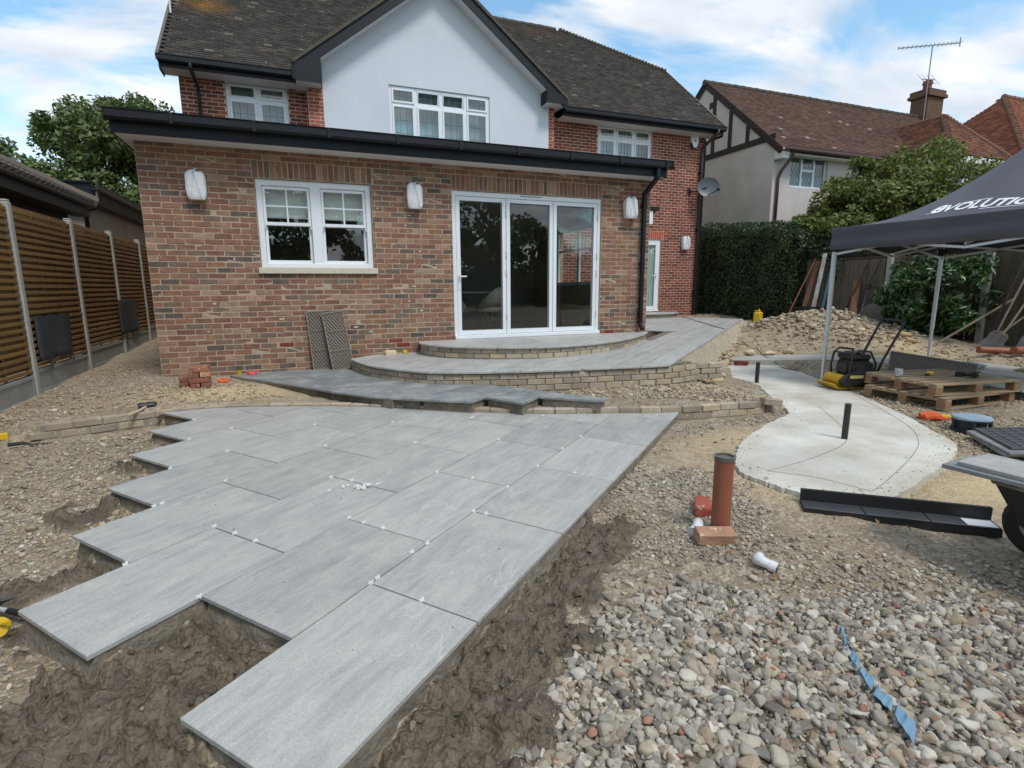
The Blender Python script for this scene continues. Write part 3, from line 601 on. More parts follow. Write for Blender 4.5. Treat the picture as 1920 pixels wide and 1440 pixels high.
# step below the folding doors
step = empty('door_step', label='curved slabbed step below the folding doors', kind='structure')
xs = [3.0, 4.35, 5.25, 6.15, 7.0, 8.0]
for a, b in zip(xs[:-1], xs[1:]):
    q = clip(clip(STEP + [(7.76, -.01), (3.52, -.01)], 1, 0, b - .002), -1, 0, -a - .002)
    q2 = [q[0]]
    for p in q[1:]:
        if math.dist(p, q2[-1]) > .01: q2.append(p)
    if math.dist(q2[0], q2[-1]) < .01: q2.pop()
    poly_slab('paving_slab', q2, lambda x, y: -.004, .024, M_SLAB2, step)
st_in = inset(STEP, .035 + .051)
MB().prism(inset(STEP, .14) + [(7.5, -.02), (3.6, -.02)], -.19, -.03).build('core', M_BED, step)
mb = MB(); ins_ = inset(STEP, .048)
for (x0, y0), (x1, y1) in zip(ins_[:-1], ins_[1:]): mb.add([(x0, y0, -.2), (x1, y1, -.2), (x1, y1, -.028), (x0, y0, -.028)], [(0, 1, 2, 3)])
mb.build('mortar', M_MORT, step)
for c_ in range(2):
    for (p, a) in along(st_in, .225, .13 + c_ * .1125): put_brick(step, p[0], p[1], -.0655 - .072 * c_, a, BUFF_C, BUFF_ME, .98)
# lower path of dark damp slabs
M_SLAB3 = porcelain('grey_porcelain_damp', sl(112, 117, 120), sl(140, 143, 143))
lpath = empty('lower_path', label='lower path of darker slabs with a jagged front edge', kind='structure')
zl = lambda x, y: -.352
rows = [((3.80, 2.27), (3.92, 1.15), (4.10, 1.15), (4.14, 2.27)), ((3.47, 3.12), (3.38, 2.29), (4.16, 2.29), (4.20, 3.12)),
        ((3.02, 4.10), (3.20, 3.14), (4.20, 3.14), (4.22, 4.10)), ((2.88, 5.05), (3.01, 4.12), (4.22, 4.12), (4.30, 5.05)),
        ((2.90, 6.0), (2.88, 5.07), (4.30, 5.07), (4.5, 6.0)), ((2.96, 6.98), (2.90, 6.02), (4.5, 6.02), (4.7, 6.98)), ((3.02, 7.9), (2.96, 7.0), (4.7, 7.0), (4.9, 7.9)),
        ((3.06, 8.7), (3.02, 7.92), (4.9, 7.92), (5., 8.7)), ((3.10, 9.6), (3.06, 8.72), (5., 8.72), (5., 9.6))]
for i, q in enumerate(rows):
    poly = [g2w(*p) for p in q]; ucut = 3.55 + .45 * (i % 2) + .1 * (i > 4); d = np.dot(GU, g2w(ucut, 0))
    for s_ in (1, -1):
        r2 = clip(poly, s_ * GU[0], s_ * GU[1], s_ * d - .003)
        r2 = clip(r2, 0, 1, -.012) if r2 else r2
        if r2 and len(r2) >= 3:
            A = abs(sum(r2[j][0] * r2[(j + 1) % len(r2)][1] - r2[(j + 1) % len(r2)][0] * r2[j][1] for j in range(len(r2)))) / 2
            if A > .01: poly_slab('paving_slab', r2, zl, .022, M_SLAB3, lpath)
mb = MB()
for q in rows[:4]:
    c = np.mean(np.array(q), 0); mb.prism([g2w(*(np.array(p) + (c - np.array(p)) * np.array([.10, .08]))) for p in q], -.5, -.376)
pol = [g2w(2.93, 4.6), g2w(3.08, 9.6), g2w(5., 9.6), g2w(4.4, 4.6)]; mb.prism(clip(pol, 0, 1, -.02), -.5, -.3765)
mb.build('mortar_bed', M_BED, lpath)

# low curved brick wall between patio and upper soil
lw = empty('low_brick_wall', (0, 0, 0), label='low curved wall of two buff brick courses along the back of the patio', cat='wall')
for c_ in range(2):
    P = inset(WALLC, .055)
    for (p, a) in along(P, .228, .02 + c_ * .114 + (.0 if c_ else .0)):
        if c_ == 1 and p[0] > 6.35: continue
        jz = random.uniform(-.003, .003)
        put_brick(lw, p[0] + random.uniform(-.004, .004), p[1] + random.uniform(-.006, .006), -.5535 + .075 * c_ + jz, a + random.uniform(-.015, .015), BUFF_C, BUFF_ME, .985)
mb = MB(); A_ = inset(WALLC, .012); B_ = inset(WALLC, .09); V = []
for (x0, y0), (x1, y1) in zip(A_, B_): V += [(x0, y0, -.66), (x0, y0, -.452), (x1, y1, -.452), (x1, y1, -.66)]
mb.add(V, [(4 * i + a, 4 * i + 4 + a, 4 * i + 4 + (a + 1) % 4, 4 * i + (a + 1) % 4)[::-1] for i in range(len(A_) - 1) for a in range(4)])
mb.build('mortar', M_MORT, lw)
# ------------------------------------------------------------------ the house
HO = Vector((6.4, 4.0, -.35))
house = empty('detached_house', HO, label='red brick house with white gable and new flat-roofed rear extension', cat='house')
def hp(mb, name, m, smooth=False):
    o = mb.build(name, m, house, smooth=smooth); o.location = -HO; return o
M_BRK = mat('extension_brick', (1, 1, 1, 1), src='obj', rough=.92, scale=26, detail=9, var=.22, bump=.006, bscale=55, speck=sl(166, 140, 120), speck_scale=21, speck_th=.69)
M_BRKC = mat('extension_brick_far', (1, 1, 1, 1), src='Col', rough=.92, scale=16, detail=8, var=.20, bump=.006, bscale=55, speck=sl(186, 160, 138), speck_scale=17, speck_th=.66, world_co=True)
M_MORTE = mat('buff_mortar', sl(180, 162, 140), sl(164, 146, 125), rough=.95, scale=12, bump=.003, bscale=90)
M_WHITE = mat('white_upvc', sl(226, 229, 232), rough=.32, spec=.5, scale=3, var=.03)
M_DARK = mat('anthracite_plastic', sl(25, 28, 33), rough=.5, spec=.3, scale=2, var=.15, rvar=.08)
M_SOFF = mat('white_soffit', sl(214, 214, 212), rough=.5)
M_GLASS = glass_mat('window_glass', 1.75, (.95, .97, .965, 1))
M_GLASSU = glass_mat('window_glass_upper', 1.9, (.9, .93, .93, 1))
M_LEAD = mat('lead_came', sl(92, 98, 104), rough=.5)
M_STONE = mat('sill_stone', sl(205, 196, 180), sl(192, 182, 165), rough=.85, scale=20, bump=.001)
M_PAINT = mat('room_paint', sl(150, 148, 142), rough=.9)
M_FLOORI = mat('room_floor', sl(96, 80, 66), sl(80, 66, 54), rough=.5, scale=4)
EXT_C = [sl(*c) for c in [(131, 94, 78)] * 4 + [(136, 98, 79)] * 5 + [(124, 88, 74)] * 3 + [(145, 113, 92)] * 4 + [(137, 102, 80)] * 3 + [(100, 86, 77), (92, 80, 73), (110, 96, 85)] + [(156, 128, 108)] * 2 + [(118, 97, 83)] * 3]
def mesh_from(mb, name): 
    me = bpy.data.meshes.new(name); me.from_pydata(mb.v, [], mb.f); me.update(); return me
BRK_ME = [brick_mesh('brick', seed=20 + i, c=.005, jit=.0028) for i in range(6)]
SOL_ME = [brick_mesh('brick', .065, .1025, .215, seed=40 + i, c=.005, jit=.002) for i in range(4)]
for me in BRK_ME + SOL_ME: me.materials.append(M_BRK)
W1, W2, B1, B2, XR = 1.34, 2.8823, 4.0986, 6.7665, 7.7596
HEAD = 2.31
def bond(x0, x1, zlo, zhi, holes, zref=HEAD, L=.225, H=.075):
    """stretcher bond: (x,z,length) of every brick in a wall with rectangular holes"""
    out = []; i0 = math.floor((zlo - zref) / H); i1 = math.ceil((zhi - zref) / H)
    for i in range(i0, i1):
        za = zref + i * H; zb = za + H
        if za < zlo - .03 or zb > zhi + .03: continue
        iv = [(x0, x1)]
        for (a, b, c, d) in holes:
            if zb > c + .02 and za < d - .02:
                iv = [s for (p, q) in iv for s in ((p, min(q, a)), (max(p, b), q)) if s[1] - s[0] > .03]
        for p, q in iv:
            s = math.floor((p - x0) / L) * L + x0 - (L / 2 if i % 2 else 0)
            while s < q:
                a, b = max(s, p), min(s + L, q)
                if b - a > .035: out.append(((a + b) / 2, (za + zb) / 2, b - a - .010))
                s += L
    return out
def wall_boxes(mb, x0, x1, z0, z1, holes, ya, yb):
    xs = sorted(set([x0, x1] + [h[0] for h in holes] + [h[1] for h in holes])); zs = sorted(set([z0, z1] + [h[2] for h in holes] + [h[3] for h in holes]))
    for a, b in zip(xs[:-1], xs[1:]):
        for c, d in zip(zs[:-1], zs[1:]):
            mx, mz = (a + b) / 2, (c + d) / 2
            if any(h[0] < mx < h[1] and h[2] < mz < h[3] for h in holes): continue
            mb.box((a, ya, c), (b, yb, d))
holes = [(W1, W2, 1.035, HEAD), (B1, B2, -.02, HEAD)]
mb = MB(); wall_boxes(mb, 0.002, XR - .002, -.62, 2.70, holes, .0035, .30)
mb.box((0.002, .30, -.62), (.3, 4.78, 2.70)).box((XR - .3, .30, -.62), (XR - .002, 1.3, 2.70)).box((XR - .3, 3.4, -.62), (XR - .002, 4.78, 2.70)).box((XR - .3, 1.3, -.62), (XR - .002, 3.4, .85)).box((XR - .3, 1.3, 2.1), (XR - .002, 3.4, 2.70))
ext_wall = hp(mb, 'extension_wall', M_MORTE)
sold = [(W1 - .02, W2 + .02), (B1 - .0, B2 + .0)]
bh = holes + [(a, b, HEAD, HEAD + .225) for a, b in sold]
BR = [(x, z, l, 0) for x, z, l in bond(0, XR, -.54, 2.70, bh)]
for a, b in sold:
    n = int(round((b - a) / .075)); w = (b - a) / n
    for i in range(n): BR.append((a + w * (i + .5), HEAD + .1125, w - .01, 1))
BR.sort(key=lambda t: (t[0] - CAM.x) ** 2 + (t[1] - CAM.z) ** 2)
def brick_col(): return random.choice(EXT_C)
redspots = [(1.55, .02), (3.2, -.02), (7.05, .0), (7.2, 1.2), (3.1, 1.9), (1.9, -.1)]
V = []; F = []; Cc = []
vis = [t for t in BR if t[1] > -.34]; small = [t for t in BR if t[1] <= -.34]
for n_, (x, z, l, s_) in enumerate(vis + small):
    c = brick_col()
    if min(abs(x - a) + 2 * abs(z - b) for a, b in redspots[:3]) < .14: c = sl(118, 56, 45)
    yj = random.uniform(-.0022, .0022)
    if n_ < 300:
        o = link('brick', random.choice(SOL_ME if s_ else BRK_ME), None, ext_wall); o.location = (x + random.uniform(-.001, .001), .05125 + yj, z); o.scale[0] = l / (.065 if s_ else .215); o.color = c
        o.rotation_euler = (0, random.uniform(-.006, .006), random.uniform(-.004, .004) + (math.pi if random.random() < .5 and not s_ else 0))
    else:
        me = random.choice(SOL_ME if s_ else BRK_ME); sx = l / (.065 if s_ else .215); o0 = len(V)
        for v in me.vertices: V.append((x + v.co.x * sx, .05125 + yj + v.co.y, z + v.co.z)); Cc.append(c[:3])
        F += [tuple(o0 + i for i in p.vertices) for p in me.polygons]
def pyd(name, V, F, C, m, parent):
    me = bpy.data.meshes.new(name); me.from_pydata(V, [], F); me.update()
    a = me.color_attributes.new('Col', 'FLOAT_COLOR', 'POINT'); c4 = np.ones((len(V), 4), np.float32); c4[:, :3] = np.array(C); a.data.foreach_set('color', c4.ravel())
    return link(name, me, m, parent)
tag(pyd('brickwork', V, F, Cc, M_BRKC, ext_wall), kind='stuff')
# white lime blooms on a few bricks
M_BLOOM = mat('lime_bloom', sl(214, 205, 190), sl(190, 170, 150), rough=.95, scale=60)
mb = MB()
for i in range(34):
    x, z = random.uniform(.3, 7.4), random.uniform(-.1, 2.4)
    if any(a - .1 < x < b + .1 and c - .1 < z < d for a, b, c, d in holes): continue
    z = HEAD - (math.floor((HEAD - z) / .075) + .5) * .075; n = 9; w, h = random.uniform(.015, .06), random.uniform(.008, .022)
    mb.add([(x + w * math.cos(t * 2 * math.pi / n) * random.uniform(.4, 1), -.0042, z + h * math.sin(t * 2 * math.pi / n) * random.uniform(.4, 1)) for t in range(n)], [tuple(range(n))])
tag(mb.build('lime_bloom', M_BLOOM, ext_wall), kind='stuff')
# room inside
mb = MB(); mb.box((.3, .3, -.06), (XR - .3, 4.6, -.02)); hp(mb, 'room_floor', M_FLOORI)
mb = MB(); mb.box((.3, 4.45, -.02), (XR - .3, 4.6, 2.5)).box((.3, .301, 2.45), (XR - .3, 4.45, 2.5)).box((.301, .301, -.02), (.32, 4.45, 2.45)); hp(mb, 'room_lining', M_PAINT)
mb = MB(); wx = XR - .18
for a, b in ((1.3, 1.37), (2.31, 2.39), (3.33, 3.4)): mb.box((wx, a, .85), (wx + .06, b, 2.1), .006)
mb.box((wx, 1.37, .85), (wx + .06, 3.33, .93), .006).box((wx, 1.37, 2.03), (wx + .06, 3.33, 2.1), .006).box((wx, 1.37, 1.6), (wx + .05, 3.33, 1.64), .004)
sw = hp(mb, 'side_window', M_WHITE); MB().box((wx + .02, 1.36, .9), (wx + .024, 3.34, 2.05)).build('pane', M_GLASS, sw)

# sash window pair
mb = MB(); yf = .045
fx0, fx1, fz0, fz1 = W1 + .004, W2 - .004, 1.115, HEAD - .004; mid = (fx0 + fx1) / 2
mb.box((fx0, yf, fz0), (fx0 + .075, yf + .12, fz1), .006).box((fx1 - .075, yf, fz0), (fx1, yf + .12, fz1), .006).box((mid - .07, yf, fz0), (mid + .07, yf + .12, fz1), .006)
mb.box((fx0 + .07, yf + .001, fz1 - .085), (fx1 - .07, yf + .12, fz1 - .001), .006).box((fx0 + .07, yf - .012, fz0), (fx1 - .07, yf + .12, fz0 + .06), .006)
sash = hp(mb, 'sash_window', M_WHITE)
MB().box((W1 - .035, -.045, 1.03), (W2 + .045, .16, 1.114), .006).build('sill', M_STONE, sash)
for (a, b) in ((fx0 + .078, mid - .073), (mid + .073, fx1 - .078)):
    zm = 1.115 + (HEAD - 1.115) * .485
    mb = MB(); t = .038
    mb.box((a, yf + .02, zm), (a + t, yf + .06, fz1 - .09), .004).box((b - t, yf + .02, zm), (b, yf + .06, fz1 - .09), .004).box((a + t, yf + .021, fz1 - .09 - t), (b - t, yf + .06, fz1 - .09), .004).box((a + t, yf + .018, zm), (b - t, yf + .06, zm + .045), .004)
    m2 = (a + b) / 2; mb.box((m2 - .011, yf + .022, zm + .04), (m2 + .011, yf + .05, fz1 - .12), .003); zmid = (zm + .04 + fz1 - .13) / 2
    mb.box((a + t - .002, yf + .0225, zmid - .011), (b - t + .002, yf + .05, zmid + .011), .003); mb.box((a + .08, yf - .006, fz1 - .075), (b - .08, yf + .002, fz1 - .06), .002); mb.build('upper_sash', M_WHITE, sash)
    mb = MB(); mb.box((a, yf + .065, fz0 + .06), (a + t, yf + .1, zm + .04), .004).box((b - t, yf + .065, fz0 + .06), (b, yf + .1, zm + .04), .004).box((a + t, yf + .066, fz0 + .06), (b - t, yf + .1, fz0 + .105), .004).box((a + t, yf + .0655, zm + .0), (b - t, yf + .1, zm + .039), .004)
    for e in (a + .008, b - .008): mb.box((e - .008, yf + .012, zm - .05), (e + .008, yf + .03, zm), .003)
    mb.build('lower_sash', M_WHITE, sash)
    MB().box((a + .02, yf + .04, zm + .02), (b - .02, yf + .044, fz1 - .10)).build('pane', M_GLASS, sash)
    MB().box((a + .02, yf + .08, fz0 + .08), (b - .02, yf + .084, zm + .02)).build('pane', M_GLASS, sash)
    # roman blind behind the top third
    mb = MB(); mb.box((a - .02, .215, fz1 - .40), (b + .02, .222, fz1 - .05)); mb.box((a - .02, .205, fz1 - .46), (b + .02, .228, fz1 - .40), .008); mb.box((a - .02, .200, fz1 - .5), (b + .02, .232, fz1 - .45), .01); mb.build('blind', mat('blind_cloth', sl(232, 234, 228), rough=.9), sash)

# folding door
mb = MB(); x0, x1, z1 = B1 + .004, B2 - .004, HEAD - .004
mb.box((x0, .03, .0), (x0 + .06, .13, z1), .005).box((x1 - .06, .03, .0), (x1, .13, z1), .005).box((x0 + .055, .031, z1 - .075), (x1 - .055, .13, z1 - .001), .005).box((x0 - .0, -.03, -.002), (x1 + .0, .13, .055), .006)
bif = hp(mb, 'folding_door', M_WHITE)
mb = MB().box(((x0 + x1) / 2 - .18, .022, z1 - .04), ((x0 + x1) / 2 + .2, .03, z1 - .025), .002); mb.build('trickle_vent', mat('vent_grey', sl(150, 152, 155), rough=.4), bif)
lw_ = (x1 - x0 - .12) / 3
for i in range(3):
    a = x0 + .06 + lw_ * i + .004; b = a + lw_ - .008; t = .07; za, zb = .058, z1 - .08
    mb = MB(); mb.box((a, .035, za), (a + t, .095, zb), .005).box((b - t, .035, za), (b, .095, zb), .005).box((a + t - .003, .036, zb - t), (b - t + .003, .095, zb - .001), .005).box((a + t - .003, .036, za + .001), (b - t + .003, .095, za + t + .015), .005)
    mb.build('door_leaf', M_WHITE, bif)
    MB().box((a + t - .01, .06, za + t), (b - t + .01, .066, zb - t + .005)).build('pane', M_GLASS, bif)
    mb = MB(); g = .006
    for (p, q) in (((a + t - g, .034, za + t + .01), (a + t + .004, .037, zb - t + .004)), ((b - t - .004, .034, za + t + .01), (b - t + g, .037, zb - t + .004)), ((a + t, .034, zb - t - .004), (b - t, .037, zb - t + .006)), ((a + t, .034, za + t + .008), (b - t, .037, za + t + .018))): mb.box(p, q)
    mb.build('gasket', mat('rubber_gasket', sl(30, 32, 34), rough=.6), bif)
M_HNG = mat('hinge_grey', sl(190, 193, 196), rough=.35)
for xg in (x0 + .06 + lw_, x1 - .06):
    for z in (.35, 1.05, 1.35, 2.0): MB().box((xg - .014, .02, z - .05), (xg + .014, .036, z + .05), .004).build('hinge', M_HNG, bif)
MB().box((x0 + .085, .02, .78), (x0 + .115, .036, 1.03), .004).box((x0 + .09, -.025, .985), (x0 + .11, .021, 1.005), .003).box((x0 + .09, -.03, .985), (x0 + .21, -.012, 1.007), .006).build('handle', M_WHITE, bif)

# flat roof edge, gutter, downpipe
mb = MB(); mb.box((-.14, -.37, 2.655), (7.815, -.35, 2.845), .004).box((-.14, -.349, 2.655), (-.12, 4.8, 2.845), .004).box((7.795, -.349, 2.655), (7.815, 4.8, 2.845), .004)
fas = hp(mb, 'fascia', M_DARK)
for x in (2.63, 5.3): MB().box((x, -.3725, 2.657), (x + .045, -.3701, 2.84)).build('joint_cover', M_DARK, fas)
hp(MB().box((-.12, -.349, 2.664), (7.795, .006, 2.674)).box((-.12, .0, 2.664), (-.0, 4.8, 2.674)).box((7.76, .0, 2.664), (7.795, 4.8, 2.674)), 'soffit', M_SOFF)
hp(MB().box((-.15, -.385, 2.846), (7.825, 4.8, 2.885), .006), 'flat_roof', mat('roof_membrane', sl(58, 62, 66), rough=.7, scale=2, var=.1))
prof = [(-.375, 2.885), (-.375, 2.80), (-.39, 2.785), (-.46, 2.785), (-.485, 2.81), (-.485, 2.892), (-.497, 2.897), (-.497, 2.905), (-.475, 2.905), (-.475, 2.82), (-.455, 2.797), (-.395, 2.797), (-.385, 2.81), (-.385, 2.885)]
gut = hp(MB().extr(prof, -.16, 7.845, 'x'), 'gutter', M_DARK)
MB().box((-.166, -.5, 2.78), (-.159, -.372, 2.908)).build('stop_end', M_DARK, gut); MB().box((7.845, -.5, 2.78), (7.853, -.372, 2.908)).tube([(7.85, -.43, 2.81), (7.92, -.43, 2.81)], .03, 8).build('stop_end', M_DARK, gut)
for x in np.arange(.5, 7.8, .9): MB().box((x, -.502, 2.778), (x + .04, -.4985, 2.9)).box((x, -.4985, 2.778), (x + .04, -.38, 2.784)).build('bracket', M_DARK, gut)
dp = hp(MB().box((7.555, -.45, 2.62), (7.63, -.385, 2.79), .006).beam((7.59, -.417, 2.64), (7.585, -.07, 2.42), .066, .066, .006).box((7.552, -.103, .14), (7.618, -.037, 2.45), .006).beam((7.585, -.07, .15), (7.585, -.16, .05), .068, .068, .006), 'downpipe', M_DARK)
for z in (.3, 1.2, 2.2): MB().box((7.547, -.108, z), (7.623, -.005, z + .05), .004).build('bracket', M_DARK, dp)

# ---- main house
YM, YG = 4.8, 4.5; XL, XM = -.115, 13.0
M_MB = mat('red_brick', (1, 1, 1, 1), src='Col', rough=.9, scale=14, detail=7, var=.2, bump=.004, bscale=50, world_co=True)
M_MM = mat('pink_mortar', sl(210, 182, 164), sl(196, 168, 150), rough=.95, scale=10)
MAIN_C = [sl(*c) for c in [(126, 68, 51)] * 4 + [(113, 59, 45)] * 4 + [(134, 77, 57)] * 3 + [(98, 57, 47)] * 3 + [(116, 76, 62)]]
wl = [(.70, 1.89, 3.9, 5.03)]; wr = [(9.45, 11.17, 3.8, 5.04), (10.62, 11.60, .1, 2.14)]
mb = MB(); wall_boxes(mb, XL, 2.3, 2.6, 5.06, wl, YM + .003, YM + .3); wall_boxes(mb, 7.80, XM, -.5, 5.06, wr, YM + .003, YM + .3)
mb.box((XL, YM + .3, -.5), (XL + .3, 12.9, 5.06)).box((XM - .3, YM + .3, -.5), (XM, 12.9, 5.06)).box((XL + .3, 12.6, -.5), (XM - .3, 12.9, 5.06)).box((2.3, YM + .05, 2.6), (7.8, YM + .25, 5.06))
for x in (XL,): mb.add([(x, 4.85, 5.06), (x, 12.9, 5.06), (x, 8.9, 8.9), (x + .3, 4.85, 5.06), (x + .3, 12.9, 5.06), (x + .3, 8.9, 8.9)], [(0, 1, 2), (5, 4, 3), (0, 2, 5, 3), (1, 4, 5, 2)])
mb.add([(XM - .3, 4.85, 5.06), (XM - .3, 12.9, 5.06), (XM - .3, 10.6, 7.25), (XM - .3, 7.2, 7.25), (XM, 4.85, 5.06), (XM, 12.9, 5.06), (XM, 10.6, 7.25), (XM, 7.2, 7.25)], [(0, 1, 2, 3), (7, 6, 5, 4), (2, 6, 7, 3)])
main_wall = hp(mb, 'main_wall', M_MM)
V = []; F = []; Cc = []
def add_brick(x, y, z, l, h=.065, c=None, d=.05):
    o0 = len(V); c = c or random.choice(MAIN_C); yj = y + random.uniform(-.002, .002); e = .003
    for (px, pz, py) in ((-l / 2, -h / 2, d), (l / 2, -h / 2, d), (l / 2, h / 2, d), (-l / 2, h / 2, d), (-l / 2, -h / 2, e), (l / 2, -h / 2, e), (l / 2, h / 2, e), (-l / 2, h / 2, e), (-l / 2 + e, -h / 2 + e, 0), (l / 2 - e, -h / 2 + e, 0), (l / 2 - e, h / 2 - e, 0), (-l / 2 + e, h / 2 - e, 0)):
        V.append((x + px, yj + py, z + pz)); Cc.append(c[:3])
    F.append((o0 + 8, o0 + 9, o0 + 10, o0 + 11))
    for a in (0, 4): F.extend([(o0 + a + i, o0 + a + (i + 1) % 4, o0 + a + 4 + (i + 1) % 4, o0 + a + 4 + i) for i in range(4)])
arch = (10.55, 11.67, 2.14, 2.365)
for x, z, l in bond(XL, 2.3, 2.8, 5.0, wl, zref=0.): add_brick(x, YM, z, l)
for x, z, l in bond(7.85, XM, -.15, 5.0, wr + [arch], zref=.115): add_brick(x, YM, z, l)
for i in range(15): add_brick(10.55 + .0747 * (i + .5), YM, 2.2525, .064, .215, sl(168, 74, 50))
tag(pyd('brickwork', V, F, Cc, M_MB, main_wall), kind='stuff')
V = []; F = []; Cc = []
PIER_C = [sl(148, 80, 62), sl(138, 72, 55), sl(154, 90, 70)]
for x, z, l in bond(2.28, 2.585, 2.85, 5.0, [], zref=0.): add_brick(x, YG, z, l, c=random.choice(PIER_C))
for x, z, l in bond(7.87, 8.02, 2.85, 5.15, [], zref=0.): add_brick(x, YG, z, l, c=random.choice(PIER_C))
pier_w = hp(MB().box((2.28, YG + .003, 2.6), (2.585, YM, 5.1)), 'gable_pier', M_MM); hp(MB().box((7.87, YG + .003, 2.6), (8.02, YM, 5.2)), 'gable_pier', M_MM)
tag(pyd('brickwork', V, F, Cc, M_MB, pier_w), kind='stuff')
# white rendered gable
GXC, GAP, GS = 5.11, 7.71, .76
M_REND = mat('white_render', sl(214, 218, 226), rough=.95, scale=2.2, var=.05, bump=.014, bscale=85)
gwh = (3.975, 6.33, 3.9, 5.24); mb = MB(); ya = YG + .002
top = lambda x: GAP - .30 - GS * abs(x - GXC)
for a, b, lo in ((2.587, gwh[0], None), (gwh[1], 7.868, None)):
    mb.add([(a, ya, 2.6), (b, ya, 2.6), (b, ya, top(b)), (a, ya, top(a)), (a, ya + .28, 2.6), (b, ya + .28, 2.6), (b, ya + .28, top(b)), (a, ya + .28, top(a))], [(0, 1, 2, 3), (1, 5, 6, 2), (5, 4, 7, 6), (4, 0, 3, 7), (3, 2, 6, 7)])
for zlo, zhi in ((2.6, gwh[2]),): mb.box((gwh[0], ya, zlo), (gwh[1], ya + .28, zhi))
mb.add([(gwh[0], ya, gwh[3]), (gwh[1], ya, gwh[3]), (gwh[1], ya, top(gwh[1])), (GXC, ya, top(GXC)), (gwh[0], ya, top(gwh[0])), (gwh[0], ya + .28, gwh[3]), (gwh[1], ya + .28, gwh[3])], [(0, 1, 2, 3, 4), (0, 5, 6, 1)])
gab = hp(mb, 'gable_wall', M_REND)
def casement(name, x0, x1, z0, z1, y, cols, ztr, openl=(), lead=(3, 3, 4), curtain=sl(150, 160, 166)):
    t = .055; w = (x1 - x0) / cols; mb = MB()
    mb.box((x0, y, z0), (x0 + t, y + .07, z1), .004).box((x1 - t, y, z0), (x1, y + .07, z1), .004).box((x0 + t, y + .001, z1 - t), (x1 - t, y + .07, z1 - .001), .004).box((x0 + t, y + .001, z0), (x1 - t, y + .07, z0 + t), .004).box((x0 + t, y + .002, ztr - .03), (x1 - t, y + .07, ztr + .03), .004)
    for i in range(1, cols): mb.box((x0 + w * i - .035, y + .0015, z0 + t), (x0 + w * i + .035, y + .07, z1 - t), .004)
    fr = hp(mb, name, M_WHITE)
    for i in range(cols):
        for r, (a, b) in enumerate(((z0 + t - .005, ztr - .025), (ztr + .025, z1 - t + .005))):
            p, q = x0 + w * i + (t if i == 0 else .03), x0 + w * (i + 1) - (t if i == cols - 1 else .03); s = .042
            yo = -.022; sm = MB()
            if (i, r) in openl: sm.M = Matrix.Translation((0, y + yo, b)) @ Matrix.Rotation(R_(13), 4, 'X') @ Matrix.Translation((0, -(y + yo), -b))
            sm.box((p, y + yo, a), (p + s, y + .02, b), .005).box((q - s, y + yo, a), (q, y + .02, b), .005).box((p + s - .002, y + yo + .001, b - s), (q - s + .002, y + .02, b - .001), .005).box((p + s - .002, y + yo + .001, a + .001), (q - s + .002, y + .02, a + s), .005)
            sm.build('casement', M_WHITE, fr)
            g = MB(); g.M = sm.M; g.box((p + s - .008, y - .004, a + s - .008), (q - s + .008, y, b - s + .008)); g.build('pane', M_GLASSU, fr)
            lb = MB(); lb.M = sm.M; nx_, nz_ = lead[0], (lead[1] if r == 0 else 1) + (0 if r == 0 else 1)
            for k in range(1, nx_): xx = p + s + (q - p - 2 * s) * k / nx_; lb.box((xx - .004, y - .0065, a + s), (xx + .004, y + .0025, b - s))
            for k in range(1, nz_): zz = a + s + (b - a - 2 * s) * k / nz_; lb.box((p + s, y - .006, zz - .004), (q - s, y + .002, zz + .004))
            lb.build('lead_came', M_LEAD, fr)
    n = 60; cv = MB(); V = []
    for i in range(n + 1):
        xx = x0 + .02 + (x1 - x0 - .04) * i / n; yy = y + .20 + .012 * math.sin(i * 1.9) + .008 * math.sin(i * .7); V += [(xx, yy, z0), (xx, yy, z1)]
    cv.add(V, [(2 * i, 2 * i + 2, 2 * i + 3, 2 * i + 1) for i in range(n)]); cv.build('net_curtain', mat('net_curtain_%s' % name, curtain, rough=.9), fr, smooth=True)
    return fr
casement('casement_window', .705, 1.885, 3.9, 5.02, YM + .05, 2, 4.70, openl=((0, 1),), curtain=sl(176, 192, 190))
casement('casement_window', 3.98, 6.325, 3.9, 5.235, YG + .04, 4, 4.865, openl=((1, 1), (2, 1)), lead=(3, 3, 4), curtain=sl(160, 172, 186))
casement('casement_window', 9.455, 11.165, 3.8, 5.035, YM + .05, 3, 4.70, lead=(4, 3, 4), curtain=sl(150, 158, 166))
# side door of the main house with its curtain
mb = MB(); y = YM + .03; mb.box((10.63, y, .115), (10.69, y + .08, 2.135), .004).box((11.53, y, .115), (11.59, y + .08, 2.135), .004).box((10.69, y + .001, 2.07), (11.53, y + .08, 2.134), .004).box((10.62, y - .03, .1), (11.6, y + .08, .15), .004)
gd = hp(mb, 'glazed_door', M_WHITE)
mb = MB(); mb.box((10.695, y - .012, .155), (10.78, y + .05, 2.065), .005).box((11.44, y - .012, .155), (11.525, y + .05, 2.065), .005).box((10.78, y - .011, 1.98), (11.44, y + .05, 2.064), .005).box((10.78, y - .011, .156), (11.44, y + .05, .25), .005); mb.build('door_leaf', M_WHITE, gd)
MB().box((10.77, y + .01, .24), (11.45, y + .014, 1.99)).build('pane', M_GLASSU, gd)
MB().box((11.465, y - .03, 1.05), (11.49, y - .01, 1.2), .003).box((11.34, y - .05, 1.12), (11.49, y - .03, 1.14), .004).build('handle', M_WHITE, gd)
cv = MB(); Vv = []
for i in range(41): xx = 10.7 + .82 * i / 40; Vv += [(xx, y + .055 + .015 * math.sin(i * 1.4), .15), (xx, y + .055 + .015 * math.sin(i * 1.4), 2.1)]
cv.add(Vv, [(2 * i, 2 * i + 2, 2 * i + 3, 2 * i + 1) for i in range(40)]); cv.build('curtain', mat('green_curtain', sl(196, 212, 200), rough=.9), gd, smooth=True)
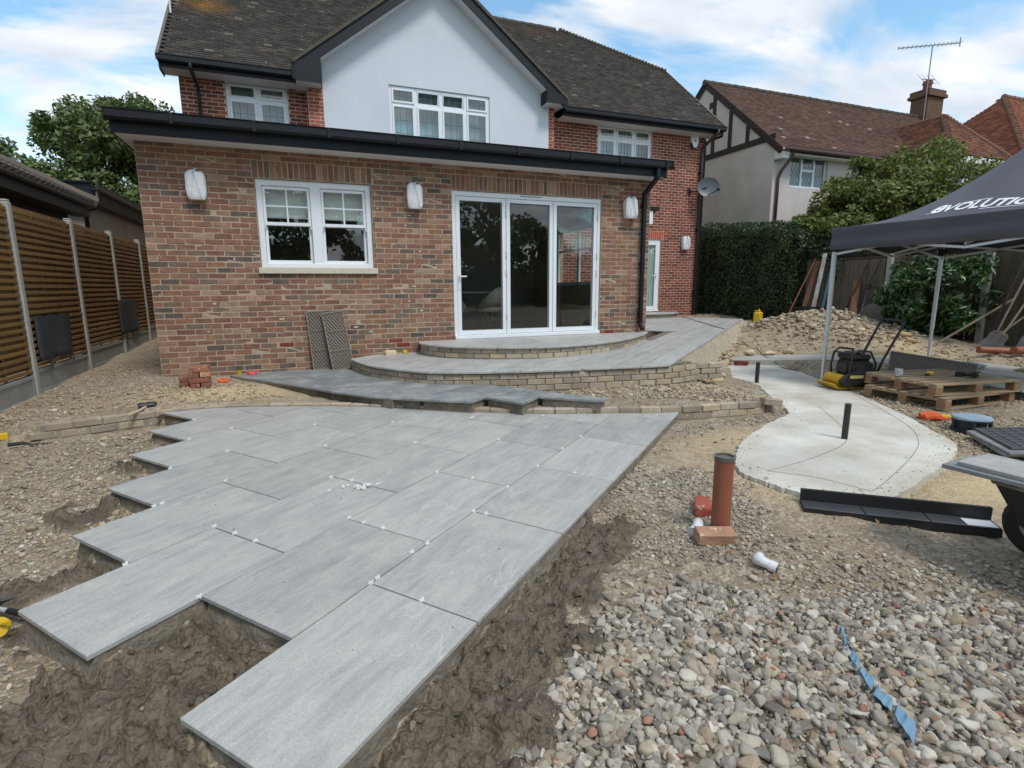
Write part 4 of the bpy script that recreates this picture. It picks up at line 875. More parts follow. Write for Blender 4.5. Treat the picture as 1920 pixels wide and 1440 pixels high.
# half-round door step
hs = [(11.05 + 1.08 * math.cos(a), 4.78 - .82 * math.sin(a)) for a in np.linspace(0, math.pi, 22)]
ds = empty('side_step', label='small half-round step outside the glazed side door', kind='structure')
MB().prism(hs, .055, .078).build('paving_slab', M_SLAB2, ds); MB().prism([(11.05 + 1.03 * math.cos(a), 4.78 - .77 * math.sin(a)) for a in np.linspace(0, math.pi, 22)], -.2, .054).build('riser', M_MORT, ds)
# small flat canopy
cn = hp(MB().box((10.2, 4.33, 2.86), (11.16, 4.8, 2.96), .008), 'canopy', M_DARK); MB().box((10.25, 4.37, 2.50), (10.98, 4.79, 2.855), .004).build('canopy_board', M_WHITE, cn); MB().beam((11.05, 4.79, 2.52), (11.05, 4.42, 2.85), .05, .05, .004).build('bracket', M_DARK, cn)

# ---- roofs
M_TILE = mat('roof_tile', (1, 1, 1, 1), src='Col', rough=.95, scale=9, detail=6, var=.22, bump=.004, bscale=60, world_co=True, speck=sl(196, 193, 182), speck_scale=15, speck_th=.70)
def tiles(name, o, ud, sd_, wid, hgt, m, parent, cols, keep=None, gw=.168, gauge=.10, th=.014, spots=None, sag=0.0):
    """rows of plain tiles, each one a lapped slab with its own front edge"""
    o, ud, sd_ = (np.array(q, float) for q in (o, ud, sd_)); nd = np.cross(ud, sd_); nd /= np.linalg.norm(nd)
    nr = int(hgt / gauge); nc = int(wid / gw) + 1
    J, I = np.meshgrid(np.arange(nr), np.arange(nc), indexing='ij'); J = J.ravel(); I = I.ravel()
    u = (I + .5 * (J % 2)) * gw + rng.uniform(-.003, .003, len(I)); s = J * gauge + rng.uniform(-.003, .003, len(I))
    k = u < wid
    if keep is not None: k &= keep(u + gw / 2, s + gauge / 2)
    u, s = u[k], s[k]; n = len(u); lift = .012 + rng.uniform(0, .004, n); tw = rng.uniform(-.003, .003, n); w = gw - .004
    def P(du, ds, h): return o + np.outer(u + du, ud) + np.outer(s + ds, sd_) + np.outer(h, nd)
    V = np.stack([P(0, 0, lift + th + tw), P(w, 0, lift + th - tw), P(w, gauge * 1.12, .003 + 0 * u), P(0, gauge * 1.12, .003 + 0 * u), P(0, 0, lift - .012), P(w, 0, lift - .012)], 1).reshape(-1, 3)
    b = np.arange(n)[:, None] * 6; F = np.concatenate([b + np.array([0, 1, 2, 3]), b + np.array([4, 5, 1, 0])])
    C = np.array([c[:3] for c in cols])[rng.integers(0, len(cols), n)] * rng.uniform(.90, 1.08, (n, 1))
    if spots is not None: C = spots(u, s, C)
    ob = fast(name, V, F, m, parent, np.repeat(C, 6, 0)); tag(ob, kind='stuff'); return ob
ROOF_C = [sl(*c) for c in [(73, 67, 62), (67, 62, 58), (79, 72, 66), (62, 58, 54), (84, 76, 69)]]
EY, EZ, RY, RZ = 4.30, 5.155, 8.90, 9.02; SLEN = math.hypot(RY - EY, RZ - EZ); sdv = (0, (RY - EY) / SLEN, (RZ - EZ) / SLEN); RX0, RX1 = -.35, 13.25
def keepm(u, s):
    yy = EY + s * sdv[1]; lim = np.where(yy < 7.175, RX1, RX1 - (yy - 7.175) / (RY - 7.175) * (RX1 - 10.25)); x = RX0 + u; zz = EZ + s * sdv[2]; return (x < lim) & ~((GAP - GS * np.abs(x - GXC) > zz + .02) & (np.abs(x - GXC) < 3.09))
def moss(u, s, C):
    x = RX0 + u; lich = rng.random(len(u)) < .012; C[lich] = C[lich] * .5 + .5 * np.array(sl(150, 146, 134)[:3]); d = np.exp(-((x - .25) ** 2 / .16 + (s - 3.0) ** 2 / .12)); C = C * (1 - d[:, None] * .8) + np.array(sl(150, 108, 52)[:3]) * d[:, None] * .8
    d2 = np.exp(-((x - 9.3) ** 2 / .5 + (s - 5.4) ** 2 / .2)); C = C * (1 - d2[:, None] * .5) + np.array(sl(100, 78, 60)[:3]) * d2[:, None] * .5; return C
mb = MB(); e = .02
kk = sdv[2] / sdv[1]; ym = 4.85; zm_ = EZ + (ym - EY) * kk - e
mb.add([(RX0, EY, EZ - e), (2.03, EY, EZ - e), (2.03, ym, zm_), (RX0, ym, zm_), (8.19, EY, EZ - e), (RX1, EY, EZ - e), (RX1, ym, zm_), (8.19, ym, zm_)], [(0, 1, 2, 3), (4, 5, 6, 7)])
mb.add([(RX0, ym, zm_), (RX1, ym, zm_), (RX1, 7.175, EZ + (7.175 - EY) * sdv[2] / sdv[1] - e), (10.25, RY, RZ - e), (RX0, RY, RZ - e), (RX0, 13.4, EZ - e), (RX1, 13.4, EZ - e), (RX1, 10.62, 7.55)], [(0, 1, 2, 3, 4), (4, 3, 7, 6, 5), (2, 7, 3)])
mroof = hp(mb, 'main_roof', mat('roof_felt', sl(60, 54, 50), rough=.95))
tiles('roof_tiles', (RX0, EY, EZ), (1, 0, 0), sdv, RX1 - RX0, SLEN, M_TILE, mroof, ROOF_C, keepm, spots=moss)
def ridge(name, a, b, r, step, m, parent, bump=0.0):
    a, b = Vector(a), Vector(b); L = (b - a).length; n = int(L / step); d = (b - a).normalized(); mb = MB()
    for i in range(n):
        p = a + d * (i * step); q = p + d * (step * 1.05); k = Vector((0, 0, bump)); mb.tube([p + k * random.uniform(.8, 1.2), q], [r * random.uniform(.95, 1.08), r * .9], 8)
    return tag(mb.build(name, m, parent), kind='stuff')
M_RIDGE = mat('ridge_tile', sl(84, 74, 64), sl(66, 60, 54), rough=.95, scale=8, var=.2)
ridge('ridge_tiles', (RX0, RY, RZ - .02), (10.25, RY, RZ - .02), .10, .3, M_RIDGE, mroof)
ridge('hip_tiles', (13.27, 7.16, 7.55), (10.25, RY, RZ), .085, .11, M_RIDGE, mroof, .035)
M_VRG = mat('verge_mortar', sl(98, 92, 84), rough=.95, scale=10); MB().beam((RX1 + .012, EY, EZ - .02), (RX1 + .012, 7.18, EZ + 2.42 - .02), .05, .10).build('verge', M_VRG, mroof); MB().beam((RX0 - .012, EY, EZ - .02), (RX0 - .012, RY, RZ - .02), .05, .10).build('verge', M_VRG, mroof)
def eaves(x0, x1):
    hpg = MB().extr([(4.355 + q[0] + .375, q[1] - 2.905 + 5.180) for q in prof], x0, x1, 'x')
    g = hp(hpg, 'gutter', M_DARK)
    hp(MB().box((x0, 4.36, 4.985), (x1, 4.38, 5.16), .004), 'fascia', M_DARK)
    hp(MB().box((x0, 4.381, 4.992), (x1, 4.83, 5.004)), 'soffit', M_SOFF)
eaves(-.36, 2.06); eaves(8.22, 13.24)
hp(MB().box((-.36, 4.381, 4.94), (-.34, 4.8, 5.16), .004), 'verge_box', M_DARK); hp(MB().box((13.2, 4.381, 4.94), (13.24, 4.9, 5.16), .004), 'verge_box', M_DARK)
# gable roof
mb = MB(); y0, y1 = 4.12, 7.6
for s in (-1, 1):
    xe = GXC + s * 3.09; ze = GAP - GS * 3.09
    mb.add([(GXC, y0, GAP), (xe, y0, ze), (xe, y1, ze), (GXC, y1, GAP), (GXC, y0, GAP - .075), (xe, y0, ze - .075), (xe, y1, ze - .075), (GXC, y1, GAP - .075)], [(0, 1, 2, 3), (7, 6, 5, 4), (0, 4, 5, 1), (1, 5, 6, 2), (2, 6, 7, 3)])
gr = hp(mb, 'gable_roof', mat('gable_tile_edge', sl(96, 90, 78), sl(70, 64, 58), rough=.95, scale=25, bump=.01, bscale=30))
mb = MB()
for s in (-1, 1):
    xe = GXC + s * 3.07; zt_ = GAP - .077; ze = zt_ - GS * 3.07
    a = (0, 1, 2, 3); mb.add([(GXC, 4.155, zt_), (xe, 4.155, ze), (xe, 4.155, ze - .235), (GXC, 4.155, zt_ - .235), (GXC, 4.18, zt_), (xe, 4.18, ze), (xe, 4.18, ze - .235), (GXC, 4.18, zt_ - .235)], [(0, 1, 2, 3), (7, 6, 5, 4), (3, 2, 6, 7), (0, 4, 5, 1), (1, 5, 6, 2)])
bb = hp(mb, 'bargeboard', M_DARK)
mb = MB()
for s in (-1, 1):
    xe = GXC + s * 2.56; zt_ = GAP - .31; ze = zt_ - GS * 2.56; mb.add([(GXC, 4.181, zt_), (xe, 4.181, ze), (xe, 4.52, ze), (GXC, 4.52, zt_), (GXC, 4.181, zt_ + .02), (xe, 4.181, ze + .02), (xe, 4.52, ze + .02), (GXC, 4.52, zt_ + .02)], [(0, 1, 2, 3), (7, 6, 5, 4), (0, 4, 5, 1), (1, 5, 6, 2)])
hp(mb, 'gable_soffit', M_SOFF)
hp(MB().add([(2.05, 4.14, 4.975), (2.56, 4.14, 4.955), (2.56, 4.14, 5.50), (2.05, 4.14, 5.34), (2.05, 4.52, 4.975), (2.56, 4.52, 4.955), (2.56, 4.52, 5.5), (2.05, 4.52, 5.34)], [(0, 1, 2, 3), (0, 3, 7, 4), (1, 5, 6, 2), (3, 2, 6, 7)]), 'gable_foot', M_DARK)
hp(MB().add([(7.66, 4.14, 5.17), (8.22, 4.14, 5.17), (8.22, 4.14, 5.32), (7.66, 4.14, 5.52), (7.66, 4.6, 5.17), (8.22, 4.6, 5.17), (8.22, 4.6, 5.32), (7.66, 4.6, 5.52)], [(0, 1, 2, 3), (0, 3, 7, 4), (1, 5, 6, 2), (3, 2, 6, 7)]), 'gable_foot', M_DARK)
hp(MB().box((2.06, 4.16, 4.97), (2.55, 4.79, 4.974)), 'foot_soffit', M_SOFF); hp(MB().box((7.67, 4.16, 5.172), (8.2, 4.79, 5.176)), 'foot_soffit', M_SOFF)
hp(MB().box((2.0, 4.16, 5.0), (2.055, 4.8, 5.36), .004), 'gutter_end', M_DARK)
# downpipes of the main house
d1 = hp(MB().tube([(.18, 4.27, 5.09), (.18, 4.27, 4.99), (.2, 4.42, 4.90), (.22, 4.68, 4.80), (.225, 4.72, 4.70), (.225, 4.73, 2.85)], .034, 10), 'downpipe', M_DARK, True)
d2 = hp(MB().tube([(12.98, 4.27, 5.09), (12.97, 4.28, 5.0), (12.9, 4.5, 4.85), (12.84, 4.72, 4.7), (12.84, 4.73, 4.5), (12.84, 4.73, -.02)], .042, 10), 'downpipe', mat('brown_pipe', sl(58, 50, 48), rough=.5), True)
for z in (.6, 2.4, 4.0): MB().box((12.78, 4.69, z), (12.9, 4.8, z + .05), .004).build('bracket', M_DARK, d2)
MB().tube([(12.97, 4.76, 4.9), (12.97, 4.77, 3.4), (12.96, 4.77, 1.5), (12.97, 4.77, -.02)], .022, 6).build('waste_pipe', M_DARK, d2)
# aerial mast at the far left verge
hp(MB().tube([(-.30, 6.0, 6.6), (-.30, 6.0, 9.0)], .02, 6), 'vent_pipe', M_SOFF)
def tp(th, mb, name, m, smooth=False):
    o = mb.build(name, m, th, smooth=smooth); o.location = -th.location if th.rotation_euler[2] == 0 else (0, 0, 0); return o
# ------------------------------------------------------------------ neighbouring house with half-timbered gable
nb = empty('neighbour_house', (20, 8, -.2), label='pale rendered neighbouring house with brown tiled roof and half-timbered gable end', cat='house')
NX, NY, NZ, NRY, NRZ = 15.57, 4.75, 5.0, 7.95, 7.80
M_NR = mat('pinkish_render', sl(206, 196, 194), sl(196, 186, 182), rough=.95, scale=3, bump=.004, bscale=120)
M_NG = mat('grey_render', sl(206, 200, 190), sl(190, 184, 172), rough=.95, scale=1.6, detail=9, bump=.006, bscale=60, var=.06)
M_TIM = mat('black_timber', sl(52, 44, 40), sl(40, 34, 32), rough=.8, scale=6, stretch=(1, 1, 6))
mb = MB(); mb.add([(NX, NY, -.3), (NX, 11.15, -.3), (NX, 11.15, NZ), (NX, NRY, NRZ - .1), (NX, NY, NZ), (NX + .3, NY, -.3), (NX + .3, 11.15, -.3), (NX + .3, 11.15, NZ), (NX + .3, NRY, NRZ - .1), (NX + .3, NY, NZ)], [(4, 3, 2, 1, 0), (5, 6, 7, 8, 9), (0, 1, 6, 5), (3, 4, 9, 8), (2, 3, 8, 7)])
tp(nb, mb, 'gable_wall', M_NG)
nwh = [(16.28, 17.86, 3.85, 4.80)]; mb = MB(); wall_boxes(mb, NX + .001, 27, -.3, NZ, nwh, NY, NY + .25); tp(nb, mb, 'rear_wall', M_NR)
mb = MB(); zb = 5.27
bm = tp(nb, MB().box((NX - .04, NY - .02, zb - .09), (NX - .003, 11.1, zb + .09), .006), 'timber', M_TIM)
for yy in (7.45, 6.65, 5.87): tp(nb, MB().box((NX - .032, yy - .075, zb + .09), (NX - .003, yy + .075, NZ + (yy - NY) * .875 - .12 if yy < NRY else 7.4), .006), 'timber', M_TIM)
tp(nb, MB().beam((NX - .05, NY - .3, NZ - .20), (NX - .05, NRY, NRZ - .06), .05, .20, .006).beam((NX - .05, NRY, NRZ - .06), (NX - .05, 11.4, NZ - .20), .05, .20, .006), 'bargeboard', M_TIM)
tp(nb, MB().box((NX - .01, 7.55, 6.85), (NX + .01, 7.72, 7.05)), 'vent', M_TIM)
tp(nb, MB().box((NX + .02, NY - .32, NZ - .28), (22.2, NY - .001, NZ - .24)).box((NX - .02, NY - .34, NZ - .42), (NX + .25, NY - .02, NZ - .12), .01), 'soffit', M_SOFF)
M_BRN = mat('brown_plastic', sl(84, 58, 48), rough=.5)
tp(nb, MB().extr([(NY - .42 + (q[0] + .375), q[1] - 2.905 + NZ - .10) for q in prof], NX - .05, 22.2, 'x'), 'gutter', M_BRN)
tp(nb, MB().tube([(15.95, NY - .4, NZ - .2), (15.93, NY - .35, NZ - .35), (15.78, NY - .1, NZ - .75), (15.74, NY - .06, NZ - .95), (15.74, NY - .06, 2.2)], .045, 8), 'downpipe', M_BRN, True)
NRC = [sl(*c) for c in [(104, 76, 65), (94, 69, 60), (112, 83, 70), (88, 66, 59), (101, 79, 69)]]
nsl = math.hypot(NRY - NY + .35, NRZ - NZ + .2); nsd = (0, (NRY - NY + .35) / nsl, (NRZ - NZ + .2) / nsl)
mb = MB(); mb.add([(NX - .1, NY - .35, NZ - .22), (27, NY - .35, NZ - .22), (27, NRY, NRZ - .02), (NX - .1, NRY, NRZ - .02), (NX - .1, 11.5, NZ - .22), (27, 11.5, NZ - .22)], [(0, 1, 2, 3), (3, 2, 5, 4)])
nroof = tp(nb, mb, 'roof', mat('nb_felt', sl(80, 56, 48), rough=.95))
def nsp(u, s, C): l = rng.random(len(u)) < .004; C[l] = np.array(sl(176, 160, 150)[:3]); return C
tiles('roof_tiles', (NX - .1, NY - .35, NZ - .2), (1, 0, 0), nsd, 11.4, nsl, M_TILE, nroof, NRC, gauge=.105, spots=nsp)
ridge('ridge_tiles', (NX - .1, NRY, NRZ - .02), (27, NRY, NRZ - .02), .11, .33, M_RIDGE, nroof)
def simple_window(th, x0, x1, z0, z1, y, cols, name='window', diamond=True):
    mb = MB(); t = .06; w = (x1 - x0) / cols
    mb.box((x0, y, z0), (x1, y + .06, z0 + t)).box((x0, y, z1 - t), (x1, y + .06, z1))
    for i in range(cols + 1): c = min(max(x0 + w * i, x0 + t / 2), x1 - t / 2); mb.box((c - t * .6, y - .002, z0 + t), (c + t * .6, y + .06, z1 - t))
    mb.box((x0 + w, y - .004, z0 + (z1 - z0) * .52), (x0 + 2 * w, y + .06, z0 + (z1 - z0) * .60))
    o = tp(th, mb, name, M_WHITE)
    for i in range(cols): MB().box((x0 + w * i + .04, y + .03, z0 + .04), (x0 + w * (i + 1) - .04, y + .035, z1 - .04)).build('pane', M_GLASSU, o)
    if diamond:
        lb = MB(); n = 6
        for i in range(cols):
            a, b = x0 + w * i + .05, x0 + w * (i + 1) - .05; H = z1 - z0 - .12
            for k in np.arange(-3, 7):
                for s in (1, -1):
                    p = (a + (b - a) * 0, z0 + .06 + H * k / 4); t0 = 0; L_ = (b - a) * 1.5
                    za, zb_ = p[1], p[1] + s * L_
                    pts = []
                    for q in np.linspace(0, 1, 12):
                        xx, zz = a + (b - a) * q, za + (zb_ - za) * q
                        if z0 + .06 < zz < z1 - .06: pts.append((xx, y + .026, zz))
                    if len(pts) > 1: lb.tube([pts[0], pts[-1]], .004, 3)
        lb.build('lead_came', M_LEAD, o)
    MB().box((x0, y + .2, z0), (x1, y + .21, z1)).build('net_curtain', mat('nb_net', sl(150, 160, 160), rough=.9), o)
simple_window(nb, 16.28, 17.86, 3.85, 4.80, NY + .06, 3)
# projecting hipped wing
WX0, WX1, WYF = 22.1, 25.0, 3.5; ap = (23.55, 5.0, 6.75)
mb = MB(); wall_boxes(mb, WX0, WX1, -.3, NZ - .05, [(22.6, 24.6, 3.8, 4.75)], WYF + .25, WYF + .5); mb.box((WX0, WYF + .5, -.3), (WX0 + .2, NY, NZ - .05)); tp(nb, mb, 'wing_wall', mat('nb_brick', sl(132, 84, 62), sl(116, 72, 54), rough=.95, scale=30))
mb = MB(); bk = (23.55, 8.2, 6.75)
mb.add([(WX0 - .25, WYF, NZ), (WX1 + .25, WYF, NZ), ap, bk, (WX0 - .25, 7.5, NZ), (WX1 + .25, 7.5, NZ)], [(0, 1, 2), (0, 2, 3, 4), (1, 5, 3, 2)]); wr_ = tp(nb, mb, 'wing_roof', mat('nb_felt2', sl(96, 64, 52), rough=.95, scale=30))
WRC = [sl(*c) for c in [(128, 84, 64), (116, 74, 58), (138, 94, 72), (106, 72, 60)]]
hs_ = math.hypot(ap[1] - WYF, ap[2] - NZ); sd3 = (0, (ap[1] - WYF) / hs_, (ap[2] - NZ) / hs_); wd = WX1 - WX0 + .5
tiles('roof_tiles', (WX0 - .25, WYF, NZ + .01), (1, 0, 0), sd3, wd, hs_, M_TILE, wr_, WRC, keep=lambda u, s: (u > s / hs_ * wd / 2) & (u < wd - s / hs_ * wd / 2))
hl = math.hypot(ap[0] - WX0 + .25, ap[2] - NZ); sd4 = ((ap[0] - WX0 + .25) / hl, 0, (ap[2] - NZ) / hl)
tiles('roof_tiles', (WX0 - .25, 7.5, NZ + .01), (0, -1, 0), sd4, 4.0, hl, M_TILE, wr_, WRC, keep=lambda u, s: u < 4.0 - s / hl * 1.5)
ridge('hip_tiles', (WX0 - .25, WYF, NZ + .02), ap, .09, .12, mat('hip_tile_red', sl(132, 96, 78), sl(110, 80, 68), rough=.95, scale=9), wr_, .03); ridge('hip_tiles', (WX1 + .25, WYF, NZ + .02), ap, .09, .12, MATS['hip_tile_red'], wr_, .03)
tp(nb, MB().box((WX0 - .25, WYF - .02, NZ - .22), (WX1 + .25, WYF + .02, NZ - .02), .01).box((WX0 - .25, WYF + .02, NZ - .2), (WX1 + .25, WYF + .3, NZ - .18)), 'wing_fascia', M_SOFF)
simple_window(nb, 22.6, 24.6, 3.8, 4.75, WYF + .3, 4, diamond=False)
M_CHB = mat('chimney_brick', sl(110, 82, 62), sl(84, 64, 52), rough=.95, scale=12, bump=.01, bscale=30)
ch = tp(nb, MB().box((26.75, 7.6, 7.4), (27.75, 8.3, 8.55), .01).box((26.65, 7.5, 8.55), (27.85, 8.4, 8.68), .01).box((26.7, 7.55, 8.68), (27.8, 8.35, 8.85), .01), 'chimney', M_CHB)
MB().lathe([(.17, 0), (.15, .25), (.19, .28), (.17, .42)], 12, (27.15, 7.95, 8.85)).build('chimney_pot', mat('terracotta', sl(120, 74, 56), rough=.9), ch)
an = empty('television_aerial', (26.6, 7.6, 7.6), label='thin television aerial on a mast beside the brick chimney', cat='aerial')
M_AL = mat('aerial_metal', sl(130, 132, 136), rough=.4, metal=.6)
tp(an, MB().tube([(26.6, 7.6, 7.5), (26.62, 7.6, 10.4)], .022, 6), 'mast', M_AL)
mb = MB().beam((24.9, 7.8, 10.15), (28.0, 7.4, 10.65), .03, .03)
for k in range(15):
    t = k / 14; p = Vector((24.9, 7.8, 10.15)).lerp(Vector((28., 7.4, 10.65)), t); l = .12 + .05 * t; mb.tube([p + Vector((-.1, -l, 0)), p + Vector((.1, l, 0))], .008, 4); mb.tube([p + Vector((0, 0, -l * .6)), p + Vector((0, 0, l * .6))], .008, 4)
mb.beam((28., 7.4, 10.5), (28.0, 7.4, 10.85), .02, .05); tp(an, mb, 'upper_array', M_AL)
mb = MB().beam((25.9, 7.4, 9.0), (27.5, 7.9, 9.35), .03, .03)
for k in range(4): p = Vector((25.9, 7.4, 9.)).lerp(Vector((27.5, 7.9, 9.35)), k / 3); mb.tube([p + Vector((-.15, -.3, -.3)), p + Vector((.15, .3, .3))], .010, 4)
tp(an, mb, 'lower_array', M_AL)
# farther house with a red hipped roof
fh = empty('far_house', (31, 8, -.2), label='distant house with a steep red hipped roof beyond the neighbour', cat='house')
fa = (29.2, 6.2, 8.35); fb = (33, 6.2, 8.35)
tp(fh, MB().box((27.2, 4.3, -.3), (35, 9, 5.2)), 'wall', M_CHB)
mb = MB(); mb.add([(25.9, 3.4, 4.9), (36, 3.4, 4.9), (36, 9.4, 4.9), (25.9, 9.4, 4.9), fa, fb], [(0, 1, 5, 4), (1, 2, 5), (2, 3, 4, 5), (3, 0, 4)]); fr_ = tp(fh, mb, 'roof', MATS['nb_felt2'])
FRC = [sl(*c) for c in [(140, 84, 62), (126, 76, 58), (150, 96, 72)]]
L1 = math.hypot(fa[1] - 3.4, fa[2] - 4.9); tiles('roof_tiles', (25.9, 3.4, 4.91), (1, 0, 0), (0, (fa[1] - 3.4) / L1, (fa[2] - 4.9) / L1), 10.1, L1, M_TILE, fr_, FRC, keep=lambda u, s: (u > s / L1 * 3.3) & (u < 10.1 - s / L1 * 3), gauge=.12, gw=.2)
L2 = math.hypot(fa[0] - 25.9, fa[2] - 4.9); tiles('roof_tiles', (25.9, 9.4, 4.91), (0, -1, 0), ((fa[0] - 25.9) / L2, 0, (fa[2] - 4.9) / L2), 6.0, L2, M_TILE, fr_, FRC, keep=lambda u, s: (u > s / L2 * 3.2) & (u < 6.0 - s / L2 * 2.8), gauge=.12, gw=.2)
ridge('hip_tiles', (25.9, 3.4, 4.92), fa, .10, .14, MATS['hip_tile_red'], fr_, .03); ridge('ridge_tiles', fa, fb, .11, .3, MATS['hip_tile_red'], fr_)
tp(fh, MB().box((30.2, 3.2, 5.2), (31.3, 4.4, 7.6), .01), 'chimney_breast', mat('yellow_brick', sl(150, 124, 92), sl(128, 104, 78), rough=.95, scale=20))

# ------------------------------------------------------------------ outbuildings behind the left fence
ga = empty('garage', (-4, 0, -.4), label='dark garage with a tiled hip roof close behind the slatted fence', cat='garage')
M_DW = mat('dark_boarding', sl(64, 44, 34), sl(46, 33, 27), rough=.85, scale=5, stretch=(1, 6, 1))
tp(ga, MB().box((-6.5, -7, -.5), (-2.35, 5.15, 2.42)), 'wall', M_DW)
tp(ga, MB().box((-2.12, -7.2, 2.30), (-2.09, 5.55, 2.48), .004).box((-2.36, -7.2, 2.30), (-2.12, 5.55, 2.315)), 'fascia', mat('brown_fascia', sl(66, 58, 52), rough=.7))
tp(ga, MB().extr([(-2.08 - (q[0] + .375), q[1] - 2.905 + 2.60) for q in prof], -7.2, 5.6, 'y'), 'gutter', mat('weathered_gutter', sl(78, 70, 64), rough=.6))
mb = MB(); hipA, hipB = (-4.2, 3.3, 3.72), (-4.2, -7.2, 3.72); mb.add([(-1.98, -7.2, 2.56), (-1.98, 5.55, 2.56), hipA, hipB, (-6.4, 5.55, 2.56), (-6.4, -7.2, 2.56)], [(0, 1, 2, 3), (1, 4, 2), (4, 5, 3, 2)])
grf = tp(ga, mb, 'roof', MATS['roof_felt'])
# wavy interlocking tiles
gl_ = math.hypot(2.22, 1.16); V = []; F = []; sdv2 = np.array([-2.22, 0, 1.16]) / gl_; nv = np.array([1.16, 0, 2.22]) / gl_
for r in range(8):
    for c in range(62):
        y0 = -6.9 + c * .2
        if y0 + .2 > 5.5 - r / 8 * 2.2: continue
        o0 = len(V)
        for s_, h in ((r * gl_ / 8, .035), ((r + 1.05) * gl_ / 8, .008)):
            for q in range(7):
                a = q / 6; V.append(tuple(np.array([-1.98, y0 + .2 * a, 2.56]) + sdv2 * s_ + nv * (h + .018 * math.sin(a * 2 * math.pi))))
        F += [(o0 + q, o0 + q + 1, o0 + q + 8, o0 + q + 7) for q in range(6)]
        b0 = len(V)
        for q in range(7): V.append((V[o0 + q][0], V[o0 + q][1], V[o0 + q][2] - .045))
        F += [(b0 + q, b0 + q + 1, o0 + q + 1, o0 + q) for q in range(6)]
tag(MB().add(V, F).build('roof_tiles', mat('concrete_tile', sl(94, 86, 80), sl(72, 66, 62), rough=.95, scale=5, var=.2), grf), kind='stuff')
ridge('hip_tiles', (-1.98, 5.55, 2.60), hipA, .12, .42, mat('hip_concrete', sl(104, 94, 84), rough=.95, scale=6, var=.15), grf)
an_ = empty('annex', (-4, 8, -.3), label='low flat-roofed annex with black roof edge beyond the garage', cat='outbuilding')
tp(an_, MB().box((-6, 6.0, -.4), (-2.3, 12, 2.62)), 'wall', mat('annex_render', sl(176, 168, 156), sl(160, 150, 138), rough=.95, scale=2))
tp(an_, MB().box((-3.4, 5.70, 2.66), (-2.06, 5.74, 3.0), .006).box((-3.4, 5.66, 3.0), (-2.02, 5.8, 3.045), .006), 'front_fascia', M_DARK)
tp(an_, MB().box((-6, 5.745, 2.62), (-2.06, 12, 2.98)), 'flat_roof', mat('annex_edge', sl(70, 60, 54), rough=.8))
tp(an_, MB().extr([(-2.05 + (-(q[0] + .375)), q[1] - 2.905 + 3.0) for q in prof], 5.72, 12, 'y'), 'gutter', MATS['weathered_gutter'])
tp(an_, MB().tube([(-1.99, 5.78, 2.9), (-1.99, 5.76, 2.6), (-2.05, 5.72, 2.5), (-2.2, 5.7, 2.42), (-2.22, 5.7, 1.0)], .04, 8), 'downpipe', mat('black_pipe', sl(26, 26, 27), rough=.5), True)

# ------------------------------------------------------------------ slatted fence on the left
fe = empty('slatted_fence', (-1.32, 1.7, -.4), label='honey coloured slatted timber fence in concrete posts beside the house', cat='fence')
M_POST = mat('concrete_post', sl(168, 165, 158), sl(152, 149, 141), rough=.9, scale=8, bump=.002, bscale=80)
M_GB = mat('gravel_board', sl(150, 148, 142), sl(136, 133, 126), rough=.9, scale=5, bump=.002, bscale=80)
M_SLAT = mat('fence_timber', sl(136, 103, 58), sl(112, 80, 42), rough=.75, scale=3.0, detail=9, stretch=(1, .35, 6), bump=.002, bscale=40, var=.15)
PY = [-3.94, -2.06, -.17, 1.72, 3.60, 5.48, 7.36]
slat_me = None
for i, y in enumerate(PY):
    g = -.47 + .028 * (y + .2); tp(fe, MB().box((-1.37, y - .05, g - .3), (-1.27, y + .05, 1.84), .012).box((-1.365, y - .045, 1.84), (-1.275, y + .045, 1.865), .01), 'post', M_POST)
    if i + 1 < len(PY):
        ya, yb = y + .052, PY[i + 1] - .052; gm = g + .02
        tp(fe, MB().box((-1.345, ya, gm - .15), (-1.30, yb, gm + .30)).box((-1.2995, ya, gm + .255), (-1.288, yb, gm + .30), .004).box((-1.2995, ya, gm - .15), (-1.288, yb, gm + .04), .004).box((-1.2995, ya, gm + .04), (-1.288, ya + .045, gm + .255), .004).box((-1.2995, yb - .045, gm + .04), (-1.288, yb, gm + .255), .004), 'gravel_board', M_GB)
        nsl_ = 24; z0 = gm + .31; pit = (1.80 - z0) / nsl_
        if slat_me is None: slat_me = mesh_from(MB().cbox((0, 0, 0), (.018, 1.776, .043), .003), 'slat'); slat_me.materials.append(M_SLAT)
        for k in range(nsl_):
            o = link('slat', slat_me, None, fe); o.location = Vector((-1.298 + random.uniform(-.002, .002), (ya + yb) / 2, z0 + pit * (k + .5))) - fe.location; o.scale[1] = (yb - ya) / 1.776; o.rotation_euler = (random.uniform(-.0015, .0015), 0, 0)
        for k in range(nsl_):
            o = link('slat', slat_me, None, fe); o.location = Vector((-1.338 + random.uniform(-.002, .002), (ya + yb) / 2, z0 + pit * (k + 1.0))) - fe.location; o.scale[1] = (yb - ya) / 1.776
        for t in (.02, .35, .66, .98): yy = ya + (yb - ya) * t; tp(fe, MB().box((-1.328, yy - .02, z0), (-1.308, yy + .02, 1.80), .002), 'batten', M_SLAT)
M_RUB = mat('black_rubber', sl(48, 51, 53), sl(60, 62, 63), rough=.75, scale=4, detail=8, var=.2, bump=.002, bscale=60)
